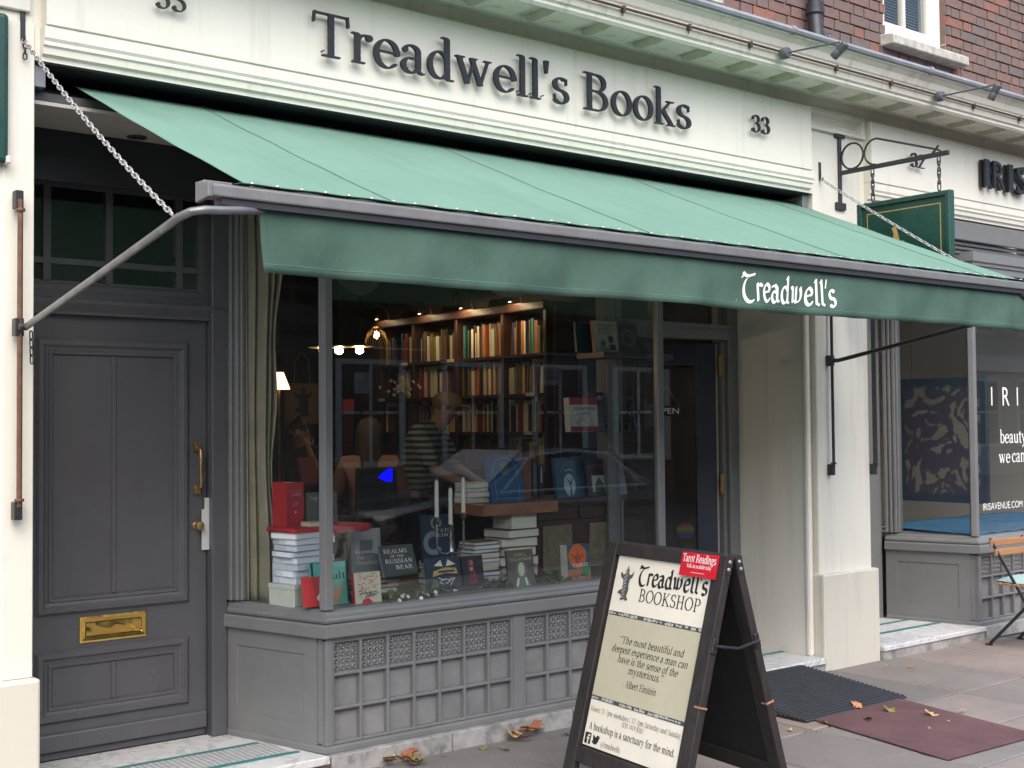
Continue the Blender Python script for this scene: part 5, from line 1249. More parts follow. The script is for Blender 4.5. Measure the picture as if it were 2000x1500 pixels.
book('muted purple brown book titled Ithell Colquhoun in the front row', 995, 1046, 1074, 1148, .12, (.11, .085, .08), .018, 7, art=[('t', 'ITHELL', .5, .82, .5, (.5, .42, .2), .085), ('t', 'COLQUHOUN', .5, .70, .82, (.5, .42, .2), .075), ('p', [(.18, .02), (.34, .3), (.5, .38), (.66, .3), (.86, .02)], (.10, .17, .15)), ('d', .5, .46, .22, (.12, .16, .15), 1.1), ('d', .5, .46, .12, (.5, .48, .32), 1.7), ('p', [(.26, .0), (.34, .24), (.40, .22), (.34, .0)], CRM), ('p', [(.74, .0), (.66, .24), (.60, .22), (.66, .0)], CRM)])
TR = book('thick boxed tarot book with an orange sun disc on the cover', 1110, 1154, 1063, 1134, .11, (.030, .085, .115), .055, 3, art=[('r', 0, 1, 0, .30, (.33, .12, .06)), ('p', [(.55, .08), (.95, .06), (.98, .3), (.7, .45), (.6, .3)], (.05, .17, .07)), ('d', .44, .66, .40, (.52, .12, .03)), ('d', .44, .60, .10, (.4, .06, .03), 2.2), ('ring', .44, .80, .2, .28, 200, 340, (.35, .05, .03)), ('t', 'TAROT', .55, .36, .7, WHT, .1), ('scr', .3, .9, .03, .14, 14, BLK)], spine=(.62, .60, .50), pages=MAT['whitepaper'])
# on the red board
book('thick bright red hardback standing on the red board', 558, 596, 950, 1037, .42, (.42, .015, .03), .10, 0, 14, art=[('r', .1, .9, .80, .81, (.6, .2, .2)), ('scr', .2, .8, .70, .76, 14, (.65, .3, .3)), ('scr', .3, .7, .48, .53, 8, (.65, .35, .3)), ('d', .5, .32, .05, WHT)], spine=(.5, .025, .035))
book('dark olive grey book half hidden behind the corner post', 600, 660, 946, 1010, .44, (.085, .088, .075), .03, 3, art=[('scr', .1, .7, .76, .84, 12, (.3, .3, .25)), ('ring', .6, .45, .15, .2, 20, 260, (.3, .3, .25))])
book('open red book propped behind the red hardback', 585, 628, 893, 948, 1.3, (.24, .03, .03), .03, 12, 20, art=[('r', .06, .94, .04, .96, (.30, .05, .04))])
# flat piles
def pile(label, px, pbot, Y, spec, W=.22, Dp=.16, base=None, name='book', grp=None):
    """closed books lying flat, bottom first; spec [(thickness, cover colour, page material, twist)]"""
    c = at(px, pbot, Y); z = c.z if base is None else base
    for i, (T, col, pg_, tw) in enumerate(spec):
        w, d = W * RN.uniform(.9, 1.05), Dp * RN.uniform(.9, 1.05)
        lab = label.replace('#', ('bottom', 'second', 'third', 'fourth', 'fifth', 'sixth', 'seventh', 'eighth', 'ninth')[i]) if len(spec) > 1 else label.replace('#', 'single')
        r = thing(name, lab, 'book', (c.x + RN.uniform(-.006, .006), Y + RN.uniform(-.006, .006), z), (0, 0, R(tw)), grp)
        MB().box(-w / 2, w / 2, -d / 2, d / 2, 0, .003).box(-w / 2, w / 2, -d / 2, d / 2, T - .003, T).box(-w / 2, w / 2, d / 2 - .003, d / 2, .0031, T - .0031).obj('cover', cm(col), r)
        MB().box(-w / 2 + .002, w / 2 - .002, -d / 2 + .002, d / 2 - .0032, .0032, T - .0032).obj('pages', pg_, r)
        z += T + .0006
    return z
PW, PC = MAT['whitepaper'], MAT['paper']
boxz = at(590, 1185, .33).z
gb = thing('storage_box', 'pale green box at the bottom of the white book pile', 'box', (at(592, 1185, .36).x, .36, PZ_), (0, 0, R(12)))
MB().box(-.13, .13, -.085, .10, .001, .105).obj('box_body', pm('pale_green_card', (.42, .46, .40), .7, .06), gb, bevel=.003)
MB().box(-.133, .133, -.088, .103, .085, .109).obj('lid', pm('pale_green_card', (.42, .46, .40)), gb, bevel=.003)
zt = pile('white paged book, # from below, in the pile on the green box', 592, 1100, .36, [(.034, (.5, .52, .56), PW, 12), (.030, (.55, .57, .6), PW, 8), (.032, (.5, .54, .6), PW, 15), (.028, (.6, .62, .66), PW, 11), (.03, (.12, .13, .16), PW, 6), (.03, (.5, .53, .58), PW, 13), (.028, (.55, .56, .6), PW, 9), (.026, (.6, .6, .5), PW, 14)], .25, .17, PZ_ + .110)
rbz = at(600, 1046, .36).z
RBt = thing('display_board', 'red cloth covered board lying across the white book pile', 'board', (at(612, 1046, .40).x, .40, max(zt, rbz)), (0, 0, R(6)))
MB().box(-.20, .27, -.11, .12, .0008, .022).obj('board', pm('red_cloth', (.42, .02, .03), .8, .12, 12, .3, 120), RBt, bevel=.008, seg=2)
MB().grid(24, 2, lambda u, v: (-.20 + u * .47, -.1105 - .004 * math.sin(u * 40) * v, .02 - v * (.03 + .006 * math.sin(u * 23)))).obj('cloth_edge', pm('red_cloth', (.4, .02, .03)), RBt, smooth=True, thick=.002)
zred = max(zt, rbz) + .0225
for nm in list(D.objects):
    if nm.get('label') in ('thick bright red hardback standing on the red board', 'dark olive grey book half hidden behind the corner post'): nm.location.z = zred
pile('cream paperback lying under the olive book on the red board', 612, 1035, .36, [(.022, (.5, .42, .3), PC, 4)], .09, .10, zred)
pile('dull book lying # in the stack below the grey Beyond book', 722, 1112, .5, [(.028, (.10, .085, .07), PC, -4), (.022, (.26, .22, .15), PC, 3), (.024, (.05, .05, .06), PC, 0), (.020, (.3, .27, .2), PC, 5)], .26, .17, PZ_)
for o in D.objects:
    if o.get('label', '').startswith('grey book titled Beyond'): o.location.z = PZ_ + .098
pile('flat book under the serpent book, # of the pile', 880, 1095, .55, [(.03, (.04, .05, .07), PC, 3), (.024, (.45, .47, .46), PW, -6), (.024, (.42, .44, .42), PW, 2), (.022, (.2, .16, .12), PC, 4), (.02, (.5, .5, .46), PW, -3)], .30, .19, PZ_)
zz_ = PZ_ + .125
for o in D.objects:
    if o.get('label', '').startswith('dark blue book with a coiled'): o.location.z = zz_
# leather books carrying the plank, and the pale stack beside them
ztop = pile('brown leather book # from below in the stack carrying the plank', 1000, 1110, .50, [(.075, (.13, .05, .03), PC, 10), (.05, (.16, .062, .035), PC, -12), (.055, (.085, .045, .035), PC, 4), (.05, (.17, .07, .04), PC, -8), (.045, (.12, .05, .035), PC, 6)], .23, .20, PZ_)
pile('pale or dark book # from below in the tall stack left of the leather ones', 935, 1090, .52, [(.03, (.3, .3, .28), PW, 3), (.025, (.06, .07, .09), PW, -4), (.05, (.26, .19, .11), PC, 8), (.02, (.5, .5, .48), PW, 2), (.03, (.3, .2, .12), PC, -2), (.02, (.05, .05, .07), PW, 5), (.022, (.4, .4, .38), PW, 0), (.02, (.08, .06, .06), PC, 3)], .19, .15, PZ_)
zp = at(1000, 1004, .42).z
dz_ = zp - ztop
if dz_ > .004: pile('thin dark book lying directly beneath the wooden plank', 1003, 1010, .50, [(max(.008, dz_ - .002), (.07, .05, .045), PC, 2)], .2, .17, ztop)
plz = max(zp, ztop + .001)
WPk = thing('wooden_plank', 'thick reddish wooden plank lying across a stack of leather books', 'plank', (at(1000, 1000, .45).x, .48, plz))
MB().box(at(915, 1000, .5).x - at(1000, 1000, .45).x, at(1082, 1000, .40).x - at(1000, 1000, .45).x, -.12, .16, .0005, .066).obj('plank', MAT['oak'], WPk, bevel=.004)
pz2 = plz + .067
book('large blue book with a gilt arch, leaning on the plank', 962, 1026, 888, 978, .46, (.014, .075, .20), .03, 12, art=[('ring', .5, .60, .36, .39, 0, 180, (.12, .22, .28)), ('r', .14, .165, .06, .60, (.12, .22, .28)), ('r', .835, .86, .06, .60, (.12, .22, .28)), ('d', .48, .72, .14, (.10, .16, .16), 1.3), ('r', .14, .86, .06, .075, (.12, .22, .28)), ('scr', .25, .75, .2, .5, 16, (.06, .14, .24))], base=pz2)
book('plain brown leather book standing behind the blue one', 1012, 1038, 893, 975, .56, (.22, .085, .04), .04, 0, base=pz2)
book('thin black book upright on the plank beside the brown one', 1040, 1050, 896, 975, .56, (.02, .022, .025), .14, 0, art=[('r', .2, .8, .1, .9, (.1, .11, .11))], base=pz2)
book('thin black book with white spine lettering at the plank end', 1053, 1063, 905, 975, .56, (.015, .016, .02), .14, 0, art=[('r', .35, .6, .45, .9, (.4, .4, .4))], base=pz2)
ZB_ = pile('cream book # in the pile behind the candles, level with the plank', 925, 977, .56, [(.03, (.42, .38, .3), PC, 4), (.03, (.5, .46, .38), PC, -5), (.022, (.3, .24, .17), PC, 3), (.028, (.55, .5, .42), PC, 8)], .17, .14, pz2)

# carved dark desk with a row of books on it
dk = thing('carved_desk', 'dark wooden desk with pale carved door panels at the right of the window', 'desk', (4.95, .72, FZ))
dz = at(1180, 968, .60).z
MB().box(-.28, .50, -.14, .22, dz - FZ - .035, dz - FZ).obj('desk_top', MAT['darkwood'], dk, bevel=.006)
MB().box(-.26, .48, -.11, .20, .02, dz - FZ - .0355).obj('carcass', MAT['darkwood'], dk, bevel=.004)
for a_, b_ in ((-.22, .10), (.12, .46)):
    MB().box(a_, b_, -.122, -.1105, dz - FZ - .13, dz - FZ - .05).obj('drawer_front', MAT['darkwood'], dk, bevel=.006)
cp = pm('carved_pale_panel', (.20, .15, .095), .6, .3, 30, .9, 26)
for a_, b_ in ((-.17, .06), (.20, .40)):
    MB().box(a_, b_, -.1205, -.1105, dz - FZ - .50, dz - FZ - .16).obj('carved_panel', cp, dk, bevel=.008, seg=2)
dzt = dz + .0005
book('blue book titled Horned with a white tree standing on the desk', 1090, 1130, 894, 966, .60, (.022, .10, .17), .03, 8, art=[('t', 'HORNED', .5, .78, .85, (.4, .2, .18), .12), ('scr', .2, .8, .66, .71, 10, WHT), ('d', .62, .32, .28, (.45, .5, .52), 1.5), ('p', [(.6, .02), (.64, .3), (.45, .55), (.66, .38), (.85, .56), (.7, .28), (.72, .02)], (.05, .1, .14))], base=dzt)
book('dark teal book leaning beside the Horned one', 1128, 1152, 890, 966, .64, (.025, .085, .12), .02, 10, base=dzt)
book('dark book titled Witches with a white house picture', 1150, 1196, 896, 966, .61, (.03, .018, .02), .025, 9, art=[('t', 'WITCHES', .5, .72, .85, (.4, .14, .12), .12), ('r', .2, .8, .1, .55, (.48, .48, .46)), ('p', [(.3, .1), (.3, .3), (.5, .5), (.7, .3), (.7, .1)], (.07, .1, .06))], base=dzt)
book('glossy grey magazine curling at the right end of the desk', 1192, 1226, 890, 965, .63, (.20, .21, .23), .006, 14, art=[('scr', .1, .9, .1, .9, 12, (.45, .46, .48))], base=dzt)
# glass shelves in the bay corner
def gshelf(label, px, py, Y, x0, x1, mat, th=.008, dp=.2):
    c = at(px, py, Y); t = thing('display_shelf', label, 'shelf', (c.x, Y, c.z))
    MB().box(x0, x1, -dp / 2, dp / 2, -th, 0).obj('shelf_board', mat, t)
    MB().tube([(x1 - .01, dp / 2 - .01, -th - .0), (x1 - .01, dp / 2 - .01, -.30)], .006, 6).tube([(x0 + .01, dp / 2 - .01, -th), (x0 + .01, dp / 2 - .01, -.30)], .006, 6).obj('support', MAT['iron'], t)
    return c.z
gz = gshelf('glass shelf in the window corner carrying the red and white book', 1160, 842, .55, -.20, .42, MAT['glass'])
book('thick white book with red bands on the glass shelf', 1118, 1166, 776, 838, .52, (.60, .58, .54), .06, 5, -8, art=[('r', 0, 1, .78, 1, (.35, .03, .04)), ('r', 0, 1, 0, .14, (.35, .03, .04)), ('t', 'LONDON', .55, .62, .8, BLK, .09), ('t', 'LORE', .5, .48, .5, BLK, .09), ('scr', .2, .8, .2, .42, 14, (.3, .3, .3))], base=gz + .0005)
book('black book with a pale oval portrait on the glass shelf', 1162, 1214, 766, 840, .58, (.018, .024, .032), .02, 12, art=[('scr', .3, .7, .86, .89, 10, WHT), ('s', 'CURIOSITIES', .5, .79, .62, WHT, .05), ('d', .52, .5, .30, (.11, .14, .16), 1.2), ('d', .52, .52, .1, (.3, .25, .24), 1.3), ('scr', .3, .7, .15, .18, 8, (.3, .3, .3))], base=gz + .0005)
st_ = at(1232, 840, .56)
sb_ = thing('statuette', 'small dark bell shaped statuette at the end of the glass shelf', 'statue', (st_.x, .56, gz + .0005))
MB().lathe([(.045, 0), (.043, .02), (.034, .07), (.024, .12), (.02, .15), (.026, .165), (.02, .18), (.012, .19), (.018, .205), (.02, .22), (.012, .235), (.004, .245)], 14).obj('figure', MAT['iron'], sb_, smooth=True)
uz = gshelf('dark wooden shelf high in the window corner carrying two books', 1190, 690, .58, -.16, .44, MAT['darkwood'], .035, .24)
book('cream book with a red spine and black drawings on the high shelf', 1163, 1210, 627, 687, .52, (.50, .46, .38), .02, 8, art=[('t', 'WEIRD', .55, .83, .7, BLK, .1), ('t', 'MEDIEVAL', .55, .70, .75, BLK, .1), ('t', 'GUYS', .45, .57, .5, BLK, .1), ('d', .68, .42, .12, (.12, .06, .05)), ('d', .35, .28, .1, (.12, .09, .06)), ('r', .6, .85, .08, .26, (.08, .08, .08)), ('scr', .2, .5, .05, .18, 10, (.2, .2, .2))], spine=(.50, .07, .04), base=uz + .0005)
book('dark blue patterned book at the back of the high shelf', 1128, 1165, 630, 687, .60, (.016, .04, .065), .02, 6, art=[('scr', .15, .85, .1, .9, 26, (.03, .07, .10))], base=uz + .0005)
book('dark navy book with a pale moon right on the high shelf', 1210, 1248, 630, 687, .60, (.014, .026, .045), .02, 6, art=[('ring', .5, .5, .26, .34, 0, 360, (.10, .13, .16))], base=uz + .0005)

# ---- candlestick
cs = at(882, 1148, .30)
ck = thing('candelabrum', 'silver three branched candelabrum with three white candles', 'candelabrum', (cs.x, .30, PZ_))
sil = pm('tarnished_silver', (.35, .34, .32), .25, .3, 20, .1, 40, .9)
MB().lathe([(.06, 0), (.058, .008), (.03, .016), (.014, .03), (.012, .08), (.02, .10), (.012, .12), (.010, .18), (.018, .20), (.011, .22), (.011, .26)], 14).obj('stem', sil, ck, smooth=True)
for px, pyb, pyt in ((853, 1012, 940), (880, 1026, 956), (905, 1003, 936)):
    b_, t_ = at(px, pyb, .30), at(px, pyt, .30); bx_ = b_.x - cs.x; bz = b_.z - PZ_
    if abs(bx_) > .02: MB().tube([(0, 0, .20), (bx_ * .4, 0, .19), (bx_ * .8, 0, .20), (bx_, 0, .225), (bx_, 0, bz - .02)], .006, 7).obj('branch', sil, ck, smooth=True)
    else: MB().tube([(bx_, 0, .25), (bx_, 0, bz - .02)], .008, 7).obj('branch', sil, ck, smooth=True)
    MB().lathe([(.010, -.03), (.018, -.02), (.012, -.012), (.017, 0), (.013, .006)], 10, (bx_, 0, bz)).obj('cup', sil, ck, smooth=True)
    cd = MB().lathe([(.0115, 0), (.0105, t_.z - b_.z - .01), (.007, t_.z - b_.z), (.002, t_.z - b_.z + .004)], 10, (bx_, 0, bz + .006)).obj('candle', pm('white_wax', (.72, .69, .58), .5, .05), ck, smooth=True)
    MB().tube([(bx_, 0, bz + t_.z - b_.z + .008), (bx_ + .002, 0, bz + t_.z - b_.z + .02)], .0015, 5).obj('wick', MAT['black'], ck)

# ---- ivy trailing along the sill
def ivy(label, px0, px1, py, Y, n, seed, white=0):
    q = random.Random(seed); c = at((px0 + px1) / 2, py, Y); hw = (at(px1, py, Y).x - at(px0, py, Y).x) / 2
    t = thing('ivy_garland', label, 'plant', (c.x, Y, PZ_)); L_ = MB(); Wm = MB()
    st = [( -hw + 2 * hw * k / 12, .03 * math.sin(k * 1.7), .012 + .012 * math.sin(k * 2.3)) for k in range(13)]
    MB().tube(st, .002, 5).obj('stem', pm('ivy_stem', (.08, .07, .03), .8), t)
    for i in range(n):
        p = Vector((q.uniform(-hw, hw), q.uniform(-.06, .05), abs(q.gauss(.02, .02)) + .004)); s_ = q.uniform(.012, .024)
        e = Euler((q.uniform(-1, 1), q.uniform(-1, 1), q.uniform(0, 6.3))).to_matrix()
        sh = [(0, -1), (.7, -.5), (.55, .1), (.9, .5), (.3, .55), (0, 1.1), (-.3, .55), (-.9, .5), (-.55, .1), (-.7, -.5)]
        L_.add([p + e @ Vector((a * s_, b * s_, .15 * s_ * abs(a))) for a, b in sh], [tuple(range(10))])
    tag(L_.obj('leaves', pm('ivy_leaf', (.05, .10, .035), .45, .4, 12), t, fix=False), kind='stuff')
    for i in range(white):
        p = Vector((q.uniform(-hw, hw), q.uniform(-.06, .0), q.uniform(.01, .03))); Wm.lathe([(.004, -.008), (.010, 0), (.011, .006), (.004, .010)], 7, p, (q.uniform(-1, 1), -1, 1))
    if white: tag(Wm.obj('white_flowers', pm('white_petals', (.62, .62, .58), .7), t), kind='stuff')
ivy('ivy with small white flowers trailing on the sill between the front books', 750, 850, 1160, .13, 90, 3, 12)
ivy('sprig of ivy on the sill left of the purple brown book', 945, 1000, 1140, .16, 46, 4)
ivy('ivy on the sill between the purple brown and tarot books', 1046, 1100, 1140, .13, 30, 8)

# ---- curtain, swag, lantern
CU = thing('curtain', 'beige linen curtain hanging inside the left side of the bay', 'curtain', (2.965, .58, PZ_))
def cur(u, v):
    x = -.10 + .13 * u + .018 * math.sin(v * 17) * (u ** 3) ; y = .028 * math.sin(u * 22 + v * .8) + .02 * math.sin(u * 9)
    return (x + .02 * u * math.sin(v * 9 + 1), y - .05 * u, .01 + v * 2.1)
MB().grid(60, 40, cur).obj('drape', MAT['curtain'], CU, smooth=True, thick=.004)
SW = thing('swag_drape', 'dark grey swag of gathered fabric hanging across the top of the window', 'curtain', (at(710, 560, .85).x, .85, 2.85))
def swg(u, v):
    x = -.42 + .84 * u; dip = .62 * v * (1 - (2 * u - 1) ** 2 * .8)
    return (x * (1 - .15 * v), .05 * math.sin(v * 26 + abs(u - .5) * 6) * (.3 + v * .7), .10 - dip)
MB().grid(40, 46, swg).obj('fabric', pm('grey_swag', (.055, .056, .062), .9, .2, 8), SW, smooth=True, thick=.003)
lc = at(998, 560, 1.6)
LT = thing('paper_lantern', 'unlit white paper globe lantern just below the awning edge', 'lantern', (lc.x, 1.6, lc.z + .08))
MB().lathe([(.19 * math.sin(R(a)), -.19 * .8 * math.cos(R(a))) for a in range(6, 175, 8)], 20).obj('globe', pm('rice_paper', (.45, .43, .40), .8, .04), LT, smooth=True)
MB().tube([(0, 0, .15), (0, 0, 3.1 - lc.z - .08)], .004, 5).obj('cord', MAT['black'], LT)

# ---- lamps that are lit
def point(name, parent, loc, e, col, rad=.03):
    l = D.lights.new(name, 'POINT'); l.energy = e; l.color = col; l.shadow_soft_size = rad
    o = D.objects.new(name, l); COL.objects.link(o); o.parent = parent; o.location = loc
bulb = emit('warm_bulb', (1.0, .74, .42), 80)
for i, (px, py, lab) in enumerate(((630, 680, 'lit pendant bulb with a thin disc shade, leftmost by the corner post'), (662, 679, 'lit pendant bulb with a thin disc shade, middle of three'), (702, 678, 'lit pendant bulb with a thin disc shade, rightmost of three'))):
    c = at(px, py, 1.5); t = thing('pendant_lamp', lab, 'lamp', c, group='pendant bulbs')
    MB().lathe([(.012, .02), (.085, .006), (.085, .003), (.02, -.004)], 20).obj('disc_shade', pm('brass_disc', (.35, .25, .13), .35, .2, 10, metal=.8), t, smooth=True)
    MB().lathe([(.008, .0), (.020, -.008), (.024, -.02), (.018, -.032), (.006, -.038)], 12, (0, 0, -.002)).obj('bulb', bulb, t, smooth=True)
    MB().tube([(0, 0, .018), (0, 0, 3.1 - c.z)], .003, 5).obj('cord', MAT['black'], t)
wc = at(735, 656, 2.6); wk = thing('wicker_lamp', 'glowing woven basket lampshade at the end of the bookcase', 'lamp', wc, (R(25), R(-20), 0))
wkm = MB()
for k in range(22):
    a = 2 * math.pi * k / 22; wkm.tube([(.02 * math.cos(a), .02 * math.sin(a), .07), (.065 * math.cos(a), .065 * math.sin(a), .02), (.085 * math.cos(a), .085 * math.sin(a), -.05)], .004, 4)
wkm.obj('woven_shade', pm('wicker', (.35, .22, .10), .7), wk)
MB().lathe([(.006, .04), (.02, .02), (.022, 0), (.008, -.02)], 10).obj('bulb', emit('soft_bulb', (1.0, .72, .38), 16), wk, smooth=True)
lp = at(545, 745, 3.6); tl = thing('table_lamp', 'glowing yellow lampshade deep in the shop beside the curtain', 'lamp', (lp.x, 3.6, lp.z))
MB().lathe([(.035, .07), (.085, -.06)], 18).obj('shade', emit('lit_shade', (1.0, .66, .26), 2.4), tl, smooth=True)
MB().tube([(0, 0, -.06), (0, 0, FZ - lp.z + .02)], .010, 7).lathe([(.10, FZ - lp.z), (.09, FZ - lp.z + .02), (.02, FZ - lp.z + .03)], 14).obj('stand', MAT['oldbrass'], tl, smooth=True)
# ---- bookcase along the right hand wall
XB = 6.30
yb = sorted([atx(px, 700, XB).y for px in (1064, 980, 890, 806, 742)])
BC = thing('bookcase', 'tall dark wooden bookcase filled with books along the side wall', 'bookcase', (XB, (yb[0] + yb[-1]) / 2, FZ))
oy = (yb[0] + yb[-1]) / 2
for y in yb: MB().box(0, .25, y - oy - .018, y - oy + .018, 0, 2.50 - FZ).obj('upright', MAT['darkwood'], BC, bevel=.003)
shz = [.20, .56, .90, 1.235, 1.545, 1.850, 2.165]
for z in shz:
    for a, b in zip(yb, yb[1:]): MB().box(.002, .245, a - oy + .0185, b - oy - .0185, z - FZ - .024, z - FZ).obj('shelf', MAT['darkwood'], BC)
MB().box(-.03, .255, yb[0] - oy - .03, yb[-1] - oy + .03, 2.501 - FZ, 2.57 - FZ).obj('cornice', MAT['darkwood'], BC, bevel=.01, seg=2)
MB().box(.246, .254, yb[0] - oy, yb[-1] - oy, 0, 2.5 - FZ).obj('back_panel', MAT['darkwood'], BC)
cols = [('cream', (.55, .47, .33), 5), ('dark red', (.20, .025, .025), 3), ('black', (.02, .02, .024), 4), ('brown', (.15, .075, .04), 4), ('olive green', (.15, .15, .04), 2), ('dark blue', (.03, .05, .11), 2), ('orange', (.45, .15, .05), 1), ('white', (.62, .58, .5), 3), ('yellow', (.5, .36, .08), 1), ('teal', (.05, .22, .18), 1), ('pink', (.42, .18, .16), 1)]
bag = [c for c in cols for _ in range(c[2])]
bx_me = {}
def spine_mesh(nm, col):
    if nm not in bx_me:
        me = MB().box(0, 1, -.5, .5, 0, 1).mesh('book'); me.materials.append(cm(col, .45)); bx_me[nm] = me
    return bx_me[nm]
qb = random.Random(77); rown = {2.165: 'top', 1.850: 'second', 1.545: 'third', 1.235: 'fourth', .90: 'fifth'}
bayn = ['nearest', 'second', 'third', 'farthest']; nbk = 0
seen = {}
lowrow = MB()
for z in (2.165, 1.850, 1.545, 1.235):
    for bi, (a, b) in enumerate(zip(yb, yb[1:])):
        y = a + .026; nth = 0
        while y < b - .05:
            if qb.random() < .05: y += qb.uniform(.02, .05); continue
            nm, col, _ = qb.choice(bag); t = qb.choice([.014, .018, .022, .028, .034, .042]); h = qb.uniform(.205, .282); dpt = qb.uniform(.13, .17)
            if y + t > b - .022: break
            szw = 'thin' if t < .018 else 'thick' if t > .028 else 'ordinary'
            htw = 'tall' if h > .245 else 'short' if h < .212 else 'middling'
            nth += 1
            lab = '%s %s %s book, %d%s from the near end of %s shelf, %s bookcase bay' % (htw, szw, nm, nth, {1: 'st', 2: 'nd', 3: 'rd'}.get(nth if nth < 20 else nth % 10, 'th'), rown[z], bayn[bi])
            if z < 1.5 and bi > 0:
                lowrow.box(XB + .03, XB + .03 + dpt, y, y + t, z + .0006, z + h); y += t + .002; continue
            o = link('book', spine_mesh(nm, col), None, (XB + .03 + qb.uniform(0, .02), y + t / 2, z + .0006), (0, 0, 0), (dpt, t, h))
            if qb.random() < .08: o.rotation_euler.x = R(qb.uniform(2, 5)); t += .012
            tag(o, lab, 'book', 'books on the bookcase shelves'); nbk += 1
            y += t + qb.uniform(.0008, .003)
tag(lowrow.obj('shelved_books', pm('mixed_spines', (.16, .10, .06), .6, .9, 40, stretch=(1, 4, .2))), 'row of brown spines low on the bookcase behind the people', 'books', kind='stuff')
for i, (px, z, bi) in enumerate(((745, 1.85, 0), (880, 2.165, 1), (1035, 1.85, 2), (1030, 1.545, 3), (870, 1.545, 4), (790, 2.165, 5))):
    p = atx(px, 690, XB)
    tag(MB().box(-.004, .0, -.05, .05, -.022, .004).obj('shelf_label', pm('shelf_label_card', (.55, .50, .38), .7), loc=(XB - .001, p.y, z)), 'cream card label on the bookcase shelf edge, ' + ('second shelf far end', 'top shelf middle', 'second shelf near end', 'third shelf near end', 'third shelf middle', 'top shelf far part')[bi], 'label', 'shelf edge labels')
for i, px in enumerate((752, 835, 915, 1010)):
    p = atx(px, 640, XB); lab = ('farthest', 'second farthest', 'second nearest', 'nearest')[i]
    t = thing('picture_lamp', 'brass picture lamp arching over the bookcase, %s of the four' % lab, 'lamp', (XB, p.y, 2.571), group='picture lamps over the bookcase')
    MB().tube([(.05, 0, 0), (.02, 0, .10), (-.06, 0, .14), (-.14, 0, .10), (-.16, 0, .03)], .006, 7).obj('arm', MAT['oldbrass'], t, smooth=True)
    MB().prism([(-.045, -.03), (-.041, -.03), (-.036, 0), (.035, 0), (.02, .03), (-.02, .03)], lambda u, v, h: (-.16 + u, h, v), -.12, .12).obj('shade', MAT['oldbrass'], t)
    MB().box(-.18, -.14, -.10, .10, -.004, -.0005).obj('tube', emit('lamp_tube', (1.0, .70, .38), 5), t)
    l = D.lights.new('picture_light', 'AREA'); l.shape = 'RECTANGLE'; l.size = .05; l.size_y = .22; l.energy = (.35, .5, 1.15, .85)[i]; l.color = (1.0, .70, .38)
    lo_ = D.objects.new('picture_light', l); COL.objects.link(lo_); lo_.parent = t; lo_.location = (-.16, 0, -.012)
    lo_.rotation_euler = Vector((-.45, 0, 1)).to_track_quat('Z', 'Y').to_euler()

B2 = thing('bookcase', 'dark bookcase across the back wall deep in the shop', 'bookcase', (4.6, 6.35, FZ))
for i in range(5): MB().box(-1.6 + i * .8 - .015, -1.6 + i * .8 + .015, 0, .3, 0, 2.5).obj('upright', MAT['darkwood'], B2)
b2 = MB()
for k in range(7):
    MB().box(-1.584, 1.584, .004, .296, .30 + k * .33, .32 + k * .33).obj('shelf', MAT['darkwood'], B2)
    x = -1.57
    while x < 1.55:
        t = qb.uniform(.018, .045)
        if abs((x + 1.6 + t / 2 + .4) % .8 - .4) > .045: b2.box(x, x + t, .05, .22, .3205 + k * .33, .3205 + k * .33 + qb.uniform(.2, .28))
        x += t + .003
tag(b2.obj('shelved_books', pm('far_spines', (.22, .13, .08), .6, .95, 30, stretch=(6, 1, .2)), loc=(4.6, 6.35, FZ)), 'rows of dim brown spines on the back wall bookcase', 'books', kind='stuff')
# ---- other things standing inside
pc = at(1100, 780, 1.9)
tag(MB().box(-.10, .12, -.02, .02, 0, 2.4).obj('partition_panel', pm('plum_panel', (.055, .022, .028), .6, .15, 4), loc=(pc.x + .02, 1.9, FZ)), 'plum coloured upright panel between the bookcase and the window corner', 'panel')
def cab(label, px, py_t, Y, w, d, name='cabinet'):
    c = at(px, py_t, Y); t = thing(name, label, 'cabinet', (c.x, Y, FZ)); h = c.z - FZ
    MB().box(-w / 2, w / 2, 0, d, 0, h).obj('carcass', MAT['darkwood'], t, bevel=.006)
    MB().box(-w / 2 - .02, w / 2 + .02, -.02, d + .02, h + .0005, h + .03).obj('top', MAT['darkwood'], t, bevel=.006)
    for s in (-1, 1): MB().box(s * w / 4 - w * .2, s * w / 4 + w * .2, -.012, -.0005, .1, h - .06).obj('door_panel', MAT['darkwood'], t, bevel=.006)
cab('dark cabinet deep in the shop behind the seated reader', 590, 905, 5.2, 1.6, .4)
cab('low dark counter in the middle of the shop floor', 770, 945, 2.9, .9, .5, 'counter')
# till with its blue screen
tm = at(755, 942, 1.25)
tl_ = thing('till_monitor', 'black shop screen showing a bright blue patch behind the grey book', 'monitor', (tm.x, 1.25, .9))
MB().box(at(698, 960, 1.25).x - tm.x, at(774, 960, 1.25).x - tm.x, .0, .03, at(740, 1015, 1.25).z - .9, tm.z - .9 + .09).obj('casing', MAT['black'], tl_, bevel=.006)
MB().tube([(-.05, .02, at(740, 1015, 1.25).z - .9 + .03), (-.05, .03, 0)], .018, 8).box(-.16, .06, -.05, .10, -.8, .0).obj('stand', MAT['black'], tl_)
pg = [(-.062, .030), (-.030, .058), (.004, .076), (.040, .086), (.040, .004), (.008, .003), (-.030, .016)]
bs = MB()
for t3 in fill([pg if area(pg) > 0 else pg[::-1]]): bs.add([(p[0], -.002, tm.z - .9 + p[1]) for p in t3], [(0, 1, 2)])
bs.obj('lit_screen', emit('blue_screen', (.0, .0, 1.0), 1.0), tl_, fix=False)
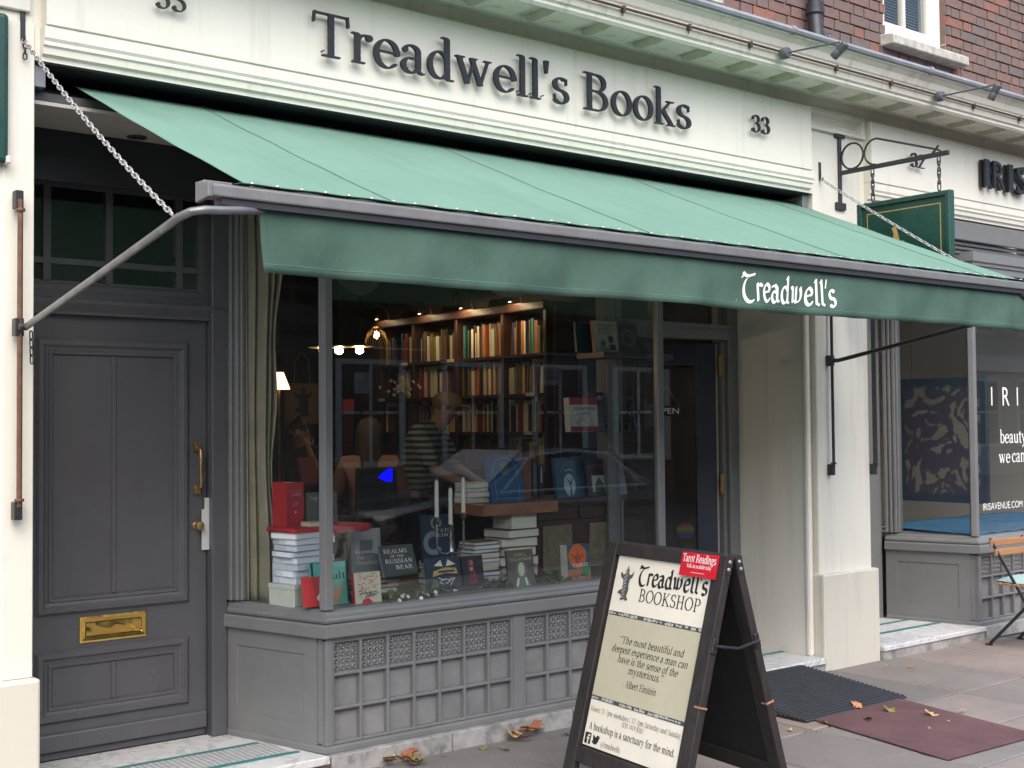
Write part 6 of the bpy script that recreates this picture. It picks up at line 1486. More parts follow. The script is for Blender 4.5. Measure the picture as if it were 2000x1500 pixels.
# tote bag on the back wall
tb = at(590, 830, 5.6)
tt = thing('tote_bag', 'tan cloth tote bag printed with a dark robed figure hanging at the back', 'bag', (tb.x, 5.6, tb.z))
MB().grid(10, 10, lambda u, v: (-.19 + .38 * u, -.02 * math.sin(u * 3.1) * math.sin(v * 3.1), .40 * v)).obj('cloth', pm('tan_cloth', (.20, .13, .085), .9, .1), tt, smooth=True, thick=.01)
MB().tube([(-.09, 0, .40), (-.07, 0, .62), (0, 0, .70), (.07, 0, .62), (.09, 0, .40)], .008, 6).obj('handle', pm('tan_cloth', (.2, .13, .085)), tt)
put(MB().add([v for v in [(a * 2.2, b * 1.9, 0) for a, b, _ in em_.v]], em_.f), 'printed_figure', MAT['black_print'], tt, frame((0, -.032, .08), (1, 0, 0), (0, 0, 1)))
rs = at(680, 803, 4.2)
tag(MB().box(-.055, .055, -.006, 0, 0, .10).obj('notice_card', pm('red_notice', (.35, .03, .04), .5), loc=(rs.x, 4.2, rs.z)), 'small red notice card on a stand in the middle of the shop', 'card')
tag(MB().box(-.05, .05, 0, .03, 0, rs.z - FZ).box(-.06, .06, .0, .25, 0, .05).obj('notice_stand', MAT['darkwood'], loc=(rs.x, 4.2005, FZ)), 'slim dark stand carrying the red notice card', 'stand')
fc = at(785, 775, 3.4)
fl_t = thing('flower_vase', 'small vase of pale flowers in front of the bookcase', 'vase', (fc.x, 3.4, fc.z - .05))
MB().lathe([(.03, 0), (.045, .03), (.04, .07), (.025, .09)], 12).lathe([(.04, -.9 + .15), (.04, -.002)], 10).obj('vase', MAT['iron'], fl_t, smooth=True)
qf = random.Random(2); fm_ = MB()
for i in range(26): fm_.lathe([(.004, -.006), (.014, 0), (.016, .006), (.004, .011)], 6, (qf.gauss(0, .06), qf.gauss(0, .04), .13 + qf.gauss(0, .03)), (qf.uniform(-1, 1), -1, .6))
tag(fm_.obj('blossom', pm('pale_blossom', (.5, .5, .38), .7), fl_t), kind='stuff')
MB().tube([(0, 0, .08), (.02, 0, .14)], .003, 4).tube([(0, 0, .08), (-.04, 0, .13)], .003, 4).tube([(0, 0, .08), (.05, 0, .12)], .003, 4).obj('stems', pm('ivy_stem', (.08, .07, .03)), fl_t)

# ---- people
def skin(name, V, E, mat, parent, root=0, sub=2):
    me = D.meshes.new(name); me.from_pydata([v[0] for v in V], E, []); o = link(name, me, parent, mat=mat)
    sm = o.modifiers.new('skin', 'SKIN'); sm.use_smooth_shade = True
    sk = me.skin_vertices[0].data if me.skin_vertices else None
    if sk is None:
        bmx = bmesh.new(); bmx.from_mesh(me); bmx.verts.layers.skin.verify(); bmx.to_mesh(me); bmx.free(); sk = me.skin_vertices[0].data
    for i, v in enumerate(V):
        r = v[1]; sk[i].radius = r if isinstance(r, tuple) else (r, r); sk[i].use_root = (i == root)
    s2 = o.modifiers.new('smooth', 'SUBSURF'); s2.levels = sub; s2.render_levels = sub
    me.polygons.foreach_set('use_smooth', [True] * len(me.polygons))
    return o
def person(label, loc, yaw, pose, skinc, hairc, topm, legm, hair, H=1.0):
    r = thing('person', label, 'person', loc, (0, 0, R(yaw)))
    J = {'pel': (0, 0, .96), 'spi': (0, -.01, 1.12), 'che': (0, -.01, 1.32), 'nck': (0, 0, 1.46), 'hd0': (0, -.015, 1.54), 'hd1': (0, -.025, 1.62), 'hd2': (0, -.005, 1.70)}
    J.update(pose)
    V = []; E = []; ix = {}
    def av(k, p, rad, par=None):
        ix[k] = len(V); V.append((tuple(p), rad))
        if par is not None: E.append((ix[par], ix[k]))
    av('pel', J['pel'], (.145, .105)); av('spi', J['spi'], (.125, .09), 'pel'); av('che', J['che'], (.15, .10), 'spi'); av('nck', J['nck'], .052, 'che')
    av('hd0', J['hd0'], (.062, .075), 'nck'); av('hd1', J['hd1'], (.074, .092), 'hd0'); av('hd2', J['hd2'], (.058, .07), 'hd1')
    for s, nm in ((-1, 'l'), (1, 'r')):
        av('sh' + nm, J.get('sh' + nm, (s * .17, 0, 1.40)), .055, 'che')
        av('el' + nm, J.get('el' + nm, (s * .22, .02, 1.12)), .040, 'sh' + nm)
        wr = Vector(J.get('wr' + nm, (s * .22, -.08, .90))); av('wr' + nm, wr, .026, 'el' + nm)
        hdv = Vector(J.get('hv' + nm, (0, -.3, -1))).normalized(); sd = hdv.cross(Vector((s, .2, 0))).normalized(); sd = hdv.cross(sd).normalized()
        pal = wr + hdv * .055; av('pa' + nm, pal, (.034, .018), 'wr' + nm)
        kn = wr + hdv * .088; av('kn' + nm, kn, (.036, .015), 'pa' + nm)
        crl = hdv.cross(sd).normalized()
        for f, (off, ln) in enumerate(((-.030, .058), (-.010, .070), (.010, .066), (.029, .050))):
            b0 = kn + sd * off; av('f%d%s' % (f, nm), b0 + hdv * .008, .0085, 'kn' + nm)
            av('g%d%s' % (f, nm), b0 + hdv * (ln * .55) + crl * .006, .0080, 'f%d%s' % (f, nm)); av('h%d%s' % (f, nm), b0 + hdv * ln * .92 + crl * .022, .0070, 'g%d%s' % (f, nm))
        t0 = wr + hdv * .035 - sd * .036; av('t0' + nm, t0, .010, 'pa' + nm); av('t1' + nm, t0 + hdv * .03 - sd * .018, .009, 't0' + nm); av('t2' + nm, t0 + hdv * .055 - sd * .02 + crl * .008, .008, 't1' + nm)
        av('hp' + nm, (s * .09, 0, .88), .085, 'pel'); av('kn_' + nm, J.get('kne' + nm, (s * .10, -.02, .50)), .056, 'hp' + nm); av('an' + nm, (s * .10, .01, .09), .038, 'kn_' + nm); av('to' + nm, (s * .11, -.13, .035), .034, 'an' + nm)
    thin = {ix[k]: .72 for k in ('pel', 'spi', 'che', 'shl', 'shr', 'hpl', 'hpr', 'kn_l', 'kn_r')}
    skin('body', [(p, tuple(q * thin.get(i, 1) for q in (rd if isinstance(rd, tuple) else (rd, rd)))) for i, (p, rd) in enumerate(V)], E, skinc, r)
    # clothes: a looser layer over trunk, arms and legs
    tv, te = [], []
    def cl(keys, grow, pairs):
        m = {}
        for k in keys:
            rad = V[ix[k]][1]; rad = rad if isinstance(rad, tuple) else (rad, rad); m[k] = len(tv); tv.append((V[ix[k]][0], (rad[0] + grow, rad[1] + grow)))
        for a, b in pairs: te.append((m[a], m[b]))
    tv.clear(); te.clear(); cl(['pel', 'spi', 'che', 'shl', 'shr', 'ell', 'elr', 'nck'], .022, [('pel', 'spi'), ('spi', 'che'), ('che', 'nck'), ('che', 'shl'), ('che', 'shr'), ('shl', 'ell'), ('shr', 'elr')])
    skin('top', list(tv), list(te), topm, r)
    tv.clear(); te.clear(); cl(['pel', 'hpl', 'hpr', 'kn_l', 'kn_r', 'anl', 'anr'], .014, [('pel', 'hpl'), ('pel', 'hpr'), ('hpl', 'kn_l'), ('hpr', 'kn_r'), ('kn_l', 'anl'), ('kn_r', 'anr')])
    skin('trousers', list(tv), list(te), legm, r)
    # head details
    h1 = Vector(J['hd1']); up = (Vector(J['hd2']) - Vector(J['hd0'])).normalized(); fw = Vector(J.get('face', (0, -1, 0))).normalized(); fw = (fw - up * fw.dot(up)).normalized(); sd = up.cross(fw)
    hp = lambda a, b, c: h1 + sd * a + fw * b + up * c
    def blob(nm, a, b, c, ra, rb, rc, mat, n=10):
        m = MB(); k = 6; vs = []; fs = []
        for i in range(k + 1):
            th = math.pi * i / k
            for j in range(n):
                ph = 2 * math.pi * j / n; vs.append(hp(a + ra * math.sin(th) * math.cos(ph), b + rb * math.sin(th) * math.sin(ph), c + rc * math.cos(th)))
        for i in range(k):
            for j in range(n): fs.append((i * n + j, i * n + (j + 1) % n, (i + 1) * n + (j + 1) % n, (i + 1) * n + j))
        return m.add(vs, fs).obj(nm, mat, r, smooth=True)
    for s in (-1, 1):
        blob('eye', s * .030, .086, .012, .012, .008, .007, MAT['black']); blob('eyebrow', s * .031, .088, .034, .018, .006, .004, hairc); blob('ear', s * .076, .0, .0, .010, .018, .030, skinc)
    blob('nose', 0, .098, -.012, .013, .018, .022, skinc); blob('mouth', 0, .086, -.048, .024, .008, .006, pm('lips', (.22, .07, .06), .5))
    if hair == 'long':
        def hr(u, v):
            a = u * 2 * math.pi; c = .118 - v * .44
            rr = .093 * math.sqrt(max(0, 1 - (1 - min(1, v / .28)) ** 2)) * (1 + .30 * max(0, v - .3)) * (1 + .05 * math.sin(9 * a + v * 7) * v)
            if v > .93: rr *= 1 - (v - .93) * 6
            b = math.sin(a) * rr * 1.08 - .012
            if v > .34: b = min(b, .012 - .03 * (v - .34))
            return tuple(hp(math.cos(a) * rr, b, c))
        hm_ = MB().grid(40, 26, hr)
        hm_.obj('hair', hairc, r, smooth=True, thick=.012)
    else:
        blob('hair', 0, -.022, .038, .086, .092, .078, hairc, 16)
        if hair == 'bun': blob('hair_bun', 0, -.10, .09, .042, .042, .042, hairc)
        if hair == 'cap':
            capm = pm('tan_cap', (.34, .25, .12), .85); blob('cap', 0, .0, .062, .090, .102, .062, capm, 16); blob('cap_peak', 0, .11, .045, .068, .065, .008, capm, 14)
    return r
SK = pm('skin_tone', (.42, .24, .17), .5, .08, 6); SK2 = pm('skin_tone_tan', (.34, .19, .13), .5, .08, 6)
dj = pm('dark_jeans', (.02, .025, .04), .8)
def m_stripe():
    t = NT('striped_jersey'); wv = t.new('ShaderNodeTexWave'); wv.wave_type = 'BANDS'; wv.bands_direction = 'Z'; wv.inputs['Scale'].default_value = 7.5; wv.inputs['Distortion'].default_value = .6
    t.l(t.tc.outputs['Object'], wv.inputs['Vector']); t.set(col=t.ramp(wv.outputs['Color'], [(.46, (.030, .036, .042)), (.54, (.30, .33, .32))]), rough=.9); return t.m
p1 = at(585, 842, 4.2); hs1 = (p1.z - FZ) / 1.60
w1 = person('woman in a dark top with hair tied back, resting a hand on her cheek', (p1.x, 4.2, FZ), -35, {'hd1': (0, -.05, 1.60), 'hd2': (0, -.03, 1.69), 'elr': (.20, -.16, 1.20), 'wrr': (.10, -.17, 1.44), 'hvr': (-.25, .3, 1), 'ell': (-.20, -.12, 1.12), 'wrl': (-.08, -.28, 1.05), 'hvl': (.4, -1, -.1)}, SK, pm('dark_hair', (.018, .012, .010), .5), pm('black_jersey', (.018, .018, .020), .9), dj, 'bun'); w1.scale = (hs1,) * 3
p2 = at(722, 852, 1.85); hs2 = (p2.z - FZ) / 1.60
w2 = person('woman with long dark hair and dusty pink top seen from behind', (p2.x, 1.85, FZ), 150, {'ell': (-.26, -.06, 1.12), 'elr': (.26, -.06, 1.12), 'wrl': (-.20, -.25, 1.05), 'wrr': (.20, -.25, 1.05), 'hvl': (.2, -1, 0), 'hvr': (-.2, -1, 0)}, SK, pm('brown_hair', (.030, .016, .011), .8, .3, 30, .4, 60, stretch=(1, 1, .1)), pm('dusty_pink_top', (.21, .11, .085), .9, .1, 8), dj, 'long'); w2.scale = (hs2,) * 3
p3_ = at(826, 800, 2.4); hs3 = (p3_.z - FZ) / 1.56
w3 = person('bearded man in a striped jersey and tan cap bending over the counter', (p3_.x, 2.5, FZ), 35, {'spi': (0, -.02, 1.13), 'che': (0, -.08, 1.33), 'nck': (0, -.15, 1.44), 'hd0': (0, -.20, 1.50), 'hd1': (0, -.235, 1.565), 'hd2': (0, -.235, 1.65), 'shl': (-.18, -.09, 1.40), 'shr': (.18, -.09, 1.40), 'ell': (-.25, -.22, 1.15), 'elr': (.24, -.22, 1.15), 'wrl': (-.16, -.42, 1.05), 'wrr': (.16, -.42, 1.05), 'hvl': (.2, -1, -.2), 'hvr': (-.2, -1, -.2), 'face': (0, -1, -.35)}, SK2, pm('sandy_hair', (.16, .10, .05), .6), m_stripe(), dj, 'cap'); w3.scale = (hs3,) * 3

# ------------------------------------------------------------------ signs on the entrance door
dd = Vector((math.cos(ang), math.sin(ang))); nn_ = Vector((dd.y, -dd.x)) if Vector((dd.y, -dd.x)).y < 0 else Vector((-dd.y, dd.x))
os_ = hinge + dd * .34 + nn_ * .012
on = thing('open_sign', 'small black sign reading OPEN hanging inside the entrance door glass', 'sign', (os_.x, os_.y, at(1320, 812, .95).z))
fr_ = frame((nn_.x * .008, nn_.y * .008, 0), (-dd.x, -dd.y, 0), (0, 0, 1))
put(MB().box(-.105, .105, -.0, .068, -.006, 0), 'plate', MAT['black'], on, fr_)
put(sans_mb('OPEN', .056, 'C', .17), 'lettering', MAT['white_print'], on, fr_ @ Matrix.Translation((0, .014, .002)))
put(MB().tube([(-.09, .068, 0), (0, .20, 0), (.09, .068, 0)], .0014, 4), 'cord', MAT['zinc'], on, fr_)
stc = hinge + dd * .22 + nn_ * .007
stk = thing('window_sticker', 'round rainbow striped sticker low on the entrance door glass', 'sticker', (stc.x, stc.y, at(1338, 1040, .8).z))
for i, c in enumerate(((.10, .015, .02), (.11, .05, .015), (.10, .09, .015), (.02, .055, .02), (.012, .02, .08), (.05, .012, .055))):
    v0, v1 = .055 - i * .018, .055 - (i + 1) * .018 + .001; w0, w1_ = (math.sqrt(max(0, .06 ** 2 - v * v)) for v in (v0, v1))
    put(MB().add([(-w1_, v1, 0), (w1_, v1, 0), (w0, v0, 0), (-w0, v0, 0)], [(0, 1, 2, 3)]), 'stripe', cm(c, .5), stk, frame((0, 0, 0), (-dd.x, -dd.y, 0), (0, 0, 1)))
# ------------------------------------------------------------------ the neighbouring shop
struct(MB().box(7.25, 12.6, .74, 4.4, FZ - .06, FZ), 'neighbour_floor', pm('pale_floor', (.42, .39, .35), .6))
struct(MB().box(7.25, 12.6, .53, 4.4, 3.06, 3.1), 'neighbour_ceiling', pm('pale_ceiling', (.6, .58, .55), .8))
struct(MB().box(7.25, 12.6, 4.4, 4.45, FZ, 3.1), 'neighbour_back_wall', pm('taupe_wall', (.48, .44, .385), .8, .06, 2))
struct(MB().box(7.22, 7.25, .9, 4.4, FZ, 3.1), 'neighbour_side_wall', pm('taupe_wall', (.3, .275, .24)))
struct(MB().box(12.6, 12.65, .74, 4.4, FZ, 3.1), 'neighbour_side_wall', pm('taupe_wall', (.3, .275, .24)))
part(MB().box(7.25, 8.30, .72, .80, .092, 2.93), 'neighbour_door', MAT['grey'], bevel=.004)
jm = part(MB().box(7.218, 7.30, .10, .7, .093, 2.94), 'entrance_jamb', MAT['grey'], bevel=.004)
struct(MB().prism([(8.40, .72), (8.56, .075), (10.67, .075), (10.84, .72), (10.84, 1.1), (8.40, 1.1)], lambda u, v, h: (u, v, h), .70, .742).box(8.4, 10.84, 1.06, 1.1, FZ, .6995), 'display_platform', pm('white_board', (.5, .5, .48), .6))
bc_ = thing('blue_cloth', 'blue textured cloth spread over the neighbouring window sill', 'cloth', (9.4, .5, .742))
MB().grid(60, 16, lambda u, v: (-.87 + .04 * v + u * 2.1, -.40 + .9 * v, .012 + .02 * v + .006 * math.sin(u * 60) * math.sin(v * 9 + u * 7))).obj('cloth', pm('blue_cloth', (.04, .14, .26), .8, .35, 16, .5, 60), bc_, smooth=True, thick=.006)
XP = 9.55
pa, pb_ = atx(1756, 742, XP), atx(1926, 735, XP); z0_ = atx(1916, 984, XP).z
pt = thing('batik_panel', 'large blue bordered painting with a swirling plum and cream pattern', 'painting', (XP, (pa.y + pb_.y) / 2, z0_))
hw_ = abs(pa.y - pb_.y) / 2; hz = pb_.z - z0_
def m_batik():
    t = NT('batik_print'); g = t.tc.outputs['Generated']
    sp = t.new('ShaderNodeSeparateXYZ'); t.l(g, sp.inputs[0])
    n = t.noise(2.6, 2.0, .5, g, 2.2); det = t.noise(22, 5, .7, g)
    n2 = t.math('ADD', n, t.math('MULTIPLY', t.math('SUBTRACT', det, .5), .10))
    c = t.ramp(n2, [(.40, (.23, .21, .155)), (.44, (.060, .045, .075)), (.60, (.070, .050, .085)), (.63, (.25, .23, .17))])
    wv = t.noise(60, 2, .5, g); c = t.mix(t.ramp(wv, [(.56, 0.0), (.64, .5)]), c, (.03, .05, .06))
    ex = t.math('MINIMUM', t.math('MINIMUM', sp.outputs[1], t.math('SUBTRACT', 1.0, sp.outputs[1])), t.math('MINIMUM', sp.outputs[2], t.math('SUBTRACT', 1.0, sp.outputs[2])))
    ex = t.math('ADD', ex, t.math('MULTIPLY', t.math('SUBTRACT', det, .5), .06))
    c = t.mix(t.ramp(ex, [(.055, 1.0), (.085, 0.0)]), c, (.018, .045, .075)); t.set(col=c, rough=.85); return t.m
MB().box(-.012, .012, -hw_, hw_, 0, hz).obj('canvas', m_batik(), pt)
MB().box(-.004, .02, -hw_ - .004, -hw_ - .0005, -.002, hz + .002).tube([(0, -hw_ * .7, hz), (0, -hw_ * .7, 3.05 - z0_)], .002, 4).tube([(0, hw_ * .7, hz), (0, hw_ * .7, 3.05 - z0_)], .002, 4).obj('hanging_wires', MAT['iron'], pt)
ac = at(1800, 708, 3.9)
act_ = thing('air_conditioner', 'pale wall mounted air conditioner high in the neighbouring shop', 'air conditioner', (ac.x, 4.398, ac.z))
MB().box(-.42, .42, -.20, 0, -.12, .12).obj('casing', pm('ac_white', (.42, .41, .39), .5), act_, bevel=.03, seg=3)
MB().box(-.36, .36, -.206, -.2005, -.07, -.04).obj('vent', MAT['iron'], act_)
lt = at(1977, 516, .42)
sl_ = thing('ceiling_spot', 'small lit spotlight glowing under the neighbouring shop soffit', 'lamp', lt)
MB().lathe([(.03, .03), (.03, 0), (.022, -.004)], 14).tube([(0, 0, .03), (0, 0, 2.95 - lt.z)], .006, 6).obj('housing', MAT['iron'], sl_, smooth=True)
MB().lathe([(.022, -.004), (.018, -.016), (.006, -.020)], 12).obj('bulb', emit('spot_bulb', (1.0, .82, .55), 120), sl_, smooth=True)
gh = part(MB().box(7.25, 12.5, .02, .12, 2.935, 3.075), 'awning_box', pm('grey_box_paint', (.16, .16, .158), .5, .08, 4), bevel=.004)
for i in range(4): part(MB().box(7.25, 12.5, .055 + i * .02, .075 + i * .02, 2.905 - i * .028, 2.930 - i * .028), 'shutter_slat', MAT['grey'], gh, bevel=.003)
part(MB().box(7.25, 12.5, .14, .72, 2.925, 2.94), 'soffit', pm('grey_soffit', (.10, .098, .092), .6))
YG = .0585
gx = thing('window_lettering', 'white lettering on the neighbouring window reading IRIS and IRISAVENUE.COM', 'window lettering', (8.58, YG, .95))
GF = lambda px, py: frame(at(px, py, YG) - Vector((8.58, YG, .95)) + Vector((0, -.0012, 0)), (1, 0, 0), (0, 0, 1))
xx = 1936
for ch, pw, dx_ in (('I', .016, 22), ('R', .10, 28), ('I', .016, 20), ('S', .11, 30)):
    put(sans_mb(ch, .205, 'L', pw), 'letter', MAT['white_print'], gx, GF(xx, 792)); xx += dx_
put(text_mb('beauty', size=.155, style=(.045, .02, 10, .03), res=44), 'lettering', MAT['white_print'], gx, GF(1953, 866))
put(text_mb('we', size=.155, style=(.045, .02, 10, .03), res=44), 'lettering', MAT['white_print'], gx, GF(1951, 905))
put(text_mb('can', size=.155, style=(.045, .02, 10, .03), res=44), 'lettering', MAT['white_print'], gx, GF(1976, 903))
put(sans_mb('IRISAVENUE.COM', .075, 'L', .56), 'lettering', MAT['white_print'], gx, GF(1920, 997))

# ------------------------------------------------------------------ folding chair outside
cb = at(1931, 1052, -.20); rf = atz(1951, 1254, 0)
CH = thing('folding_chair', 'wooden slatted folding chair with black frame by the neighbouring window', 'chair', (cb.x, -.20, 0), (0, 0, R(-3)))
cw = .42; ztop = cb.z
for x in (.015, cw - .015):
    MB().bar((x, .0, ztop), (x, -.47, .008), .010, .022, (0, 1, .3)).obj('leg', MAT['iron'], CH, bevel=.002)
    xi_ = x + (.016 if x < .2 else -.016)
    MB().bar((xi_, .03, .008), (xi_, -.40, .44), .010, .022, (0, 1, .3)).obj('leg', MAT['iron'], CH, bevel=.002)
    MB().bar((x, .05, .008), (x, -.0, .008), .014, .012).obj('foot', MAT['iron'], CH)
for z in (ztop - .03, ztop - .095): MB().box(-.012, cw + .012, -.012 - (ztop - z) * .55, .006 - (ztop - z) * .55, z - .024, z + .024).obj('back_slat', MAT['chairwood'], CH, bevel=.005, seg=2)
for i in range(6): MB().box(0, cw, -.42 + i * .066, -.42 + i * .066 + .05, .440, .456).obj('seat_slat', MAT['chairwood'], CH, bevel=.004)
MB().tube([(.016, -.30, .17), (cw - .016, -.30, .17)], .006, 6).tube([(.03, -.02, .06), (cw - .03, -.02, .06)], .006, 6).obj('cross_bar', MAT['iron'], CH)
cu_ = thing('seat_cushion', 'pale turquoise cushion lying on the folding chair', 'cushion', (cb.x + .21, -.42, .457), (0, 0, R(-3)))
MB().grid(12, 12, lambda u, v: (-.20 + .40 * u, -.19 + .38 * v, .006 + .036 * (1 - (2 * u - 1) ** 6) * (1 - (2 * v - 1) ** 6) + .004 * math.sin(u * 14 + v * 9))).add([(-.2, -.19, .0), (.2, -.19, 0), (.2, .19, 0), (-.2, .19, 0)], [(0, 3, 2, 1)]).obj('pad', pm('turquoise_cotton', (.34, .50, .48), .9, .1, 10), cu_, smooth=True)

# ------------------------------------------------------------------ the street behind the photographer, seen in the glass
def m_farbrick(nm, a, b):
    t = NT(nm); bt = t.new('ShaderNodeTexBrick'); bt.inputs['Scale'].default_value = 1; bt.inputs['Brick Width'].default_value = .22; bt.inputs['Row Height'].default_value = .075; bt.inputs['Mortar Size'].default_value = .01
    bt.inputs['Color1'].default_value = (*a, 1); bt.inputs['Color2'].default_value = (*b, 1); bt.inputs['Mortar'].default_value = (.22, .19, .16, 1)
    mp = t.mapping((1, 1, 1), 'Object', (R(90), 0, 0)); t.l(mp, bt.inputs['Vector']); t.set(col=bt.outputs[0], rough=.9); return t.m
def terrace(label, x0, x1, h, mat, wm, seed):
    t = thing('terrace_house', label, 'building', ((x0 + x1) / 2, -16.5, -.12)); hw = (x1 - x0) / 2
    MB().box(-hw, hw, -6, 0, 0, h).obj('wall', mat, t)
    MB().box(-hw - .0, hw, -6, .25, h + .001, h + .4).obj('parapet', MAT['cream_corn'], t)
    MB().box(-hw, hw, .001, .12, 3.3, 3.8).obj('fascia_band', wm, t)
    n = int(hw * 2 / 2.3); fme = MB(); rframe(fme, lambda x, z, o: (x, o, z), -.55, .55, 0, 1.9, [(0, .0), (0, .06), (.09, .06), (.09, 0)]); fme.box(-.46, .46, .012, .05, .93, .98).box(-.02, .02, .012, .05, .09, 1.81)
    fm2 = fme.mesh('window'); fm2.materials.append(MAT['cream']); pme = MB().box(-.46, .46, .004, .011, .09, 1.81).mesh('pane'); pme.materials.append(pm('far_dark_glass', (.03, .035, .045), .08, .1, 2))
    for f in range(int((h - 3.5) / 3)):
        for i in range(n):
            w_ = link('window', fm2, t, (-hw + (i + .5) * 2 * hw / n, .002, 4.5 + f * 3.0)); link('pane', pme, w_)
    for i in range(n):
        w_ = link('window', fm2, t, (-hw + (i + .5) * 2 * hw / n, .002, .9), None, (1.5, 1, 1.15)); link('pane', pme, w_)
terrace('brown brick terrace house across the street, seen in the window glass', 2.0, 15.0, 6.8, m_farbrick('far_brown_brick', (.13, .075, .055), (.10, .06, .05)), MAT['cream_wall'], 1)
terrace('dark grey terrace house across the street beyond the brown one', 15.05, 30.0, 7.2, m_farbrick('far_grey_brick', (.10, .09, .085), (.08, .07, .065)), MAT['grey'], 2)
terrace('red brick terrace house across the street behind the photographer', -14.0, 1.95, 6.6, m_farbrick('far_red_brick', (.17, .07, .05), (.14, .06, .045)), MAT['cream_wall'], 3)
terrace('pale stone terrace house at the far end across the street', 30.05, 46.0, 7.0, m_cream('far_stone', (.4, .38, .33)), MAT['cream_wall'], 4)
car = thing('parked_car', 'dark parked car at the kerb, mirrored in the bookshop window', 'car', (9.35, -6.62, -.125))
stn = [(-2.16, .42, .70, .73, .55, .5), (-2.02, .26, .80, .84, .78, .70), (-1.4, .2, .88, .95, .86, .74), (-.85, .2, .93, 1.0, .885, .73), (-.15, .2, .94, 1.43, .89, .60), (.5, .2, .95, 1.475, .89, .60), (1.15, .2, .96, 1.43, .885, .585), (1.75, .2, .97, 1.06, .87, .66), (2.08, .28, .92, .97, .82, .68), (2.2, .45, .82, .85, .70, .60)]
vsn, fsn = [], []
for (x, zb_, bl, rf_, wb, wr_) in stn:
    half = [(0, zb_), (wb * .85, zb_), (wb * .99, zb_ + .12), (wb, bl - .12), (wb * .97, bl), (wr_ + .03, rf_ - .05), (wr_ * .9, rf_), (0, rf_ + .015)]
    rng = [(x, -a, z) for a, z in half] + [(x, a, z) for a, z in reversed(half[1:-1])]; vsn += rng
kk = 14
for i in range(len(stn) - 1):
    for j in range(kk): fsn.append((i * kk + j, i * kk + (j + 1) % kk, (i + 1) * kk + (j + 1) % kk, (i + 1) * kk + j))
fsn += [tuple(range(kk)), tuple(range((len(stn) - 1) * kk, len(stn) * kk))]
cbd = MB().add(vsn, fsn).obj('body', pm('dark_car_paint', (.012, .014, .020), .12, .1, 3, spec=.8), car, smooth=True)
sbm = cbd.modifiers.new('smooth', 'SUBSURF'); sbm.levels = 2; sbm.render_levels = 2
gmm = pm('car_glass', (.01, .012, .014), .03, .1, 2); chm = pm('chrome_trim', (.7, .7, .7), .12, .05, 5, metal=1.0)
for s in (-1, 1):
    for pl_ in ([(-.58, .99), (-.12, 1.32), (.42, 1.37), (.42, .99)], [(.50, .99), (.50, 1.37), (1.05, 1.32), (1.38, .99)]):
        gq = MB(); pts = []
        for x, z in pl_: pts.append((x, s * (.885 - (z - .95) * .60 + .004), z))
        gq.add(pts + [(x, y - s * .01, z) for x, y, z in pts], [(0, 1, 2, 3), (7, 6, 5, 4), (0, 1, 5, 4), (1, 2, 6, 5), (2, 3, 7, 6), (3, 0, 4, 7)]).obj('side_window', gmm, car)
    MB().tube([(-.75, s * .885, .972), (.4, s * .892, .98), (1.5, s * .885, .985)], .022, 6).obj('chrome_strip', chm, car, smooth=True)
    MB().tube([(-.70, s * .87, 1.0), (-.14, s * .665, 1.37), (.45, s * .645, 1.415), (1.08, s * .66, 1.37), (1.46, s * .86, 1.0)], .02, 6).obj('window_trim', chm, car, smooth=True)
    for x in (-1.38, 1.36):
        wh = MB().lathe([(.20, -.10), (.30, -.10), (.325, -.07), (.325, .07), (.30, .10), (.20, .10)], 24, (x, s * .80, .325), (0, 1, 0)).obj('wheel', MAT['rubber'], car, smooth=True)
        MB().lathe([(.20, -.02), (.19, .02), (.06, .0), (.05, .03)], 16, (x, s * .86, .325), (0, s, 0)).obj('rim', chm, wh, smooth=True)
    MB().lathe([(.09, -.03), (.10, .02), (.05, .05)], 12, (-2.0, s * .58, .68), (-1, s * .3, .2)).obj('headlight', pm('headlight_glass', (.6, .6, .62), .1), car, smooth=True)
    MB().obox((2.10, s * .62, .84), (.03, 0, 0), (0, .12, 0), (0, 0, .06)).obj('tail_light', pm('tail_red', (.3, .01, .01), .2), car, bevel=.02, seg=2)
for xa, za, xb, zb2, wa, wb_ in ((-.82, 1.02, -.20, 1.415, .70, .56), (1.22, 1.41, 1.72, 1.08, .54, .62)):
    MB().add([(xa, -wa, za + .02), (xa, wa, za + .02), (xb, wb_, zb2 + .02), (xb, -wb_, zb2 + .02), (xa, -wa, za), (xa, wa, za), (xb, wb_, zb2), (xb, -wb_, zb2)], [(0, 1, 2, 3), (7, 6, 5, 4), (0, 1, 5, 4), (1, 2, 6, 5), (2, 3, 7, 6), (3, 0, 4, 7)]).obj('windscreen', gmm, car)
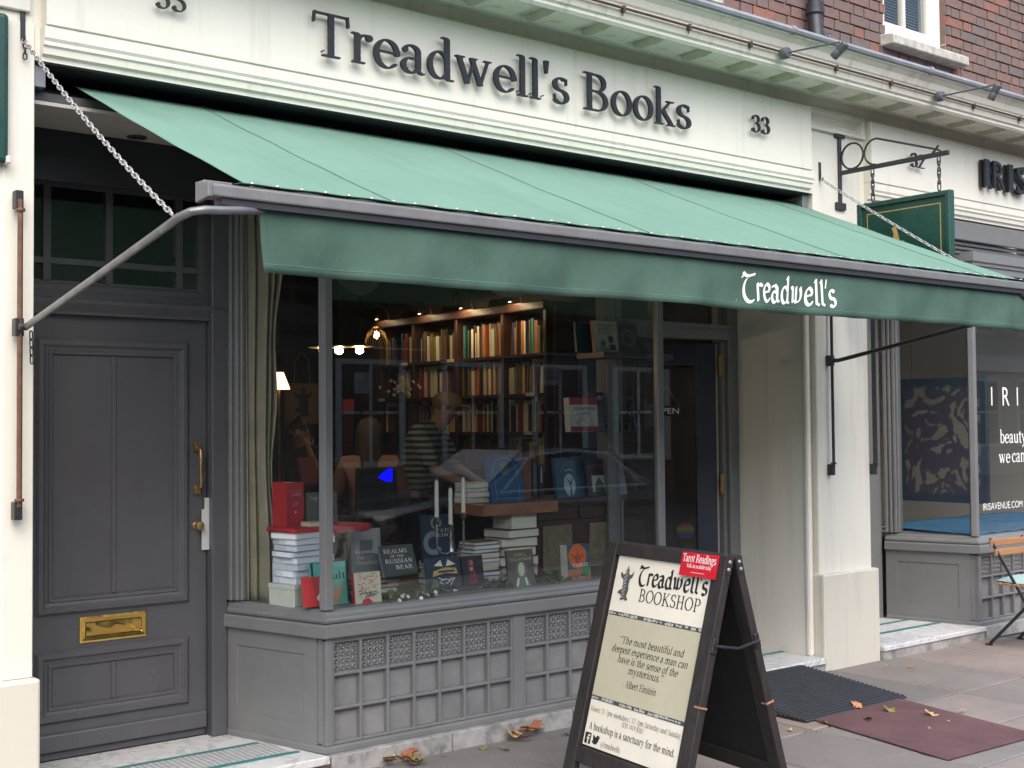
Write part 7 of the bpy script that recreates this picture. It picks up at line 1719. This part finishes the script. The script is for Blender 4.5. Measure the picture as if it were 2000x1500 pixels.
def street_sign(label, px0, px1, pt_, pb2, Yv, build):
    a, b = at(px0, pb2, Yv), at(px1, pt_, Yv); y = .126 - Yv
    t = thing('street_sign', label, 'sign', ((a.x + b.x) / 2, y, -.1)); W, H = b.x - a.x, b.z - a.z; z = a.z + .1
    MB().tube([(0, -.04, 0), (0, -.04, z + H)], .03, 8).obj('post', MAT['iron'], t, smooth=True)
    MB().box(-W / 2, W / 2, -.006, 0, z, z + H).obj('plate', pm('sign_white', (.7, .7, .7), .4, .05) if build == 'P' else pm('sign_grey', (.40, .40, .42), .5), t)
    F_ = frame((W / 2, .0015, z), (-1, 0, 0), (0, 0, 1))
    if build == 'P':
        put(MB().add([(.06 * W, .74 * H, 0), (.32 * W, .74 * H, 0), (.32 * W, .95 * H, 0), (.06 * W, .95 * H, 0)], [(0, 1, 2, 3)]), 'blue_square', cm((.02, .10, .42)), t, F_)
        m = sans_mb('P', .2 * H, 'C', .12 * W); m.v = [(x + .19 * W, y_ + .78 * H, .002) for x, y_, q in m.v]; put(m, 'lettering', MAT['white_print'], t, F_)
        ln = MB(); ql_ = random.Random(4)
        for i in range(7):
            x = .1
            while x < .85:
                w_ = ql_.uniform(.06, .16); ln.add([(x * W, (.08 + i * .09) * H, .002), (min(.92, x + w_) * W, (.08 + i * .09) * H, .002), (min(.92, x + w_) * W, (.115 + i * .09) * H, .002), (x * W, (.115 + i * .09) * H, .002)], [(0, 1, 2, 3)]); x += w_ + .04
        put(ln, 'small_print', MAT['black_print'], t, F_)
    else:
        for s_, v, wd, sz in (('CLEARING', .62, .88, .26), ('0808 301', .33, .82, .2)):
            m = sans_mb(s_, sz * H / .7, 'C', wd * W); m.v = [(x + .5 * W, y_ + v * H, .002) for x, y_, q in m.v]; put(m, 'lettering', MAT['black_print'], t, F_)
street_sign('white parking plate with a blue P, mirrored small in the bookshop window', 693, 722, 728, 768, 12.5, 'P')
street_sign('grey board reading CLEARING, mirrored faintly in the bookshop window', 1036, 1098, 718, 752, 12.7, 'C')
